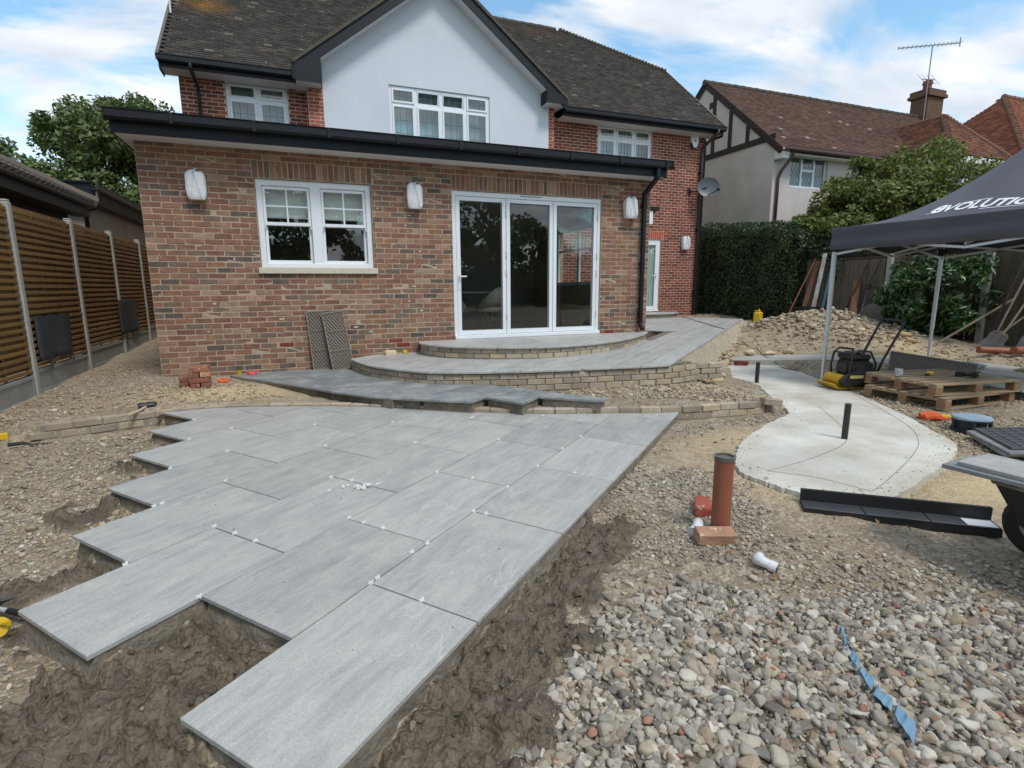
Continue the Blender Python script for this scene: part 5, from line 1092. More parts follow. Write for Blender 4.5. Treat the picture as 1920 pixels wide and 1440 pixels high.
for (ya, yb, za, zb, lab) in ((-.02, 1.06, -.06, .50, 'dark rubber mat hung on the slatted fence, the one with a torn lower corner'), (3.44, 4.62, 0.0, .62, 'dark rubber mat hung on the fence farther along, beside the house corner')):
    t = empty('rubber_mat', (-1.24, (ya + yb) / 2, za), label=lab, cat='mat', group='mats hung on the fence')
    mb = MB(); n, m_ = 14, 8; V = []
    for i in range(n + 1):
        for j in range(m_ + 1):
            y, z = ya + (yb - ya) * i / n, za + (zb - za) * j / m_; x = -1.262 + .018 * math.sin(i * .8) * (1 - j / m_) + .004 * random.random(); z += .012 * math.sin(i * 1.3) * (1 if j in (0, m_) else 0); V.append((x, y, z))
    Fq = [(a, a + m_ + 1, a + m_ + 2, a + 1) for i in range(n) for j in range(m_) for a in [i * (m_ + 1) + j]]; V2 = [(x - .014, y, z) for x, y, z in V]; k = len(V)
    mb.add(V + V2, Fq + [tuple(k + q for q in f[::-1]) for f in Fq] + [(i * (m_ + 1), k + i * (m_ + 1), k + (i + 1) * (m_ + 1), (i + 1) * (m_ + 1)) for i in range(n)] + [(i, i + 1, k + i + 1, k + i) for i in range(m_)] + [(n * (m_ + 1) + i, k + n * (m_ + 1) + i, k + n * (m_ + 1) + i + 1, n * (m_ + 1) + i + 1) for i in range(m_)])
    tp(t, mb, 'sheet', M_RUB, True)
    for y in (ya + .25, yb - .08): tp(t, MB().box((-1.262, y, za - .12), (-1.25, y + .03, za + .02), .003), 'strap', M_RUB)

# ------------------------------------------------------------------ foliage
def leafmat(name, rough=.5, tr=.28): return mat(name, (1, 1, 1, 1), src='Col', rough=rough, scale=3, var=.12, trans=tr, world_co=True)
def leaf_cloud(P, Nn, size, cols, aspect=.5, fold=.25, jit=.6):
    """leaf blades: P (n,3) centres, Nn (n,3) facing bias -> verts, faces, colours"""
    n = len(P); d = rng.normal(size=(n, 3)); d[:, 2] -= .35; d /= np.linalg.norm(d, axis=1)[:, None]
    nn = Nn + rng.normal(size=(n, 3)) * jit; nn -= d * (nn * d).sum(1)[:, None]; nn /= np.linalg.norm(nn, axis=1)[:, None] + 1e-9; w = np.cross(d, nn)
    s = size * rng.uniform(.45, 1.5, n)[:, None]
    a = P - d * s * .5; b = P + d * s * .5; l = P - d * s * .05 + w * s * aspect * .5 + nn * s * fold * .3; r = P - d * s * .05 - w * s * aspect * .5 + nn * s * fold * .3
    V = np.stack([a, l, b, r], 1).reshape(-1, 3); i = np.arange(n)[:, None] * 4; F = np.concatenate([i + np.array([0, 1, 2]), i + np.array([0, 2, 3])])
    C = np.array([c[:3] for c in cols])[rng.integers(0, len(cols), n)] * rng.uniform(.75, 1.25, (n, 1)); return V, F, np.repeat(C, 4, 0)
def clumps(c, rad, k, seed, shell=.75):
    r = np.random.default_rng(seed); d = r.normal(size=(k, 3)); d /= np.linalg.norm(d, axis=1)[:, None]; q = r.uniform(shell ** 3, 1, k) ** (1 / 3); q[: k // 4] *= .6
    return np.array(c) + d * q[:, None] * np.array(rad)
def tree(name, base, c, rad, nclump, per, size, cols, label, trunk_r=.16, cr=.55, seed=1, group=None, mname='leaf', cat='tree', aspect=.55, limbs=14):
    base = Vector(base); th = empty(name, base, label=label, cat=cat, group=group)
    K = clumps(c, rad, nclump, seed); K = K[K[:, 2] > base.z + .3]
    r = np.random.default_rng(seed + 5); P = []; Nn = []
    for k in K:
        q = cr * r.uniform(.55, 1.25); n = int(per * r.uniform(.6, 1.3)); d = r.normal(size=(n, 3)); d /= np.linalg.norm(d, axis=1)[:, None]; rr = q * r.uniform(.25, 1, n) ** .6
        P.append(k + d * rr[:, None] * np.array([1, 1, .75])); Nn.append(d * .6 + np.array([0, 0, .9]) + (k - np.array(c)) / np.array(rad) * .4)
    P = np.concatenate(P); Nn = np.concatenate(Nn); V, F, C = leaf_cloud(P, Nn, size, cols, aspect)
    fast('crown', V - np.array(base), F, leafmat(mname), th, C)
    mb = MB(); cc = Vector(c); tb = Vector((0, 0, -.2)); ft = (cc - base) * .55
    mb.tube([tb, ft * .4 + Vector((.05, .03, 0)), ft, (cc - base) * .95], [trunk_r * 1.25, trunk_r, trunk_r * .75, trunk_r * .35], 9)
    tk = mb.build('trunk', mat('bark', sl(84, 72, 58), sl(62, 54, 45), rough=.95, scale=6, stretch=(1, 1, .3), bump=.02, bscale=14), th, smooth=True)
    mb = MB()
    for k in K[r.permutation(len(K))[:limbs]]:
        e = Vector(k) - base; s = ft * r.uniform(.55, 1.25); m_ = s.lerp(e, .5) + Vector((0, 0, .12)); mb.tube([s, m_, e], [trunk_r * .4, trunk_r * .25, trunk_r * .08], 6)
    mb.build('limbs', MATS['bark'], th, smooth=True); return th
G_DARK = [sl(*c) for c in [(92, 110, 60), (78, 96, 52), (106, 122, 66), (66, 82, 45), (114, 128, 72)]]
G_LITE = [sl(*c) for c in [(104, 118, 50), (90, 104, 44), (120, 130, 58), (78, 92, 40), (116, 116, 54)]]
G_HEDG = [sl(*c) for c in [(62, 82, 48), (52, 70, 42), (74, 94, 54), (44, 60, 38), (86, 98, 60)]]
G_LAUR = [sl(*c) for c in [(66, 96, 46), (54, 82, 40), (80, 110, 54), (46, 70, 36)]]
tree('broadleaf_tree', (-3.1, 13.2, -.3), (-3.1, 13.2, 4.15), (2.5, 2.3, 2.55), 190, 330, .15, G_DARK, 'broad dark green tree rising behind the annex, right next to the house', .2, .62, 3, 'trees beyond the left fence')
tree('broadleaf_tree', (-9.3, 18.2, -.3), (-9.3, 18.2, 4.5), (2.0, 2.0, 2.2), 100, 300, .16, G_DARK, 'dark green tree behind the garage roof ridge, farther from the house', .18, .6, 8, 'trees beyond the left fence')
tree('acer_tree', (17.6, 1.8, -.2), (17.6, 1.8, 2.6), (2.75, 2.0, 1.85), 260, 230, .11, G_LITE, 'wide yellow-green leafy tree spreading over the hedge behind the gazebo', .13, .40, 12, mname='leaf_light')
tree('acer_tree', (15.1, 2.1, -.2), (15.2, 2.1, 2.35), (1.1, 1.2, .85), 60, 260, .11, G_LITE, 'low yellow-green branch clump hanging over the grey fence panel', .06, .34, 17, mname='leaf_light', limbs=6)
def hedge(name, x0, x1, y0, y1, z0, ztop, dens, size, cols, label, aspect=.6, mname='leaf_hedge', round_=.25, inner=True):
    th = empty(name, ((x0 + x1) / 2, (y0 + y1) / 2, z0), label=label, cat='hedge'); P = []; Nn = []
    def face(n, f, nrm):
        a, b = rng.random(n), rng.random(n); p = f(a, b); bump_ = (fbm(p[:, 1] * 1.6 + p[:, 0], p[:, 2] * 1.6, 5., 3) - .5) * .5
        dd = rng.exponential(.09, n); nr = np.array(nrm, float); P.append(p + np.outer(bump_ - dd, nr)); Nn.append(np.tile(nr * 1.0 + np.array([0, 0, .5]), (n, 1)))
    zt_ = lambda y: ztop(y) if callable(ztop) else ztop + 0 * y
    A = (y1 - y0) * (float(np.mean(zt_(np.linspace(y0, y1, 9)))) - z0)
    face(int(A * dens), lambda a, b: np.stack([x0 + 0 * a, y0 + (y1 - y0) * a, z0 + (zt_(y0 + (y1 - y0) * a) - z0) * b], 1), (-1, 0, 0))
    face(int((y1 - y0) * (x1 - x0) * dens * .8), lambda a, b: np.stack([x0 + (x1 - x0) * b, y0 + (y1 - y0) * a, zt_(y0 + (y1 - y0) * a)], 1), (0, 0, 1))
    for yy, s in ((y0, -1), (y1, 1)): face(int((x1 - x0) * (float(zt_(np.array([yy]))[0]) - z0) * dens * .9), lambda a, b: np.stack([x0 + (x1 - x0) * a, yy + 0 * a, z0 + (zt_(yy + 0 * a) - z0) * b], 1), (0, s, 0))
    P = np.concatenate(P); V, F, C = leaf_cloud(P, np.concatenate(Nn), size, cols, aspect); fast('foliage', V - np.array(th.location), F, leafmat(mname, .42, .2), th, C)
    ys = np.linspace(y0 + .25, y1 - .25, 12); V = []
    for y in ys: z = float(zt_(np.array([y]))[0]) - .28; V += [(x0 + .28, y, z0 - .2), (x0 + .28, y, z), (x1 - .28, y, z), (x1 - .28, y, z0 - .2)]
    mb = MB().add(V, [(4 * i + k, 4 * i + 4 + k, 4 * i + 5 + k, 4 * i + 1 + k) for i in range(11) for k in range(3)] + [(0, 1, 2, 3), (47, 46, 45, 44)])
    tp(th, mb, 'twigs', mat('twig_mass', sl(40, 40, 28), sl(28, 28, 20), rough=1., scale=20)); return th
hedge('privet_hedge', 13.7, 15.1, 2.1, 8.0, -.15, lambda y: 2.33 + .11 * np.clip(y - 2.4, -.3, 2.2) + .05 * np.sin(y * 5), 2300, .055, G_HEDG, 'dense dark green clipped hedge between the two houses', .62)
hedge('privet_hedge', 14.15, 15.0, -.05, 2.1, .9, lambda y: 1.75 + .12 * y, 1100, .06, G_HEDG, 'ragged ivy growth topping the grey board fence panel', .62)
lau = empty('laurel_bush', (13.9, -1.25, -.35), label='large glossy-leaved laurel bush behind the gazebo leg', cat='bush')
Pk = clumps((13.95, -1.22, .55), (.85, 1.0, 1.0), 70, 31, .7); P = []; Nn = []
for k in Pk:
    n = 85; d = rng.normal(size=(n, 3)); d /= np.linalg.norm(d, axis=1)[:, None]; P.append(k + d * .26 * rng.uniform(.3, 1, (n, 1))); Nn.append(d * .6 + np.array([-.4, -.2, .7]))
V, F, C = leaf_cloud(np.concatenate(P), np.concatenate(Nn), .135, G_LAUR, .36, .5, .5); fast('foliage', V - np.array(lau.location), F, leafmat('leaf_laurel', .35, .15), lau, C)
mb = MB()
for i in range(9): e = Vector(Pk[i * 3]) - lau.location; mb.tube([(0, 0, -.2), e * .5 + Vector((0, 0, .1)), e], [.035, .025, .008], 6)
mb.build('stems', MATS['bark'], lau)

# board fence on the right with one grey panel and a pale post
bf = empty('board_fence', (14.25, -2, -.3), label='weathered grey close-board fence behind the rubble and tools', cat='fence')
M_GREY = mat('grey_board', sl(112, 101, 88), sl(88, 79, 69), rough=.9, scale=3, detail=9, stretch=(4, 4, .5), bump=.004, bscale=20, var=.18)
M_BRBD = mat('brown_board', sl(86, 76, 58), sl(66, 58, 45), rough=.9, scale=3, detail=9, stretch=(4, 4, .5), var=.2)
y = 2.05; k = 0
while y > -6.5:
    w = random.uniform(.095, .115); top = 1.43 + random.uniform(-.012, .012)
    if not -.10 < y < .02 or True:
        tp(bf, MB().box((14.15 + random.uniform(-.004, .004) + (.012 if k % 2 else 0), y - w + .003, -.45), (14.172 + (.012 if k % 2 else 0), y, top), .003), 'board', M_GREY if y > -.3 else M_BRBD)
    y -= w; k += 1
for yy in (-.12, -2.0, -3.9, -5.8): tp(bf, MB().box((14.06, yy - .055, -.5), (14.145, yy + .055, 1.50), .008), 'post', M_POST)
tp(bf, MB().box((14.19, -6.5, 1.0), (14.24, 2.05, 1.08)), 'rail', M_BRBD); tp(bf, MB().box((14.13, -.06, 1.435), (14.2, 2.05, 1.47), .004), 'capping', M_BRBD)
# open trellis strip above it
mb = MB()
for z in (1.52, 1.64, 1.76): mb.box((14.15, -.06, z), (14.165, 2.05, z + .022))
for yy in np.arange(0, 2.1, .14): mb.box((14.166, yy, 1.47), (14.18, yy + .022, 1.8))
tp(bf, mb, 'trellis', M_TIM)
# trees and hedge at the far end of the garden, mirrored in the glazing
for i, (x, y, h, r, s) in enumerate(((-6, -24, 5.2, 4.2, 41), (2.2, -25, 5.0, 3.6, 42), (9.5, -22, 5.6, 4.6, 43), (16.5, -27, 3.4, 3.4, 44), (27, -21, 4.6, 4.2, 46), (-14, -18, 5.5, 4.5, 47))):
    tree('garden_tree', (x, y, -.6), (x, y, h - .6), (r, r * .8, h * .75), 60, 130, .34, G_DARK, ['spreading dark tree', 'tall dark tree', 'broad tall tree', 'short round tree', 'bushy tree', 'wide tree'][i] + ' at the far end of the garden, facing the house', .24, .95, s, 'trees at the garden end', mname='leaf_end', limbs=8)
hedge_end = empty('garden_hedge', (8, -29, -.6), label='long dark hedge closing the far end of the garden', cat='hedge')
n = 9000; P = np.stack([rng.uniform(-20, 36, n), -29 + rng.normal(0, .35, n), rng.uniform(-.6, 2.2, n) + .3 * np.sin(np.arange(n))], 1); V, F, C = leaf_cloud(P, np.tile([0, 1., .5], (n, 1)), .3, G_HEDG, .6); fast('foliage', V - np.array(hedge_end.location), F, leafmat('leaf_end'), hedge_end, C)
tp(hedge_end, MB().box((-20, -29.6, -.7), (36, -29.2, 1.9)), 'twigs', MATS['twig_mass'])
# ------------------------------------------------------------------ pop-up gazebo
GAo = Vector((10.27, -4.29, -.5)); gz_ = empty('popup_gazebo', GAo, label='black pop-up gazebo with white lettering and pale metal legs', cat='gazebo')
M_FAB = mat('black_canopy', sl(80, 80, 87), sl(72, 72, 79), rough=.62, scale=2, bump=.006, bscale=3.5)
M_LEG = mat('pale_aluminium', sl(206, 210, 212), rough=.38, metal=.25)
M_BLK = mat('black_plastic', sl(28, 28, 30), rough=.5)
A, B, C_, D = (Vector(p) for p in ((8.59, -2.99, 0), (11.57, -2.61, 0), (8.97, -5.97, 0), (11.95, -5.59, 0)))
PK = Vector((10.27, -4.29, 2.56)); EZT, EZB = 1.585, 1.295
def canopy_pt(e0, e1, a, v, off=0.0):
    """a 0..1 along the edge, v 0..1 up to the peak"""
    e = e0.lerp(e1, a); s = abs(2 * a - 1); sag = .20 * 4 * v * (1 - v) * (s ** 1.6) + .05 * 4 * v * (1 - v)
    p = Vector((e.x, e.y, EZT)).lerp(PK, v); p.z -= sag - .0; 
    return p
ctr = Vector((GAo.x, GAo.y, 0))
for e0, e1 in ((A, C_), (C_, D), (D, B), (B, A)):
    n, m_ = 20, 14; V = []; mb = MB()
    for i in range(n + 1):
        for j in range(m_ + 1): p = canopy_pt(e0, e1, i / n, j / m_); V.append(tuple(p))
    mb.add(V, [(i * (m_ + 1) + j, (i + 1) * (m_ + 1) + j, (i + 1) * (m_ + 1) + j + 1, i * (m_ + 1) + j + 1) for i in range(n) for j in range(m_)])
    tp(gz_, mb, 'canopy_panel', M_FAB, True)
    out = ((e0 + e1) / 2 - ctr).normalized(); V = []; mb = MB(); k = 6
    for i in range(n * 2 + 1):
        a = i / (2 * n); e = e0.lerp(e1, a)
        for j in range(k + 1):
            t = j / k; w = .012 * math.sin(a * 23 + t * 3) * t + .018 * math.sin(t * 9.5 + a * 2.0) * (.3 + t) ; V.append((e.x + out.x * (.012 + w), e.y + out.y * (.012 + w), EZT + .004 - (EZT - EZB) * t - .006 * math.sin(a * 6)))
    mb.add(V, [(i * (k + 1) + j, i * (k + 1) + j + 1, (i + 1) * (k + 1) + j + 1, (i + 1) * (k + 1) + j) for i in range(2 * n) for j in range(k)])
    tp(gz_, mb, 'valance', M_FAB, True)
for i, (q, g) in enumerate(((A, -.535), (B, -.42), (C_, -.60), (D, -.50))):
    ins = (ctr - q).normalized() * .05; x, y = q.x + ins.x, q.y + ins.y
    tp(gz_, MB().cbox((x, y, (.1 + 1.5) / 2), (.046, .046, 1.4), .004), 'upper_leg', M_LEG)
    lg = tp(gz_, MB().cbox((x, y, (g + .3) / 2), (.036, .036, .3 - g), .003), 'lower_leg', M_LEG)
    tp(gz_, MB().cbox((x, y, 1.33), (.075, .075, .12), .006), 'bracket', M_BLK); tp(gz_, MB().cbox((x, y, g + .005), (.1, .1, .01), .002), 'foot', M_LEG)
for e0, e1 in ((A, C_), (C_, D), (D, B), (B, A)):
    mb = MB(); i0 = e0 + (ctr - e0).normalized() * .06; i1 = e1 + (ctr - e1).normalized() * .06
    for h in (0, .5):
        p, q = i0.lerp(i1, h), i0.lerp(i1, h + .5); mb.beam((p.x, p.y, 1.24), (q.x, q.y, 1.44), .016, .03).beam((p.x, p.y, 1.44), (q.x, q.y, 1.24), .016, .03)
    m2 = i0.lerp(i1, .5); mb.beam((m2.x, m2.y, 1.40), (PK.x, PK.y, 1.75), .016, .03).beam((m2.x, m2.y, 1.28), (PK.x, PK.y, 1.62), .016, .03)
    tp(gz_, mb, 'truss', M_LEG)
# lettering on the panel facing the house side: flat print following the cloth
def print_text(body, width, s0, v0, shear, name, hscale=1.0):
    cu = bpy.data.curves.new(name, 'FONT'); cu.body = body; cu.size = 1; cu.shear = shear; cu.offset = .03; cu.resolution_u = 3
    ob = bpy.data.objects.new(name, cu); COL.objects.link(ob); dg = bpy.context.evaluated_depsgraph_get(); me = bpy.data.meshes.new_from_object(ob.evaluated_get(dg)); bpy.data.objects.remove(ob); bpy.data.curves.remove(cu)
    xs = [v.co.x for v in me.vertices]; x0, x1 = min(xs), max(xs); k = width / (x1 - x0); out = MB(); V = []
    for v in me.vertices: V.append((s0 + (v.co.x - x0) * k, v.co.y * k * hscale))
    return me, V
EL = (C_ - A).length; SL = 1.55
def on_cloth(s, h): 
    v = h / SL; a = .5 + (s / EL - .5) / (1 - v); p = canopy_pt(A, C_, a, v); q1 = canopy_pt(A, C_, a + .01, v); q2 = canopy_pt(A, C_, a, v + .01); nrm = (q1 - p).cross(q2 - p); nrm = nrm if nrm.x < 0 else -nrm; return tuple(p + nrm.normalized() * .005)
M_PRT = mat('white_print', sl(225, 228, 230), rough=.6)
mb = MB()
for body, wd_, s0_, hs_ in (('e', .125, 1.05, 1.55), ('VOLUTION', .95, 1.175, 1.3)):
    me, V = print_text(body, wd_, s0_, 0, .22, 'lettering', hs_); mb.add([on_cloth(s, .17 + h) for s, h in V], [tuple(p.vertices) for p in me.polygons])
lt = tp(gz_, mb, 'lettering', M_PRT)
mb = MB()
def strip(pts, w):
    P = [on_cloth(*p) for p in pts]; Q = [on_cloth(p[0], p[1] + w) for p in pts]; n = len(P); mb.add(P + Q, [(i, i + 1, n + i + 1, n + i) for i in range(n - 1)])
strip([(1.26 + .04 * i, .325 + .004 * i) for i in range(9)], .014); strip([(1.02 + .02 * i, .145 + .006 * i) for i in range(5)], .010); strip([(1.55 + .05 * i, .125) for i in range(11)], .012)
tp(gz_, mb, 'lettering', M_PRT)

# ------------------------------------------------------------------ bagged wall lights
M_BAG = mat('frosted_bag', sl(236, 238, 240), sl(226, 228, 230), rough=.35, scale=14, spec=.6, bump=.008, bscale=16, trans=.18)
def bagged(name, x, y, z, w, h, d, lab, sd):
    t = empty(name, (x, y, z), label=lab, cat='wall light', group='wall lights wrapped in plastic'); r = random.Random(sd)
    MB().box((-w * .3, -.03, -h * .42), (w * .3, 0, h * .42), .01).build('back_plate', M_BLK, t)
    n, m_ = 20, 12; V = []
    for j in range(m_ + 1):
        u = j / m_; zz = -h / 2 + h * u; pinch = (.9 + .1 * math.sin(u * math.pi)) * (1 - .25 * max(0, (u - .9) / .1)) * (.86 + .14 * min(1, u / .1))
        for i in range(n):
            a = 2 * math.pi * i / n; cx, cy = math.cos(a), math.sin(a); q = max(abs(cx), abs(cy)) ** -.72
            fold = 1 + .05 * math.sin(5 * a + 3 * u) * (u) + .025 * math.sin(9 * a - 7 * u + sd) + r.uniform(-.012, .012)
            V.append((cx * q * w * .5 * pinch * fold, -d / 2 + cy * q * d * .5 * pinch * fold, zz + .012 * math.sin(3 * a + sd) * (u > .95)))
    mb = MB().add(V, [(j * n + i, j * n + (i + 1) % n, (j + 1) * n + (i + 1) % n, (j + 1) * n + i) for j in range(m_) for i in range(n)] + [tuple(range(n))[::-1], tuple(range(m_ * n, m_ * n + n))])
    mb.build('bag', M_BAG, t)
    mb = MB(); mb.beam((-w * .1, -d * .95, h * .46), (w * .1, -d * .9, h * .56), .05, .008).beam((0, -d * 1.02, h * .45), (w * .28, -d * .99, -h * .45), .022, .006).beam((0, -d * 1.02, h * .45), (-w * .2, -d * 1.0, -h * .3), .016, .006); mb.build('gathered_plastic', M_BAG, t)
bagged('wall_light', .65, -.001, 2.15, .235, .355, .13, 'wall light wrapped in a plastic bag between house corner and sash window', 1)
bagged('wall_light', 3.51, -.001, 2.165, .235, .355, .13, 'wall light wrapped in a plastic bag between sash window and folding doors', 2)
bagged('wall_light', 7.30, -.001, 2.165, .255, .34, .15, 'wall light wrapped in a plastic bag beside the extension downpipe', 3)
bagged('wall_light', 12.42, 4.799, 2.05, .27, .36, .14, 'wall light wrapped in a plastic bag beside the glazed side door', 4)
# satellite dish and alarm box
sdh = empty('satellite_dish', (12.70, 4.8, 3.55), label='dark grey oval satellite dish on the brick wall near the corner pipe', cat='satellite dish')
MM = Matrix.Translation((.12, -.42, .03)) @ Matrix.Rotation(R_(-30), 4, 'Z') @ Matrix.Rotation(R_(82), 4, 'X') @ Matrix.Diagonal((1.12, 1, 1, 1))
mb = MB(); mb.M = MM; pr_ = [(0.001, -.05), (.1, -.046), (.18, -.033), (.25, -.008), (.27, .004), (.275, .004), (.25, -.018), (.18, -.043), (.1, -.056), (0.001, -.06)]; mb.lathe(pr_, 28); mb.build('dish', mat('dish_grey', sl(82, 86, 94), rough=.45), sdh, smooth=True)
MB().tube([(-.2, 0, -.05), (-.15, -.2, -.08), (.0, -.3, -.02), (.1, -.38, .03)], .02, 8).cbox((-.2, -.01, -.05), (.12, .02, .16), .004).build('bracket', M_BLK, sdh); MB().tube([(.1, -.40, -.22), (.18, -.70, -.10)], .012, 6).cbox((.2, -.74, -.08), (.06, .09, .07), .012).build('feed_arm', M_BLK, sdh)
alm = empty('alarm_box', (12.56, 4.8, 4.86), label='white bell-shaped alarm box high on the brick wall under the eaves', cat='alarm box')
MB().extr([(-.12, .14), (.12, .14), (.115, -.02), (.07, -.13), (.04, -.17), (-.04, -.17), (-.07, -.13), (-.115, -.02)], -.09, 0, 'y').build('cover', M_WHITE, alm); MB().extr([(-.11, -.05), (-.05, -.14), (0, -.18), (.05, -.15), (.02, -.21), (-.06, -.2), (-.11, -.12)], -.085, -.001, 'y').build('strobe', mat('blue_black', sl(28, 32, 52), rough=.3), alm)
MB().box((-.03, -.0925, -.02), (.03, -.0902, .03)).build('badge', mat('badge_blue', sl(90, 110, 150), rough=.5), alm)

# ------------------------------------------------------------------ small building-site things
RED_ME = [brick_mesh('loose_brick', seed=70 + i, c=.006, jit=.004) for i in range(4)]
M_LB = mat('loose_brick_red', (1, 1, 1, 1), src='obj', rough=.92, scale=14, detail=8, var=.25, bump=.006, bscale=50, speck=sl(200, 180, 160), speck_scale=16, speck_th=.62)
for me in RED_ME: me.materials.append(M_LB)
def lbrick(x, y, z, rz, col, label, group=None, rx=0., ry=0., s=1.0):
    o = link('loose_brick', random.choice(RED_ME)); o.location = (x, y, z); o.rotation_euler = (rx, ry, rz); o.color = col; o.scale[0] = s; return tag(o, label, 'brick', group)
g0 = gz(.62, -.92); RB = [sl(150, 98, 76), sl(138, 84, 66), sl(166, 122, 94), sl(126, 84, 68)]
for lev in range(4):
    for k in range(2):
        if lev % 2: lbrick(.60 + .0, -.95 + (k - .5) * .115, g0 + .036 + .068 * lev, .10, random.choice(RB), 'reddish brick in the small stack by the extension wall', 'bricks in the small stack')
        else: lbrick(.60 + (k - .5) * .115, -.95, g0 + .036 + .068 * lev, .10 + math.pi / 2, random.choice(RB), 'reddish brick in the small stack by the extension wall', 'bricks in the small stack')
lbrick(.40, -.80, gz(.40, -.8) + .036, .3 + 1.5, RB[1], 'lower reddish brick lying against the side of the brick stack'); lbrick(.395, -.81, gz(.40, -.8) + .105, .2 + 1.5, RB[3], 'upper half brick leaning beside the brick stack', s=.8, rx=.12)
lbrick(3.03, -.13, zt(3.03, -.13) + .033, .35, sl(196, 178, 146), 'pale brick lying on the raised terrace by the wall', s=.8)
# drainage grilles leaning on the wall
M_GRL = mat('grille_plastic', sl(142, 132, 121), sl(124, 115, 105), rough=.8, scale=6)
def grille(name, w, h, label):
    t = empty(name, label=label, cat='grille', group='grille panels'); mb = MB(); f = .016
    mb.box((-w / 2, 0, 0), (-w / 2 + f, .03, h), .003).box((w / 2 - f, 0, 0), (w / 2, .03, h), .003).box((-w / 2 + f, .001, 0), (w / 2 - f, .03, f), .003).box((-w / 2 + f, .001, h - f), (w / 2 - f, .03, h), .003).box((-w / 2 + f, .001, h / 3), (w / 2 - f, .03, h / 3 + .012)).box((-w / 2 + f, .001, 2 * h / 3), (w / 2 - f, .03, 2 * h / 3 + .012)); mb.build('frame', M_GRL, t)
    mb = MB(); st = .030
    for s in (1, -1):
        for k in np.arange(-h, w + h, st * 1.4):
            pts = []
            for q in np.linspace(0, 1, 2):
                pass
            x_a, x_b = -w / 2 + k, -w / 2 + k + h * .6
            z_a, z_b = (0, h) if s == 1 else (h, 0)
            t0 = max(0, (-w / 2 + f * .5 - x_a) / (x_b - x_a)); t1 = min(1, (w / 2 - f * .5 - x_a) / (x_b - x_a))
            if t1 - t0 > .02: mb.beam((x_a + (x_b - x_a) * t0, .012 + .006 * s, z_a + (z_b - z_a) * t0), (x_a + (x_b - x_a) * t1, .012 + .006 * s, z_a + (z_b - z_a) * t1), .009, .010, up=(0, 1, 0))
    mb.box((-w / 2 + f, .024, f), (w / 2 - f, .027, h - f)); mb.build('lattice', mat('grille_lattice', sl(132, 122, 111), rough=.85), t); return t
g1 = grille('drainage_grille', .34, .86, 'brown lattice grille panel leaning on the wall, the one behind'); g1.location = (2.09, -.10, -.352); g1.rotation_euler = (R_(-6), R_(-3), R_(4))
g2 = grille('drainage_grille', .31, .86, 'brown lattice grille panel leaning on the wall, the one in front'); g2.location = (2.34, -.22, -.352); g2.rotation_euler = (R_(-11), R_(-7), R_(2))
g3 = grille('drainage_grille', 1.0, .36, 'long lattice grille standing on edge behind the pallets'); g3.location = (9.75, -3.75, -.5); g3.rotation_euler = (R_(-18), R_(8), R_(-46))
# cups, line pins
cup = empty('plastic_beaker', (.95, -.16, gz(.95, -.16)), label='clear beaker half full of yellow liquid at the foot of the wall', cat='beaker'); MB().lathe([(.030, 0), (.034, .09)], 14).build('yellow_liquid', mat('yellow_fill', sl(206, 178, 36), rough=.3), cup); MB().lathe([(.033, 0), (.040, .15), (.037, .15), (.035, .1)], 14).build('glass', glass_mat('clear_plastic', 1.3, (.9, .9, .9, 1)), cup)
yc = tag(MB().box((3.235, -.165, 0), (3.29, -.11, .062), .008).build('tape_case', mat('yellow_plastic', sl(214, 176, 34), rough=.45)), 'small yellow case on the terrace beside the wall', 'case'); yc.location.z = zt(3.26, -.14)
pk = empty('string_line', (1.12, -.22, -.33), label='pink string line bundle lying on the lower path by the wall', cat='string'); mb = MB()
for k in range(9): a = k * 1.1; mb.tube([(.05 * math.cos(a), .05 * math.sin(a), .012), (.09 * math.cos(a + 1.4), .05 * math.sin(a + 1.4), .03 + .01 * (k % 3)), (.06 * math.cos(a + 2.6), .06 * math.sin(a + 2.6), .012)], .006, 5)
mb.build('strands', mat('pink_string', sl(226, 92, 104), rough=.7), pk); pk.location.z = -.35
ob_ = tag(MB().box((-.06, -.02, 0), (.06, .02, .04), .01).tube([(-.07, .01, .03), (.0, .05, .05), (.08, .02, .03)], .010, 6).build('line_block', mat('orange_plastic', sl(220, 96, 44), rough=.5)), 'orange plastic line block on the soil beside the brick stack', 'line block'); ob_.location = (.80, -.62, gz(.8, -.62))
# mallet on the low wall
ml_ = empty('rubber_mallet', (.16, -1.80, -.447), rotz=.35, label='black rubber mallet lying on the low brick wall', cat='mallet'); MB().tube([(-.02, .06, .04), (.0, .06, .045), (.12, .05, .045), (.14, .05, .04)], [.034, .038, .038, .034], 12).build('head', M_BLK, ml_); MB().tube([(.06, .05, .042), (-.06, -.10, .02), (-.15, -.20, .014)], [.012, .013, .016], 8).build('handle', mat('ash_handle', sl(186, 170, 140), rough=.7, scale=6), ml_)
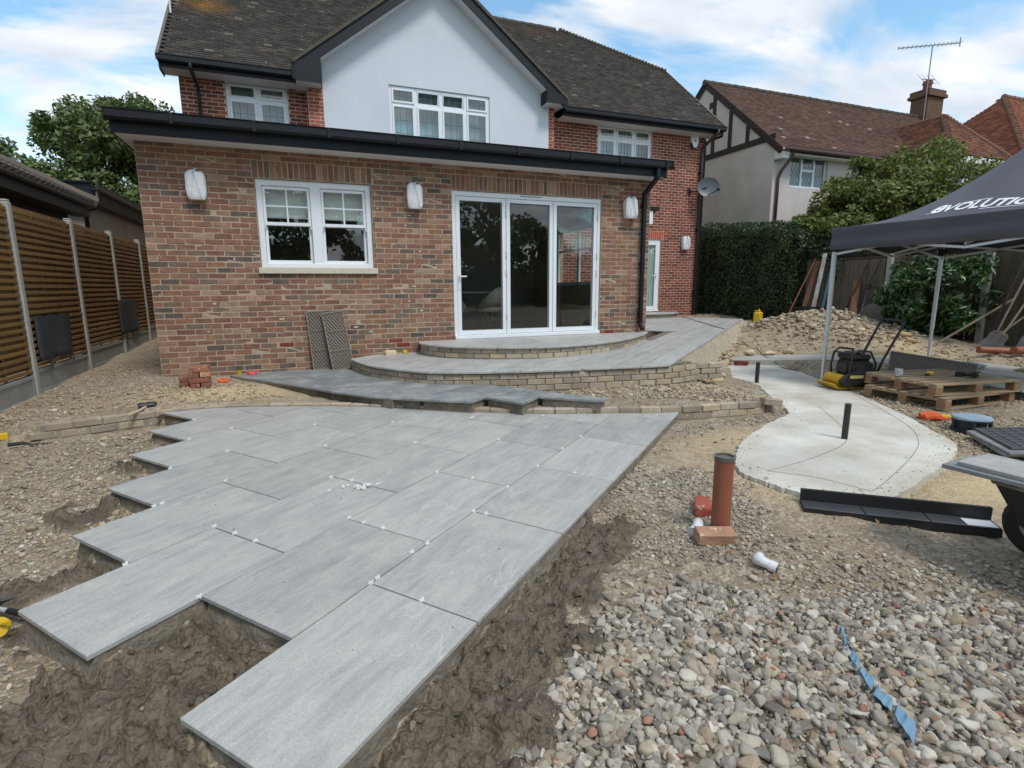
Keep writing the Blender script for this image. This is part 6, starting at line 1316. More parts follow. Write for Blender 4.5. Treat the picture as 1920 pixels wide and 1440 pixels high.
# yellow spirit level end, black trowel tool
lv = empty('spirit_level', (-.95, -2.02, gz(-.95, -2.02)), rotz=R_(24), label='yellow spirit level with black end cap lying at the soil edge', cat='spirit level'); MB().box((-1.0, -.025, 0), (.06, .025, .06), .005).build('bar', MATS['yellow_plastic'], lv); MB().box((-.02, -.028, -.002), (.0, .028, .063), .003).box((-.5, -.027, .01), (-.44, .027, .055), .003).build('end_cap', M_BLK, lv)
tr = empty('pointing_trowel', (-.62, -2.28, gz(-.62, -2.28) + .01), rotz=R_(10), label='dark pointing trowel half buried beside the yellow level', cat='trowel'); MB().add([(0, -.04, 0), (.16, 0, .0), (0, .04, 0), (0, -.04, .006), (.16, 0, .004), (0, .04, .006)], [(0, 2, 1), (3, 4, 5), (0, 1, 4, 3), (1, 2, 5, 4), (2, 0, 3, 5)]).build('blade', mat('steel_dark', sl(66, 64, 62), rough=.5, metal=.4), tr); MB().tube([(0, 0, .01), (-.05, 0, .03), (-.16, 0, .03)], [.008, .016, .018], 8).build('handle', M_BLK, tr)
# hammer and yellow line reel near the slab corner
hm = empty('claw_hammer', (.36, -5.38, gz(.36, -5.38) + .02), rotz=R_(-18), label='claw hammer with a steel shaft lying in the rubble by the slabs', cat='hammer'); MB().tube([(-.07, -.06, .02), (-.05, .0, .03), (-.03, .06, .02), (.02, .11, .01)], [.016, .018, .013, .006], 8).build('head', mat('steel', sl(98, 96, 94), rough=.4, metal=.7), hm); MB().tube([(-.05, .0, .03), (.08, -.03, .02)], .011, 8).build('shaft', mat('white_steel', sl(196, 198, 200), rough=.35, metal=.4), hm); MB().tube([(.08, -.03, .02), (.22, -.07, .012)], [.013, .017], 8).build('grip', M_BLK, hm)
lr = empty('line_reel', (.445, -5.58, gz(.475, -5.6) + .01), rotz=.3, label='small yellow builders line reel against the corner slab', cat='reel'); mb = MB(); mb.M = Matrix.Rotation(R_(70), 4, 'X') @ Matrix.Translation((0, .04, 0)) @ Matrix.Scale(.75, 4); mb.lathe([(.055, -.03), (.058, -.026), (.058, -.022), (.03, -.018), (.03, .018), (.058, .022), (.058, .026), (.055, .03)], 18); mb.build('spool', MATS['yellow_plastic'], lr); MB().tube([(0, 0, .06), (.05, -.05, .08)], .007, 6).build('crank', MATS['yellow_plastic'], lr)
# upright soil pipe, bricks round it, white fittings
pg = gz(4.03, -6.06)
sp_ = empty('soil_pipe', (4.03, -6.05, pg), label='upright brown plastic soil pipe stub standing in the gravel', cat='pipe')
M_TERP = mat('terracotta_plastic', sl(156, 94, 72), sl(138, 82, 64), rough=.5, scale=4, detail=8, stretch=(1, 1, .4), var=.15, rvar=.12)
H_ = .47; MB().lathe([(.055, -.1), (.055, H_ - .03), (.0565, H_ - .028), (.0565, H_), (.050, H_), (.050, H_ - .05), (.001, H_ - .05)], 24).build('barrel', M_TERP, sp_, smooth=False); MB().lathe([(.057, H_ - .024), (.0582, H_ - .022), (.0582, H_ + .003), (.049, H_ + .003), (.049, H_ - .008), (.001, H_ - .010)], 24).build('end_cap', mat('grey_cap', sl(96, 92, 86), rough=.6), sp_)
lbrick(3.90, -6.15, gz(3.9, -6.15) + .038, -.02 - .36, sl(170, 130, 104), 'cracked buff-red brick propped against the brown pipe foot', rx=.12); lbrick(4.15, -5.76, gz(4.15, -5.76) + .03, .9, sl(150, 76, 60), 'bright red brick lying behind the upright brown pipe')
M_WP = mat('white_pipe', sl(214, 215, 214), rough=.35)
wf = empty('pipe_fitting', (3.89, -6.02, gz(3.89, -6.02) + .03), rotz=.4, label='white plastic pipe fitting lying against the brown pipe', cat='pipe fitting'); MB().tube([(-.05, .0, 0), (0, 0, .01), (.04, .02, .03)], [.034, .033, .030], 14).tube([(.0, -.01, 0), (.02, -.055, -.005)], .030, 14).build('body', M_WP, wf, smooth=True); MB().tube([(-.06, 0, -.002), (-.05, 0, 0)], .038, 14).build('collar', M_WP, wf); MB().tube([(.02, -.05, -.005), (.024, -.062, -.006)], .035, 14).build('collar', M_WP, wf)
wf2 = empty('pipe_fitting', (3.93, -6.47, gz(3.93, -6.47) + .03), rotz=R_(-62), label='white plastic elbow fitting alone on the gravel before the pipe', cat='pipe fitting'); MB().tube([(-.045, 0, .012), (0, 0, .008), (.03, 0, 0), (.05, 0, -.003)], [.027, .027, .024, .024], 16).tube([(-.03, .0, .01), (-.025, .035, .02)], .024, 14).build('body', M_WP, wf2, smooth=True); MB().tube([(.03, 0, 0), (.066, 0, -.005)], .029, 16).build('collar', M_WP, wf2); MB().tube([(.0662, 0, -.005), (.067, 0, -.005)], .024, 16).build('bore', M_BLK, wf2)
# black drainage channel
dcx = Vector((4.86, -5.98)); dce = Vector((5.48, -6.64)); ddir = (dce - dcx).normalized(); ang_ = math.atan2(ddir.y, ddir.x)
p0_ = Vector((4.73, -6.02, 0)); p1_ = Vector((5.52, -6.68, 0)); Lc = (p1_ - p0_).length
dc = empty('drain_channel', (p0_.x, p0_.y, -.625), rotz=math.atan2(p1_.y - p0_.y, p1_.x - p0_.x), label='black plastic drainage channel lying on the soil beside the slab', cat='drainage channel')
M_DC = mat('channel_black', sl(30, 31, 33), sl(38, 39, 41), rough=.42, scale=5)
MB().extr([(-.07, 0), (.09, 0), (.09, .13), (.065, .13), (.065, .05), (-.07, .05)], 0, Lc, 'x').build('trough', M_DC, dc)
MB().box((.002, -.068, .0505), (Lc * .33, .064, .056), .002).box((Lc * .335, -.068, .0505), (Lc * .66, .064, .056), .002).box((Lc * .665, -.068, .0505), (Lc - .002, .064, .056), .002).build('cover', mat('channel_cover', sl(58, 60, 63), rough=.5, scale=8, var=.1), dc)
MB().box((Lc * .84, -.06, .0562), (Lc * .985, .04, .0572)).build('label_sticker', mat('sticker', sl(206, 208, 210), rough=.5), dc)
for t in (.16, .5, .82): MB().box((Lc * t, -.01, .0562), (Lc * t + .02, .005, .0568)).build('slot', M_BLK, dc)
# short black posts in the slab
M_STB = mat('black_stub', sl(60, 58, 56), sl(44, 42, 41), rough=.7, scale=9)
for x, y, h, lab in ((7.85, -2.60, .30, 'short black square post at the far end of the concrete slab'), (6.32, -5.11, .33, 'short black square post in the middle of the round concrete slab')): 
    o = tag(MB().box((-.024, -.024, 0), (.024, .024, h), .004).build('stub_post', M_STB), lab, 'post', 'stub posts in the slab'); o.location = (x, y, ZSLAB - .002); o.rotation_euler = (.01, -.02, .5)
lbrick(8.72, -1.05, -.515, -.4, sl(120, 52, 40), 'dark red brick at the path foot, the left of a pair', 'pair of dark red bricks'); lbrick(8.95, -1.18, -.512, -.45, sl(112, 48, 38), 'dark red brick at the path foot, the one against the black post', 'pair of dark red bricks')
# loose brick ends of the low wall
lbrick(6.62, -4.00, -.452, -.25, BUFF_C[1], 'pale brick tilted at the ragged end of the low wall', rx=.0, ry=.1)

# ------------------------------------------------------------------ wheelbarrow carrying slabs
wb = empty('wheelbarrow', (5.40, -6.87, -.64), rotz=R_(-93), label='black wheelbarrow at the garden side, loaded with grey slabs', cat='wheelbarrow')
M_TRAY = mat('black_tray', sl(24, 24, 24), sl(44, 42, 39), rough=.5, scale=5, detail=8)
# local x runs from the wheel towards the handles
x0, x1, zt0, zb0 = .06, 1.05, .50, .17; mb = MB()
topq = [(x0, -.46), (x0, .26), (x1, .26), (x1, -.44)]; botq = [(.24, -.26), (.24, .12), (.75, .12), (.75, -.26)]; V = [(x, y, zt0) for x, y in topq] + [(x * .55 + x2 * .45, y * .55 + y2 * .45, zb0 + .12) for (x, y), (x2, y2) in zip(topq, botq)] + [(x, y, zb0) for x, y in botq]; V2 = [(x * .985 + .004, y * .98, z + .006) for x, y, z in V]
Fq = [(4 * l + i, 4 * l + (i + 1) % 4, 4 * l + 4 + (i + 1) % 4, 4 * l + 4 + i) for l in (0, 1) for i in range(4)] + [(8, 9, 10, 11)]
mb.add(V + V2, Fq + [tuple(12 + q for q in f[::-1]) for f in Fq]); mb.build('tray', M_TRAY, wb)
MB().tube([(x0, -.46, zt0), (x0, .26, zt0), (x1, .26, zt0), (x1, -.44, zt0), (x0, -.46, zt0)], .014, 8).build('rim', mat('dirty_rim', sl(150, 146, 136), sl(90, 86, 80), rough=.7, scale=12), wb)
M_GALV = mat('galvanised', sl(176, 180, 180), sl(150, 152, 150), rough=.45, metal=.5, scale=9)
MB().tube([(.06, -.05, .17), (.2, -.22, .18), (.60, -.27, .22), (1.3, -.30, .55)], .017, 8).tube([(.06, .05, .17), (.2, .22, .18), (.60, .27, .22), (1.3, .30, .55)], .017, 8).build('frame', M_GALV, wb, smooth=True)
MB().tube([(.30, -.33, .46), (.24, -.31, .20), (.22, -.29, .02), (.38, -.30, .02), (.56, -.26, .22)], .017, 8).build('leg', M_GALV, wb, smooth=True); MB().tube([(.30, .2, .22), (.22, .20, .02), (.38, .20, .02), (.56, .2, .22)], .017, 8).build('leg', M_GALV, wb, smooth=True)
mb = MB(); mb.M = Matrix.Translation((.06, 0, .18)) @ Matrix.Rotation(R_(90), 4, 'X'); mb.lathe([(.10, -.035), (.14, -.04), (.17, -.025), (.175, 0), (.17, .025), (.14, .04), (.10, .035)], 24); wh = mb.build('wheel', M_BLK, wb); mb = MB(); mb.M = Matrix.Translation((.06, 0, .18)) @ Matrix.Rotation(R_(90), 4, 'X'); mb.lathe([(.02, -.05), (.105, -.03), (.105, .03), (.02, .05)], 16).build('hub', M_GALV, wh)
for i, (dx_, dy_, rz_) in enumerate(((.02, .0, .02), (.07, .012, -.01))):
    o = MB().box((-.45, -.15, 0), (.45, .15, .022), .002).build('loose_slab', M_SLAB3 if i == 0 else M_SLAB); o.location = (5.06 + .03 * i, -7.14 - .05 * i, -.64 + .515 + .0226 * i); o.rotation_euler = (0, 0, R_(-86) + rz_)
    tag(o, ['lower grey slab of the pair carried on the wheelbarrow', 'upper grey slab of the pair carried on the wheelbarrow'][i], 'slab')
# slabs and grid mat lying at the right
for i in range(2):
    o = MB().box((-.45, -.3, 0), (.45, .3, .022), .002).build('loose_slab', M_SLAB3); o.location = (7.62, -5.98, -.52 + .024 * i); o.rotation_euler = (R_(3), R_(-5), R_(-38 + 4 * i)); tag(o, ['bottom slab of the pair lying on the soil under the grid mat', 'top slab of the pair lying on the soil under the grid mat'][i], 'slab')
gm_ = empty('grid_mat', (7.66, -5.98, -.468), label='black rubber grid mat lying on the slabs at the slab edge', cat='mat'); gm_.rotation_euler = (R_(3), R_(-5), R_(-36)); MB().box((-.43, -.27, 0), (.43, .27, .014), .003).build('sheet', mat('grid_rubber', sl(74, 76, 78), rough=.6, scale=7, var=.15), gm_); mb = MB()
for k in range(11): mb.box((-.42 + .084 * k - .006, -.265, .0145), (-.42 + .084 * k + .006, .265, .021))
for k in range(8): mb.box((-.425, -.26 + .074 * k - .006, .0146), (.425, -.26 + .074 * k + .006, .0205))
mb.build('ribs', mat('grid_rib', sl(92, 95, 98), rough=.55), gm_)
# cable reel with blue lid, orange gloves
cr2 = empty('cable_reel', (7.72, -5.35, gz(7.72, -5.35)), label='low black cable reel with a pale blue lid on the soil', cat='cable reel'); MB().lathe([(.15, 0), (.155, .03), (.12, .04), (.12, .11), (.15, .115), (.15, .13)], 24).build('drum', mat('reel_black', sl(38, 44, 52), rough=.5), cr2); MB().lathe([(.155, .131), (.16, .14), (.155, .155), (.10, .162), (.001, .165)], 24).build('lid', mat('blue_lid', sl(120, 146, 168), sl(170, 184, 192), rough=.4, scale=5), cr2); 
for k in range(5): a = k * 2 * math.pi / 5; MB().box((.142 * math.cos(a) - .014, .142 * math.sin(a) - .014, .025), (.142 * math.cos(a) + .014, .142 * math.sin(a) + .014, .135), .004).build('strut', MATS['reel_black'], cr2)
gl = empty('work_gloves', (7.85, -4.98, gz(7.85, -4.98) + .01), rotz=R_(-30), label='pair of orange work gloves dropped by the concrete slab', cat='gloves'); mb = MB()
for s in (0, 1):
    o_ = .05 * s
    mb.tube([(-.12, o_ * 1.5, .02), (-.04, o_ * 1.5, .035), (.03, o_ * 1.5, .03)], [.035, .042, .036], 10)
    for f_ in range(4): mb.tube([(.02, o_ * 1.5 - .03 + .02 * f_, .03), (.09, o_ * 1.5 - .04 + .026 * f_, .02)], [.012, .009], 7)
    mb.tube([(-.03, o_ * 1.5 - .03, .03), (.02, o_ * 1.5 - .075, .02)], [.013, .009], 7)
mb.build('palms', mat('orange_glove', sl(216, 94, 44), sl(196, 78, 36), rough=.8, scale=14), gl); MB().tube([(.0, .10, .012), (.12, .12, .012), (.2, .10, .012)], .022, 8).build('cuffs', MATS['yellow_plastic'], gl)

# ------------------------------------------------------------------ pallets and what lies on them
M_PAL = mat('pallet_wood', sl(168, 146, 116), sl(138, 118, 92), rough=.9, scale=4, detail=9, stretch=(.5, 5, 5), bump=.003, bscale=24, var=.2)
def pallet(loc, rz, label):
    t = empty('wooden_pallet', loc, rotz=rz, label=label, cat='pallet', group='stacked wooden pallets'); L, W = 1.2, .95; bd = None
    for k in range(7): y = -W / 2 + .05 + k * (W - .1) / 6; MB().box((-L / 2, y - .045, .115), (L / 2, y + .045, .135), .002).build('deck_board', M_PAL, t)
    for x in (-L / 2 + .05, 0, L / 2 - .05):
        MB().box((x - .045, -W / 2, .0945), (x + .045, W / 2, .1145), .002).build('stringer', M_PAL, t)
        for y in (-W / 2 + .05, 0, W / 2 - .05): MB().box((x - .05, y - .05, .02), (x + .05, y + .05, .0942), .003).build('block', mat('pallet_block', sl(150, 118, 88), sl(130, 96, 70), rough=.9, scale=8), t)
    for y in (-W / 2 + .05, 0, W / 2 - .05): MB().box((-L / 2, y - .048, 0), (L / 2, y + .048, .0198), .002).build('bottom_board', M_PAL, t)
    return t
pz = gz(8.95, -4.35); pallet((8.93, -4.33, pz), R_(-2), 'lower wooden pallet of the stack beside the concrete slab'); pallet((9.0, -4.30, pz + .138), R_(-10), 'upper wooden pallet of the stack, with tools lying on it'); ptop = pz + .138 + .1355
mg = empty('mug', (8.52, -4.12, ptop), label='white patterned mug standing on the pallet corner', cat='mug'); MB().lathe([(.036, 0), (.042, .01), (.043, .095), (.039, .095), (.038, .02), (.001, .018)], 18).build('cup', mat('mug_white', sl(210, 212, 210), sl(120, 124, 128), rough=.3, scale=26), mg); MB().tube([(.04, 0, .075), (.07, 0, .07), (.072, 0, .035), (.04, 0, .025)], .006, 6).build('handle', MATS['mug_white'], mg)
tm = empty('tape_measure', (8.95, -4.22, ptop), label='yellow and black tape measure on the upper pallet', cat='tape measure'); MB().box((-.035, -.03, 0), (.035, .03, .05), .012).build('case', MATS['yellow_plastic'], tm); MB().box((-.075, -.02, 0), (-.03, .02, .02), .004).build('grip', M_BLK, tm)
dr = empty('cordless_drill', (9.25, -4.55, ptop), rotz=.3, label='black and green cordless drill lying on the upper pallet', cat='drill'); MB().tube([(-.11, 0, .04), (-.08, 0, .042), (.06, 0, .042), (.1, 0, .04)], [.03, .036, .034, .02], 12).tube([(.1, 0, .04), (.15, 0, .04)], .012, 8).build('motor', M_BLK, dr); MB().tube([(-.05, 0, .04), (-.03, .13, .03)], [.022, .02], 8).box((-.08, .11, 0), (.03, .19, .06), .01).build('grip_battery', M_BLK, dr); MB().box((-.06, -.038, .03), (.04, .038, .055), .004).build('green_trim', mat('lime_plastic', sl(150, 170, 40), rough=.5), dr)
tag(MB().box((9.55, -4.88, -.42), (10.65, -3.95, -.40), .003).build('glass_sheet', mat('greenish_sheet', sl(160, 172, 166), rough=.15, spec=.7)), 'greenish flat sheet lying behind the pallets', 'sheet').rotation_euler = (0, 0, 0)
# plate compactor
pc = empty('plate_compactor', (8.62, -3.38, gz(8.62, -3.38)), rotz=R_(-18), label='yellow and black petrol plate compactor standing on the soil', cat='plate compactor')
M_YEL = mat('compactor_yellow', sl(206, 164, 40), sl(178, 138, 36), rough=.55, scale=7, var=.15); M_CBL = mat('compactor_black', sl(34, 34, 35), sl(50, 48, 46), rough=.55, scale=7)
MB().extr([(-.30, .07), (-.24, .01), (.20, .01), (.28, .08), (.27, .095), (.19, .03), (-.23, .03), (-.285, .085)], -.19, .19, 'y').build('base_plate', M_YEL, pc); mb = MB(); mb.tube([(-.15, -.15, .12), (-.15, .15, .12)], .075, 14).box((-.22, -.12, .03), (-.06, .12, .06)); mb.build('exciter', M_YEL, pc)
MB().extr([(-.20, .06), (-.10, .04), (.16, .12), (.22, .22), (.20, .30), (.10, .32), (-.14, .20), (-.22, .13)], -.245, -.17, 'y').build('belt_guard', M_CBL, pc)
MB().box((-.08, -.16, .08), (.26, .17, .17), .01).box((-.06, -.15, .16), (.22, .13, .38), .02).box((-.07, -.17, .385), (.22, .15, .46), .03).box((-.0, -.1, .46), (.12, .1, .485), .01).box((-.09, -.1, .2), (-.05, .1, .34), .01).box((.2, -.14, .2), (.27, .04, .34), .015).tube([(.02, -.155, .27), (.02, -.215, .27)], .095, 16).tube([(.02, -.215, .27), (.02, -.235, .27)], .06, 14).build('engine', M_CBL, pc); MB().box((.1, .06, .28), (.27, .19, .4), .02).build('air_filter', M_CBL, pc)
for y in (-.19, .19): MB().tube([(-.08, y, .08), (-.1, y, .30), (-.07, y, .47), (.0, y, .52), (.18, y * .9, .50), (.25, y, .35), (.25, y, .1)], .014, 8).build('roll_bar', M_CBL, pc, smooth=True)
MB().tube([(-.07, -.19, .47), (-.07, .19, .47)], .014, 8).build('roll_bar', M_CBL, pc)
MB().tube([(.24, -.2, .14), (.34, -.2, .40), (.56, -.21, .86), (.60, -.19, .90), (.60, .19, .90), (.56, .21, .86), (.34, .2, .40), (.24, .2, .14)], .016, 8).build('handle', M_CBL, pc, smooth=True)
mb = MB(); mb.tube([(.3, -.25, .08), (.3, -.2, .08)], .055, 12).tube([(.3, .2, .08), (.3, .25, .08)], .055, 12); mb.build('wheel', M_BLK, pc); MB().box((-.12, -.2462, .16), (.06, -.2451, .20)).build('decal', mat('decal_yellow', sl(200, 190, 120), rough=.5), pc)

# ------------------------------------------------------------------ far end: can, tools, planks, rubble bits
jc = empty('jerry_can', (13.2, 2.62, gz(13.2, 2.62)), rotz=.5, label='yellow plastic jerry can standing by the hedge', cat='jerry can'); MB().box((-.13, -.09, 0), (.13, .09, .30), .03).box((-.11, -.07, .30), (-.02, .07, .35), .02).build('body', MATS['yellow_plastic'], jc); MB().tube([(-.02, 0, .335), (.04, 0, .37), (.10, 0, .34), (.11, 0, .28)], .018, 8).build('handle', MATS['yellow_plastic'], jc); MB().tube([(-.08, 0, .34), (-.08, 0, .38)], .03, 10).build('cap', M_BLK, jc)
wbx = empty('bottle', (12.95, 2.0, gz(12.95, 2.0) + .04), rotz=-.4, label='white and green bottle lying on the soil by the jerry can', cat='bottle'); MB().tube([(-.14, 0, 0), (-.12, 0, .0), (.08, 0, 0), (.12, 0, 0), (.17, 0, 0)], [.05, .062, .062, .03, .028], 12).build('body', M_WP, wbx); MB().tube([(-.04, 0, 0), (.06, 0, 0)], .064, 12).build('label_band', mat('green_band', sl(40, 84, 70), rough=.5), wbx)
tag(MB().add([(12.2, 1.5, .02), (12.9, 1.15, .1), (12.95, .75, .16), (12.3, .9, .08), (12.2, 1.5, .0), (12.9, 1.15, .08), (12.95, .75, .14), (12.3, .9, .06)], [(0, 1, 2, 3), (7, 6, 5, 4), (0, 4, 5, 1), (1, 5, 6, 2), (2, 6, 7, 3), (3, 7, 4, 0)]).build('plastic_sheet', mat('grey_sheet', sl(160, 162, 160), sl(136, 138, 136), rough=.5, scale=6)), 'crumpled grey plastic sheet lying on the rubble heap', 'sheet')
def pole(name, a, b, r, m, label, cat, group=None, sq=None):
    base = Vector(a); t = empty(name, base, label=label, cat=cat, group=group)
    mb = MB(); e = Vector(b) - base
    (mb.beam((0, 0, 0), e, sq[0], sq[1], .003) if sq else mb.tube([(0, 0, 0), e], r, 8)); mb.build('shaft', m, t); return t
M_RUST = mat('rusty_pole', sl(132, 74, 52), sl(104, 62, 48), rough=.8, scale=6); M_WDN = mat('plank_brown', sl(120, 78, 54), sl(92, 62, 46), rough=.85, scale=3, stretch=(4, 4, .5)); M_WPL = mat('whitish_post', sl(186, 186, 178), sl(132, 128, 120), rough=.8, scale=5); M_TEAL = mat('teal_pole', sl(70, 120, 134), rough=.5); M_HND = mat('ash_pole', sl(140, 128, 108), sl(116, 104, 86), rough=.8, scale=4)
pole('metal_pole', (13.15, 1.75, -.15), (14.08, 1.75, 1.5), .018, M_RUST, 'thin rusty red pole leaning at the end of the hedge', 'pole')
pole('plank', (13.4, 1.52, -.12), (14.07, 1.66, 1.42), 0, M_WDN, 'dark brown plank leaning beside the rusty pole', 'plank', sq=(.11, .03))
pole('post_offcut', (13.55, 1.32, -.1), (14.06, 1.48, 1.60), 0, M_WPL, 'whitish weathered post leaning on the grey fence panel', 'post', sq=(.08, .05))
pole('pipe_length', (13.75, 1.22, -.05), (14.08, 1.26, 1.45), .028, M_TEAL, 'teal blue pipe leaning on the grey fence panel', 'pipe')
pole('plank', (13.65, .30, 0.0), (14.1, .60, .95), 0, mat('reddish_plank', sl(122, 84, 62), sl(96, 66, 50), rough=.85, scale=4), 'broad reddish plank leaning on the middle of the grey panel', 'plank', sq=(.14, .03))
pole('plank', (13.7, .62, 0.0), (14.12, .42, 1.30), 0, M_TIM, 'slim dark batten leaning on the middle of the grey panel', 'batten', sq=(.03, .02)); pole('plank', (13.75, .42, 0.0), (14.1, .08, 1.4), 0, M_TIM, 'slim dark batten crossing towards the pale concrete post', 'batten', sq=(.03, .02))
def shovel(loc, tip, label, hm, grp, blade=True, dh=True):
    base = Vector(loc); t = empty('shovel', base, label=label, cat='shovel', group=grp); e = Vector(tip) - base; d = e.normalized(); side = d.cross(Vector((-1, 0, 0.2))).normalized()
    MB().tube([d * .30, e], .017, 8).build('shaft', hm, t)
    if dh: MB().tube([e, e + d * .05 + side * .06, e + d * .11 + side * .06, e + d * .11 - side * .06, e + d * .05 - side * .06, e], .012, 6).build('grip', hm if hm is M_TEAL else M_BLK, t)
    if blade:
        f = d.cross(side); V = [d * .34 + side * .05, d * .34 - side * .05, d * .28 - side * .10, d * .04 - side * .09, d * .0, d * .04 + side * .09, d * .28 + side * .10]; mb = MB(); mb.add([tuple(v) for v in V] + [tuple(v + f * .012) for v in V], [tuple(range(7)), tuple(range(13, 6, -1))] + [(i, 7 + i, 7 + (i + 1) % 7, (i + 1) % 7) for i in range(7)]); mb.build('blade', mat('shovel_steel', sl(112, 110, 104), sl(84, 80, 74), rough=.6, metal=.3, scale=9), t)
    return t
M_BLUE = mat('blue_grp', sl(52, 84, 130), rough=.45); TG = 'long-handled tools leaning on the board fence'
shovel((13.72, .22, -.1), (14.05, .30, .72), 'shovel with a grey D-grip stuck behind the rubble heap', mat('grey_grp', sl(74, 82, 92), rough=.5), TG); shovel((13.7, -.02, -.05), (14.06, -.18, .62), 'dark handled shovel leaning beside the hose drum', M_BLK, TG, dh=False)
hd = empty('hose_drum', (13.55, -.28, gz(13.55, -.28) + .0), rotz=.3, label='grey hose drum lying behind the rubble heap', cat='hose drum'); mb = MB(); mb.M = Matrix.Translation((0, 0, .23)) @ Matrix.Rotation(R_(90), 4, 'Y'); mb.lathe([(.23, -.16), (.23, -.14), (.19, -.135), (.20, -.07), (.195, 0), (.20, .07), (.19, .135), (.23, .14), (.23, .16)], 22); mb.build('drum', mat('hose_grey', sl(116, 112, 102), sl(96, 92, 84), rough=.7, scale=4), hd); MB().tube([(0, -.2, .05), (0, -.24, .3), (0, -.1, .5)], .02, 6).build('frame', M_BLK, hd)
crt = empty('plastic_crate', (13.35, 1.2, gz(13.35, 1.2)), rotz=.2, label='black plastic crate at the foot of the leaning posts', cat='crate'); mb = MB()
for k in range(5): z = .03 + .055 * k; mb.box((-.2, -.3, z), (-.18, .3, z + .03)).box((.18, -.3, z), (.2, .3, z + .03)).box((-.18, -.3, z), (.18, -.28, z + .03)).box((-.18, .28, z), (.18, .3, z + .03))
for x in (-.2, .16):
    for y in (-.3, .26): mb.box((x, y, 0), (x + .04, y + .04, .3))
mb.box((-.19, -.29, 0), (.19, .29, .02)); mb.build('shell', M_BLK, crt)
# tools at the right by the fence
gt = lambda x, y: gz(x, y)
shovel((13.25, -2.62, -.30), (14.02, -2.78, 1.48), 'tall ash-handled rake nearest the laurel, leaning on the fence', M_HND, TG, dh=False); shovel((13.1, -2.75, -.32), (14.03, -3.05, 1.35), 'ash-handled shovel with a wide blade leaning on the fence', M_HND, TG, dh=False)
shovel((13.2, -2.52, -.30), (14.0, -3.35, .90), 'ash-handled shovel leaning at a slant across the others', M_HND, TG, dh=False); shovel((13.3, -3.05, -.30), (14.0, -3.12, .62), 'blue D-handled shovel with a dusty blade by the fence', M_BLUE, TG); pole('plank', (12.9, -1.95, -.28), (14.0, -2.5, .55), 0, M_HND, 'thin weathered batten lying low against the fence', 'batten', sq=(.03, .03))
pole('metal_pole', (13.35, -2.50, -.3), (14.0, -2.66, 1.6), .022, M_TIM, 'black scaffold-like pole leaning between the rakes', 'pole')
for i, (x, y, a) in enumerate(((12.55, -3.15, -.5), (12.75, -3.45, -.2))): o = tag(MB().tube([(-.35, 0, .06), (-.3, 0, .06), (.3, 0, .06), (.35, 0, .06)], [.06, .055, .055, .06], 12).build('clay_pipe', M_TERP), ['brown pipe offcut lying before the leaning tools', 'second brown pipe offcut behind the first, by the fence'][i], 'pipe'); o.location = (x, y, gz(x, y) + .01); o.rotation_euler = (0, .05, a)
# black cable snaking from the house over the path
cab = [(12.0, 4.2), (11.2, 2.6), (10.6, 1.4), (10.25, .65)]; P = [(x, y, zt(x, y) + .008) for x, y in spline(cab, 6)] + [(x, y, gz(x, y) + .012) for x, y in spline([(10.2, .45), (10.35, .05), (10.1, -.45), (9.75, -.9), (9.6, -1.2)], 5)] + [(9.3, -1.75, ZSLAB + .012), (9.25, -2.1, ZSLAB + .012)]
tag(MB().tube(P, .007, 5).build('power_cable', M_BLK), 'thin black cable running over the path towards the concrete slab', 'cable')
# blue plastic shreds in the gravel
bl = empty('blue_plastic_strip', (3.65, -7.25, -.64), label='torn strip of blue plastic half buried in the gravel', cat='plastic strip'); M_BLP = mat('blue_sheet', sl(92, 132, 160), sl(120, 150, 168), rough=.5, scale=10)
path_ = [(3.84, -6.98), (3.74, -7.08), (3.68, -7.18), (3.63, -7.27), (3.61, -7.36), (3.55, -7.47)]
for iq, ((xa, ya), (xb, yb)) in enumerate(zip(path_[:-1], path_[1:])):
    n = 5; w = random.uniform(.010, .018) + .006 * iq; V = []
    for i in range(n + 1): t = i / n * .85; x, y = xa + (xb - xa) * t, ya + (yb - ya) * t; z = gz(x, y) + .030 + .008 * random.random(); V += [(x - w, y - w * .5, z + random.uniform(-.006, .006)), (x + w * random.uniform(.5, 1.2), y + w * .4, z + random.uniform(-.004, .008))]
    V += [(x, y, z - .004) for x, y, z in V]; k = 2 * (n + 1); mb = MB().add(V, [(2 * i, 2 * i + 1, 2 * i + 3, 2 * i + 2) for i in range(n)] + [(k + 2 * i + 2, k + 2 * i + 3, k + 2 * i + 1, k + 2 * i) for i in range(n)]); tp(bl, mb, 'shred', M_BLP)

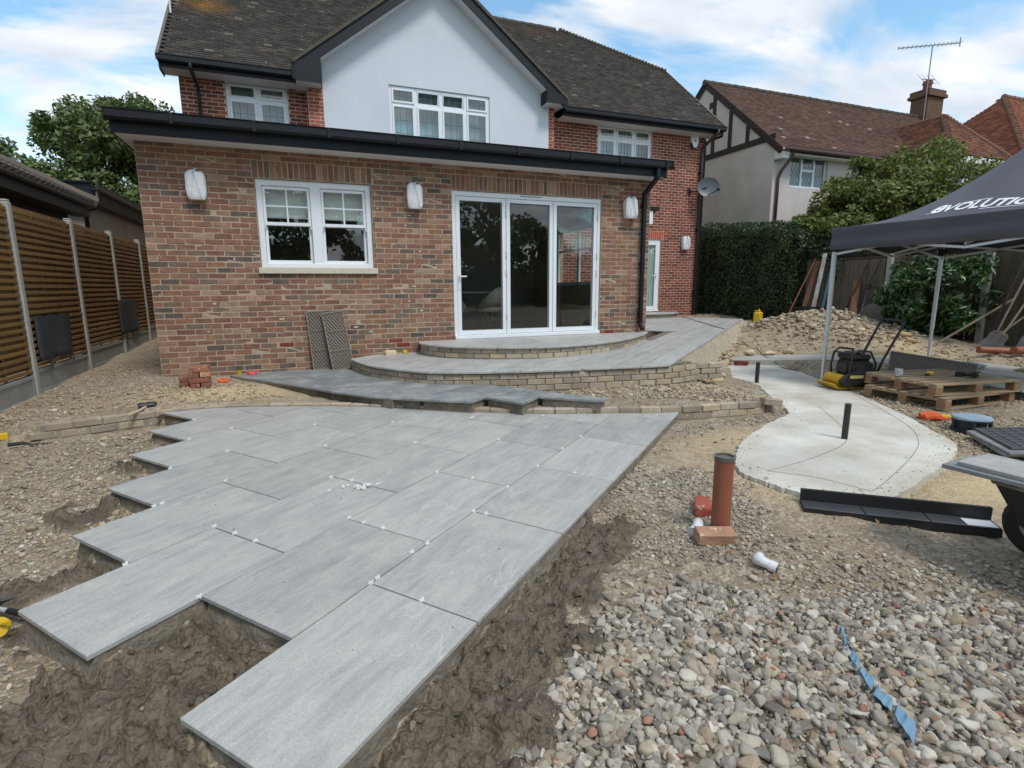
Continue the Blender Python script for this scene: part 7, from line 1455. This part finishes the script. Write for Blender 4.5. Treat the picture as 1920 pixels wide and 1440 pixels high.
# ------------------------------------------------------------------ room furniture seen through the doors
M_CHR = mat('chair_cloth', sl(196, 186, 170), rough=.9, scale=20); M_TBL = mat('pale_table', sl(214, 208, 196), rough=.4)
tb = empty('dining_table', (4.9, 2.5, -.02), label='round pale dining table inside the extension', cat='table'); MB().lathe([(.62, .72), (.64, .735), (.64, .75), (.62, .76)], 28).build('table_top', M_TBL, tb); MB().tube([(0, 0, .03), (0, 0, .73)], .04, 10).lathe([(.3, 0), (.28, .03), (.04, .05)], 20).build('pedestal', M_BLK, tb)
def tub(loc, rz, label):
    t = empty('tub_chair', loc, rotz=rz, label=label, cat='chair', group='tub chairs round the dining table')
    V = []; n = 18
    for i in range(n + 1):
        a = math.pi * (-.12 + 1.24 * i / n); h = .50 + .34 * math.sin(max(0, min(math.pi, a))) ** 1.5
        for (r, z) in ((.24, .40), (.31, h), (.285, h), (.215, .42)): V.append((r * math.cos(a), r * math.sin(a), z))
    MB().add(V, [(4 * i + k, 4 * i + 4 + k, 4 * i + 4 + (k + 1) % 4, 4 * i + (k + 1) % 4) for i in range(n) for k in range(4)] + [(0, 1, 2, 3), (4 * n + 3, 4 * n + 2, 4 * n + 1, 4 * n)]).build('backrest', M_CHR, t, smooth=True); MB().lathe([(.23, .38), (.26, .42), (.25, .47), (.2, .485)], 20).build('seat', M_CHR, t, smooth=True)
    for a in (.8, 2.34, 3.94, 5.5): MB().tube([(.12 * math.cos(a), .12 * math.sin(a), .39), (.25 * math.cos(a), .25 * math.sin(a), 0)], .012, 6).build('leg', M_BLK, t)
tub((4.45, 1.55, -.02), 2.6, 'beige tub chair inside, nearest the folding door handle'); tub((5.25, 1.6, -.02), 3.5, 'beige tub chair inside, behind the middle door pane'); tub((4.2, 3.0, -.02), .9, 'beige tub chair inside, on the far side of the table')
# ------------------------------------------------------------------ stones
def ico(sub):
    t = (1 + 5 ** .5) / 2; V = [(-1, t, 0), (1, t, 0), (-1, -t, 0), (1, -t, 0), (0, -1, t), (0, 1, t), (0, -1, -t), (0, 1, -t), (t, 0, -1), (t, 0, 1), (-t, 0, -1), (-t, 0, 1)]
    F = [(0, 11, 5), (0, 5, 1), (0, 1, 7), (0, 7, 10), (0, 10, 11), (1, 5, 9), (5, 11, 4), (11, 10, 2), (10, 7, 6), (7, 1, 8), (3, 9, 4), (3, 4, 2), (3, 2, 6), (3, 6, 8), (3, 8, 9), (4, 9, 5), (2, 4, 11), (6, 2, 10), (8, 6, 7), (9, 8, 1)]
    V = [np.array(v) / np.linalg.norm(v) for v in V]
    for _ in range(sub):
        c = {}; F2 = []
        def mid(a, b):
            k = (min(a, b), max(a, b))
            if k not in c: v = V[a] + V[b]; V.append(v / np.linalg.norm(v)); c[k] = len(V) - 1
            return c[k]
        for a, b, d in F: ab, bd, da = mid(a, b), mid(b, d), mid(d, a); F2 += [(a, ab, da), (b, bd, ab), (d, da, bd), (ab, bd, da)]
        F = F2
    return np.array(V), np.array(F)
ICO = [ico(0), ico(1), ico(2)]
def stone_shape(lv, r):
    V, F = ICO[lv]; k = r.integers(6, 10); n = r.normal(size=(k, 3)); n /= np.linalg.norm(n, axis=1)[:, None]; h = r.uniform(.34, .74, k); d = V @ n.T
    rad = np.min(np.where(d > .05, h / np.maximum(d, .05), 9), axis=1); rad = np.minimum(rad, 1.0); S = V * rad[:, None]
    if lv == 2: S += r.normal(0, .012, S.shape)
    return S, F
SH = [[stone_shape(l, np.random.default_rng(100 * l + i)) for i in range(10)] for l in range(3)]
PAL = np.array([sl(*c)[:3] for c in [(168, 160, 147), (156, 149, 137), (178, 172, 160), (144, 138, 128), (128, 122, 114), (188, 184, 175), (152, 141, 124), (163, 148, 128), (120, 117, 112), (146, 130, 116), (170, 162, 148), (188, 184, 175), (140, 136, 130), (150, 142, 128), (164, 154, 138), (160, 154, 144), (150, 146, 138), (172, 168, 158)]])
PAL = PAL * np.array([.97, .935, .88])
def gravel(name, P, size, lv, parent, pal=PAL, flat=.7, sink=.25, m=None, tint=1.0):
    """many separate stones in one mesh; lv = shape detail per stone"""
    out = []
    for L_ in range(3):
        for s in range(10):
            sel = np.where((lv == L_) & (sid_ % 10 == s))[0] if False else np.where((lv == L_) & ((np.arange(len(P)) * 7 + 3) % 10 == s))[0]
            if len(sel) == 0: continue
            S, F = SH[L_][s]; n = len(sel); sc = size[sel][:, None] * np.stack([rng.uniform(.75, 1.25, n), rng.uniform(.7, 1.1, n), rng.uniform(.45, .85, n) * flat / .7], 1)
            a = rng.uniform(0, 2 * math.pi, n); b = rng.normal(0, .35, n); ca, sa, cb, sb = np.cos(a), np.sin(a), np.cos(b), np.sin(b)
            Q = S[None] * sc[:, None, :]; y = Q[..., 1] * cb[:, None] - Q[..., 2] * sb[:, None]; z = Q[..., 1] * sb[:, None] + Q[..., 2] * cb[:, None]; x = Q[..., 0]
            X = x * ca[:, None] - y * sa[:, None]; Y = x * sa[:, None] + y * ca[:, None]; zlift = sc[:, 2] * (1 - sink)
            V = np.stack([X + P[sel, 0][:, None], Y + P[sel, 1][:, None], z + (P[sel, 2] + zlift * .55)[:, None]], 2).reshape(-1, 3)
            FF = (np.arange(n)[:, None, None] * len(S) + F[None]).reshape(-1, 3); C = pal[rng.integers(0, len(pal), n)] * rng.uniform(.8, 1.15, (n, 1)) * tint; out.append((V, FF, np.repeat(C, len(S), 0)))
    V = []; F = []; C = []; o = 0
    for v, f, c in out: V.append(v); F.append(f + o); C.append(c); o += len(v)
    ob = fast(name, np.concatenate(V), np.concatenate(F), m or M_STN, parent, np.concatenate(C)); return ob
M_STN = mat('stone', (1, 1, 1, 1), src='Col', rough=.9, scale=22, detail=7, var=.18, bump=.004, bscale=90, world_co=True)
SOLID = [PATIO, SLAB, STRIP]
GROUNDOBJ = [(4.03, -6.05, .07)]
def scatter(poly, dens, smin, smax, wetok=False, pw=2.0, dmask=None):
    P = np.array(poly); x0, y0 = P.min(0); x1, y1 = P.max(0); n = int((x1 - x0) * (y1 - y0) * dens); x = rng.uniform(x0, x1, n); y = rng.uniform(y0, y1, n)
    k = inpoly(x, y, poly)
    for s in SOLID: k &= ~inpoly(x, y, s)
    k &= ~((x > .0) & (x < 7.8) & (y > -.03)) & ~inpoly(x, y, TERR) & ~inpoly(x, y, [g2w(2.85, 4.9), g2w(3.05, 9.7), g2w(5, 9.7), g2w(4.25, 4), g2w(4.15, 2), g2w(3.95, 1.0), g2w(3.75, 2.3), g2w(3.3, 2.3), g2w(3.15, 3.1)])
    k &= ~((np.abs(y - ywall(x) - .05) < .075) & (x > -.62) & (x < 6.55))
    if not wetok: k &= wetmask(x, y) < .5
    if dmask is not None: k &= rng.random(n) < dmask(x, y)
    x, y = x[k], y[k]; s = smin + (smax - smin) * rng.random(len(x)) ** pw; return x, y, s
def dist(x, y): return np.hypot(x - CAM.x, y - CAM.y)
Xs, Ys, Ss = [], [], []
def zone(*a, **k):
    x, y, s = scatter(*a, **k); Xs.append(x); Ys.append(y); Ss.append(s)
patch = lambda f, t, w, sd: (lambda x, y: sstep((fbm(x * f, y * f, sd, 3) - t) / w))
# thick hardcore, right foreground
NEAR = [(1.9, -8.1), (2.2, -7.0), (2.7, -6.5), (3.1, -6.2), (3.45, -5.75), (3.6, -5.35), (4.6, -5.05), (4.75, -5.6), (4.3, -6.0), (4.4, -6.5), (5.3, -7.2), (5.2, -8.3)]
HARD = [(1.9, -8.1), (2.15, -7.1), (2.6, -6.75), (2.95, -6.45), (3.5, -6.4), (3.9, -6.75), (4.6, -7.0), (5.2, -7.5), (5.0, -8.4)]
zone(HARD, 3000, .007, .024, pw=1.3, dmask=patch(1.4, .2, .25, 61.)); zone(HARD, 900, .018, .036, pw=1.5); zone(HARD, 60, .03, .05); zone([(2.6, -6.7), (3.2, -6.2), (3.9, -6.2), (4.6, -6.6), (5.4, -7.0), (5.2, -7.7), (3.9, -6.9), (3.0, -6.6)], 420, .012, .03, pw=1.8, dmask=patch(1.8, .35, .2, 75.)); zone(NEAR, 1500, .006, .019, pw=1.8, dmask=patch(1.1, .36, .22, 62.)); zone([(3.2, -6.0), (3.5, -5.4), (4.7, -5.1), (4.5, -6.0), (3.9, -6.4)], 1700, .007, .021, dmask=patch(1.6, .3, .2, 63.))
zone([(4.3, -6.2), (5.0, -6.3), (5.8, -6.9), (6.2, -7.6), (5.2, -8.3), (4.3, -7.0)], 600, .005, .024, pw=2.6, dmask=patch(1.3, .4, .2, 64.))
# left rubble
LEFT = [(-1.25, -7.4), (-1.25, -2.6), (-.6, -2.25), (.6, -2.05), (.9, -2.4), (.6, -5.9), (.8, -6.3), (.4, -7.4)]
zone(LEFT, 1300, .006, .022, pw=1.8, dmask=patch(1.3, .30, .25, 65.)); zone(LEFT, 160, .016, .038, pw=1.6, dmask=patch(.9, .35, .2, 66.))
# soil behind the low wall
zone([(-1.25, -2.2), (-1.25, 5), (0, 5), (0, -.1), (2.4, -.2), (2.7, -2.3), (1.5, -1.9), (.3, -1.75), (-.6, -2.0)], 420, .008, .028, pw=1.8, dmask=patch(1.2, .42, .2, 67.)); zone([(-1.25, -2.0), (-1.2, -.4), (.6, -.6), (1.6, -1.7), (.3, -1.75)], 260, .014, .034)
zone([(2.6, -2.6), (3.6, -3.0), (5.0, -3.6), (6.5, -3.9), (7.3, -3.2), (7.1, -2.6), (6.2, -2.8), (4.4, -2.5)], 900, .012, .034, pw=1.6, dmask=patch(1.2, .33, .2, 68.)); zone([(5.2, -3.2), (6.6, -3.95), (7.4, -3.3), (7.1, -2.7), (6.0, -2.85)], 500, .018, .042)
zone([(5.5, -4.0), (6.6, -4.05), (6.9, -4.0), (6.0, -4.5), (5.0, -5.0), (4.3, -5.3), (3.6, -5.4), (4.2, -4.9)], 800, .008, .028, dmask=patch(1.3, .36, .2, 69.))
# right: beside slab, beyond
zone([(6.9, -6.3), (7.0, -5.5), (7.9, -4.5), (8.9, -2.7), (9.6, -1.6), (10.7, -2.6), (10.8, -5), (9, -7.5), (7, -7.5)], 420, .010, .030, pw=1.8, dmask=patch(.9, .38, .2, 70.)); zone([(7.0, -5.65), (7.9, -4.5), (8.6, -3.5), (8.9, -3.7), (8.1, -4.9), (7.3, -5.8)], 700, .012, .030)
zone([(8.5, -.9), (9.4, -.4), (10.8, -.9), (11.8, -2), (11.9, -4.5), (13.9, -4.5), (13.9, 4), (13, 5), (12.8, 3.2), (8.2, -1.3)], 130, .014, .05, pw=2.0, dmask=patch(.8, .35, .2, 71.))
zone([(11.4, -1.4), (13.4, -1.5), (13.6, 1.8), (12.2, 2.2), (11.4, .8)], 200, .02, .10, pw=2.2)
zone([(7.1, -2.6), (8.0, -1.9), (9.3, -.6), (8.6, -.4), (7.0, -1.9), (6.75, -2.4)], 300, .03, .075, pw=1.4)
x, y, s = (np.concatenate(q) for q in (Xs, Ys, Ss)); d = dist(x, y); lv = np.where((d < 2.7) & (s > .018), 2, np.where(((d < 5.0) & (s > .012)) | (s > .03), 1, 0)); z = height(x, y)
FPAL = np.array([sl(*c)[:3] for c in [(176, 160, 134), (160, 144, 120), (186, 172, 148), (148, 132, 110), (170, 152, 122), (150, 140, 124)]])
fr2 = (x > 7.0) | ((x < 1.0) & (rng.random(len(x)) < .55)) | ((y > -3.9) & (x > 2.5)) | ((y > -2.2) & (x < 2.5))
tag(gravel('rubble_stones', np.stack([x, y, z], 1)[fr2], s[fr2], lv[fr2], None, FPAL), 'buff broken rubble spread round the terrace and heaped by the hedge', 'rubble', kind='stuff')
gr_ = gravel('hardcore_stones', np.stack([x, y, z], 1)[~fr2], s[~fr2], lv[~fr2], None)
tag(gr_, 'loose crushed stone and hardcore spread over the soil', 'gravel', kind='stuff')
# crumbly clods in the wet mortar
x, y, s = [], [], []
for poly in (WETL, WETR):
    a, b, c = scatter(poly, 700, .003, .020, wetok=True, pw=4.0); k = wetmask(a, b) > .5; x.append(a[k]); y.append(b[k]); s.append(c[k])
x, y, s = (np.concatenate(q) for q in (x, y, s)); WPAL = np.array([sl(*c)[:3] for c in [(104, 94, 78), (92, 83, 68), (116, 106, 90), (84, 76, 62)]])
tag(gravel('mortar_clods', np.stack([x, y, height(x, y)], 1), s, np.where(s > .012, 2, 1), None, WPAL, m=mat('clod', (1, 1, 1, 1), src='Col', rough=.8, scale=30, var=.2, bump=.012, bscale=45, world_co=True)), 'crumbly clods of damp mortar and sand beside the slabs', 'mortar', kind='stuff')
# bigger rocks one can count
def rock(x, y, s, col, label, group, flat=.7, sd=0, rz=None):
    S, F = stone_shape(2, np.random.default_rng(500 + sd)); z = gz(x, y); o = fast('rock', S * np.array([s, s * .8, s * flat]), F, mat('rock', (1, 1, 1, 1), src='obj', rough=.92, scale=8, detail=8, var=.22, bump=.012, bscale=24)); o.location = (x, y, z + s * flat * .3); o.rotation_euler = (random.uniform(-.3, .3), random.uniform(-.3, .3), rz if rz is not None else random.random() * 6); o.color = col; return tag(o, label, 'rock', group)
rock(11.2, -3.5, .24, sl(170, 172, 166), 'large pale grey rock at the edge of the far concrete strip', None, .6, 1); rock(11.5, -3.95, .22, sl(158, 142, 118), 'large buff rock at the edge of the far concrete strip', None, .6, 2)
for i, (x, y, s) in enumerate(((7.35, -2.35, .10), (7.55, -2.1, .13), (7.75, -1.95, .11), (8.0, -1.7, .14), (8.2, -1.5, .11), (8.45, -1.25, .12), (7.15, -2.5, .08), (8.8, -.9, .12), (9.6, -.75, .13), (9.9, -.9, .10), (10.3, -.95, .12))): rock(x, y, s, random.choice([sl(206, 186, 146), sl(190, 172, 140), sl(176, 160, 136)]), 'broken pale yellow rock tipped along the foot of the path', 'pale rocks along the path', .6, 10 + i)
rock(7.1, -3.35, .09, sl(150, 150, 140), 'flat grey-green rock at the corner of the concrete slab', None, .5, 30)
rock(12.9, -1.3, .20, sl(178, 152, 108), 'large yellow-brown block lying close to the laurel bush', None, .5, 40); rock(12.6, -1.7, .13, sl(178, 152, 108), 'small yellow-brown block lying before the laurel bush', None, .5, 41)
rock(-.75, -1.35, .06, sl(190, 184, 170), 'pale flat rock at the foot of the first concrete post', None, .4, 50)

# dry leaves and brick crumbs among the stones
n = 140; x = rng.uniform(2.6, 5.2, n); y = rng.uniform(-7.9, -6.2, n); k = (wetmask(x, y) < .5) & ~inpoly(x, y, PATIO) & ~inpoly(x, y, SLAB); x, y = x[k], y[k]
V, F, C = leaf_cloud(np.stack([x, y, height(x, y) + .028], 1), np.tile([0, 0, 1.], (len(x), 1)), .035, [sl(142, 100, 70), sl(120, 88, 62), sl(154, 114, 82), sl(112, 106, 66)], .5, .6, .35)
tag(fast('dry_leaves', V, F, leafmat('dry_leaf', .8, .1), None, C), 'few curled brown leaves scattered among the foreground stones', 'leaves', kind='stuff')
BP = np.array([sl(*c)[:3] for c in [(158, 116, 98), (148, 104, 86), (166, 130, 110), (100, 95, 92), (92, 88, 86)]]); m_ = 110; x, y, s = scatter(HARD, 60, .010, .026)
tag(gravel('brick_crumbs', np.stack([x, y, height(x, y) + .012], 1), s, np.full(len(x), 1), None, BP), 'reddish brick fragments and dark flints among the foreground stones', 'rubble', kind='stuff')

# thin spill of grit over the slab margins
cx_, cy_ = [], []
for (xa, ya) in SLAB:
    for q in range(3): cx_.append(xa + random.gauss(0, .10)); cy_.append(ya + random.gauss(0, .10))
cx_, cy_ = np.array(cx_), np.array(cy_); ins_ = inpoly(cx_, cy_, SLAB); zz = np.where(ins_, ZSLAB, height(cx_, cy_))
tag(gravel('slab_grit', np.stack([cx_, cy_, zz], 1), rng.uniform(.002, .010, len(cx_)), np.zeros(len(cx_), int), None, FPAL), 'fine grit spilled over the margins of the concrete slab', 'gravel', kind='stuff')
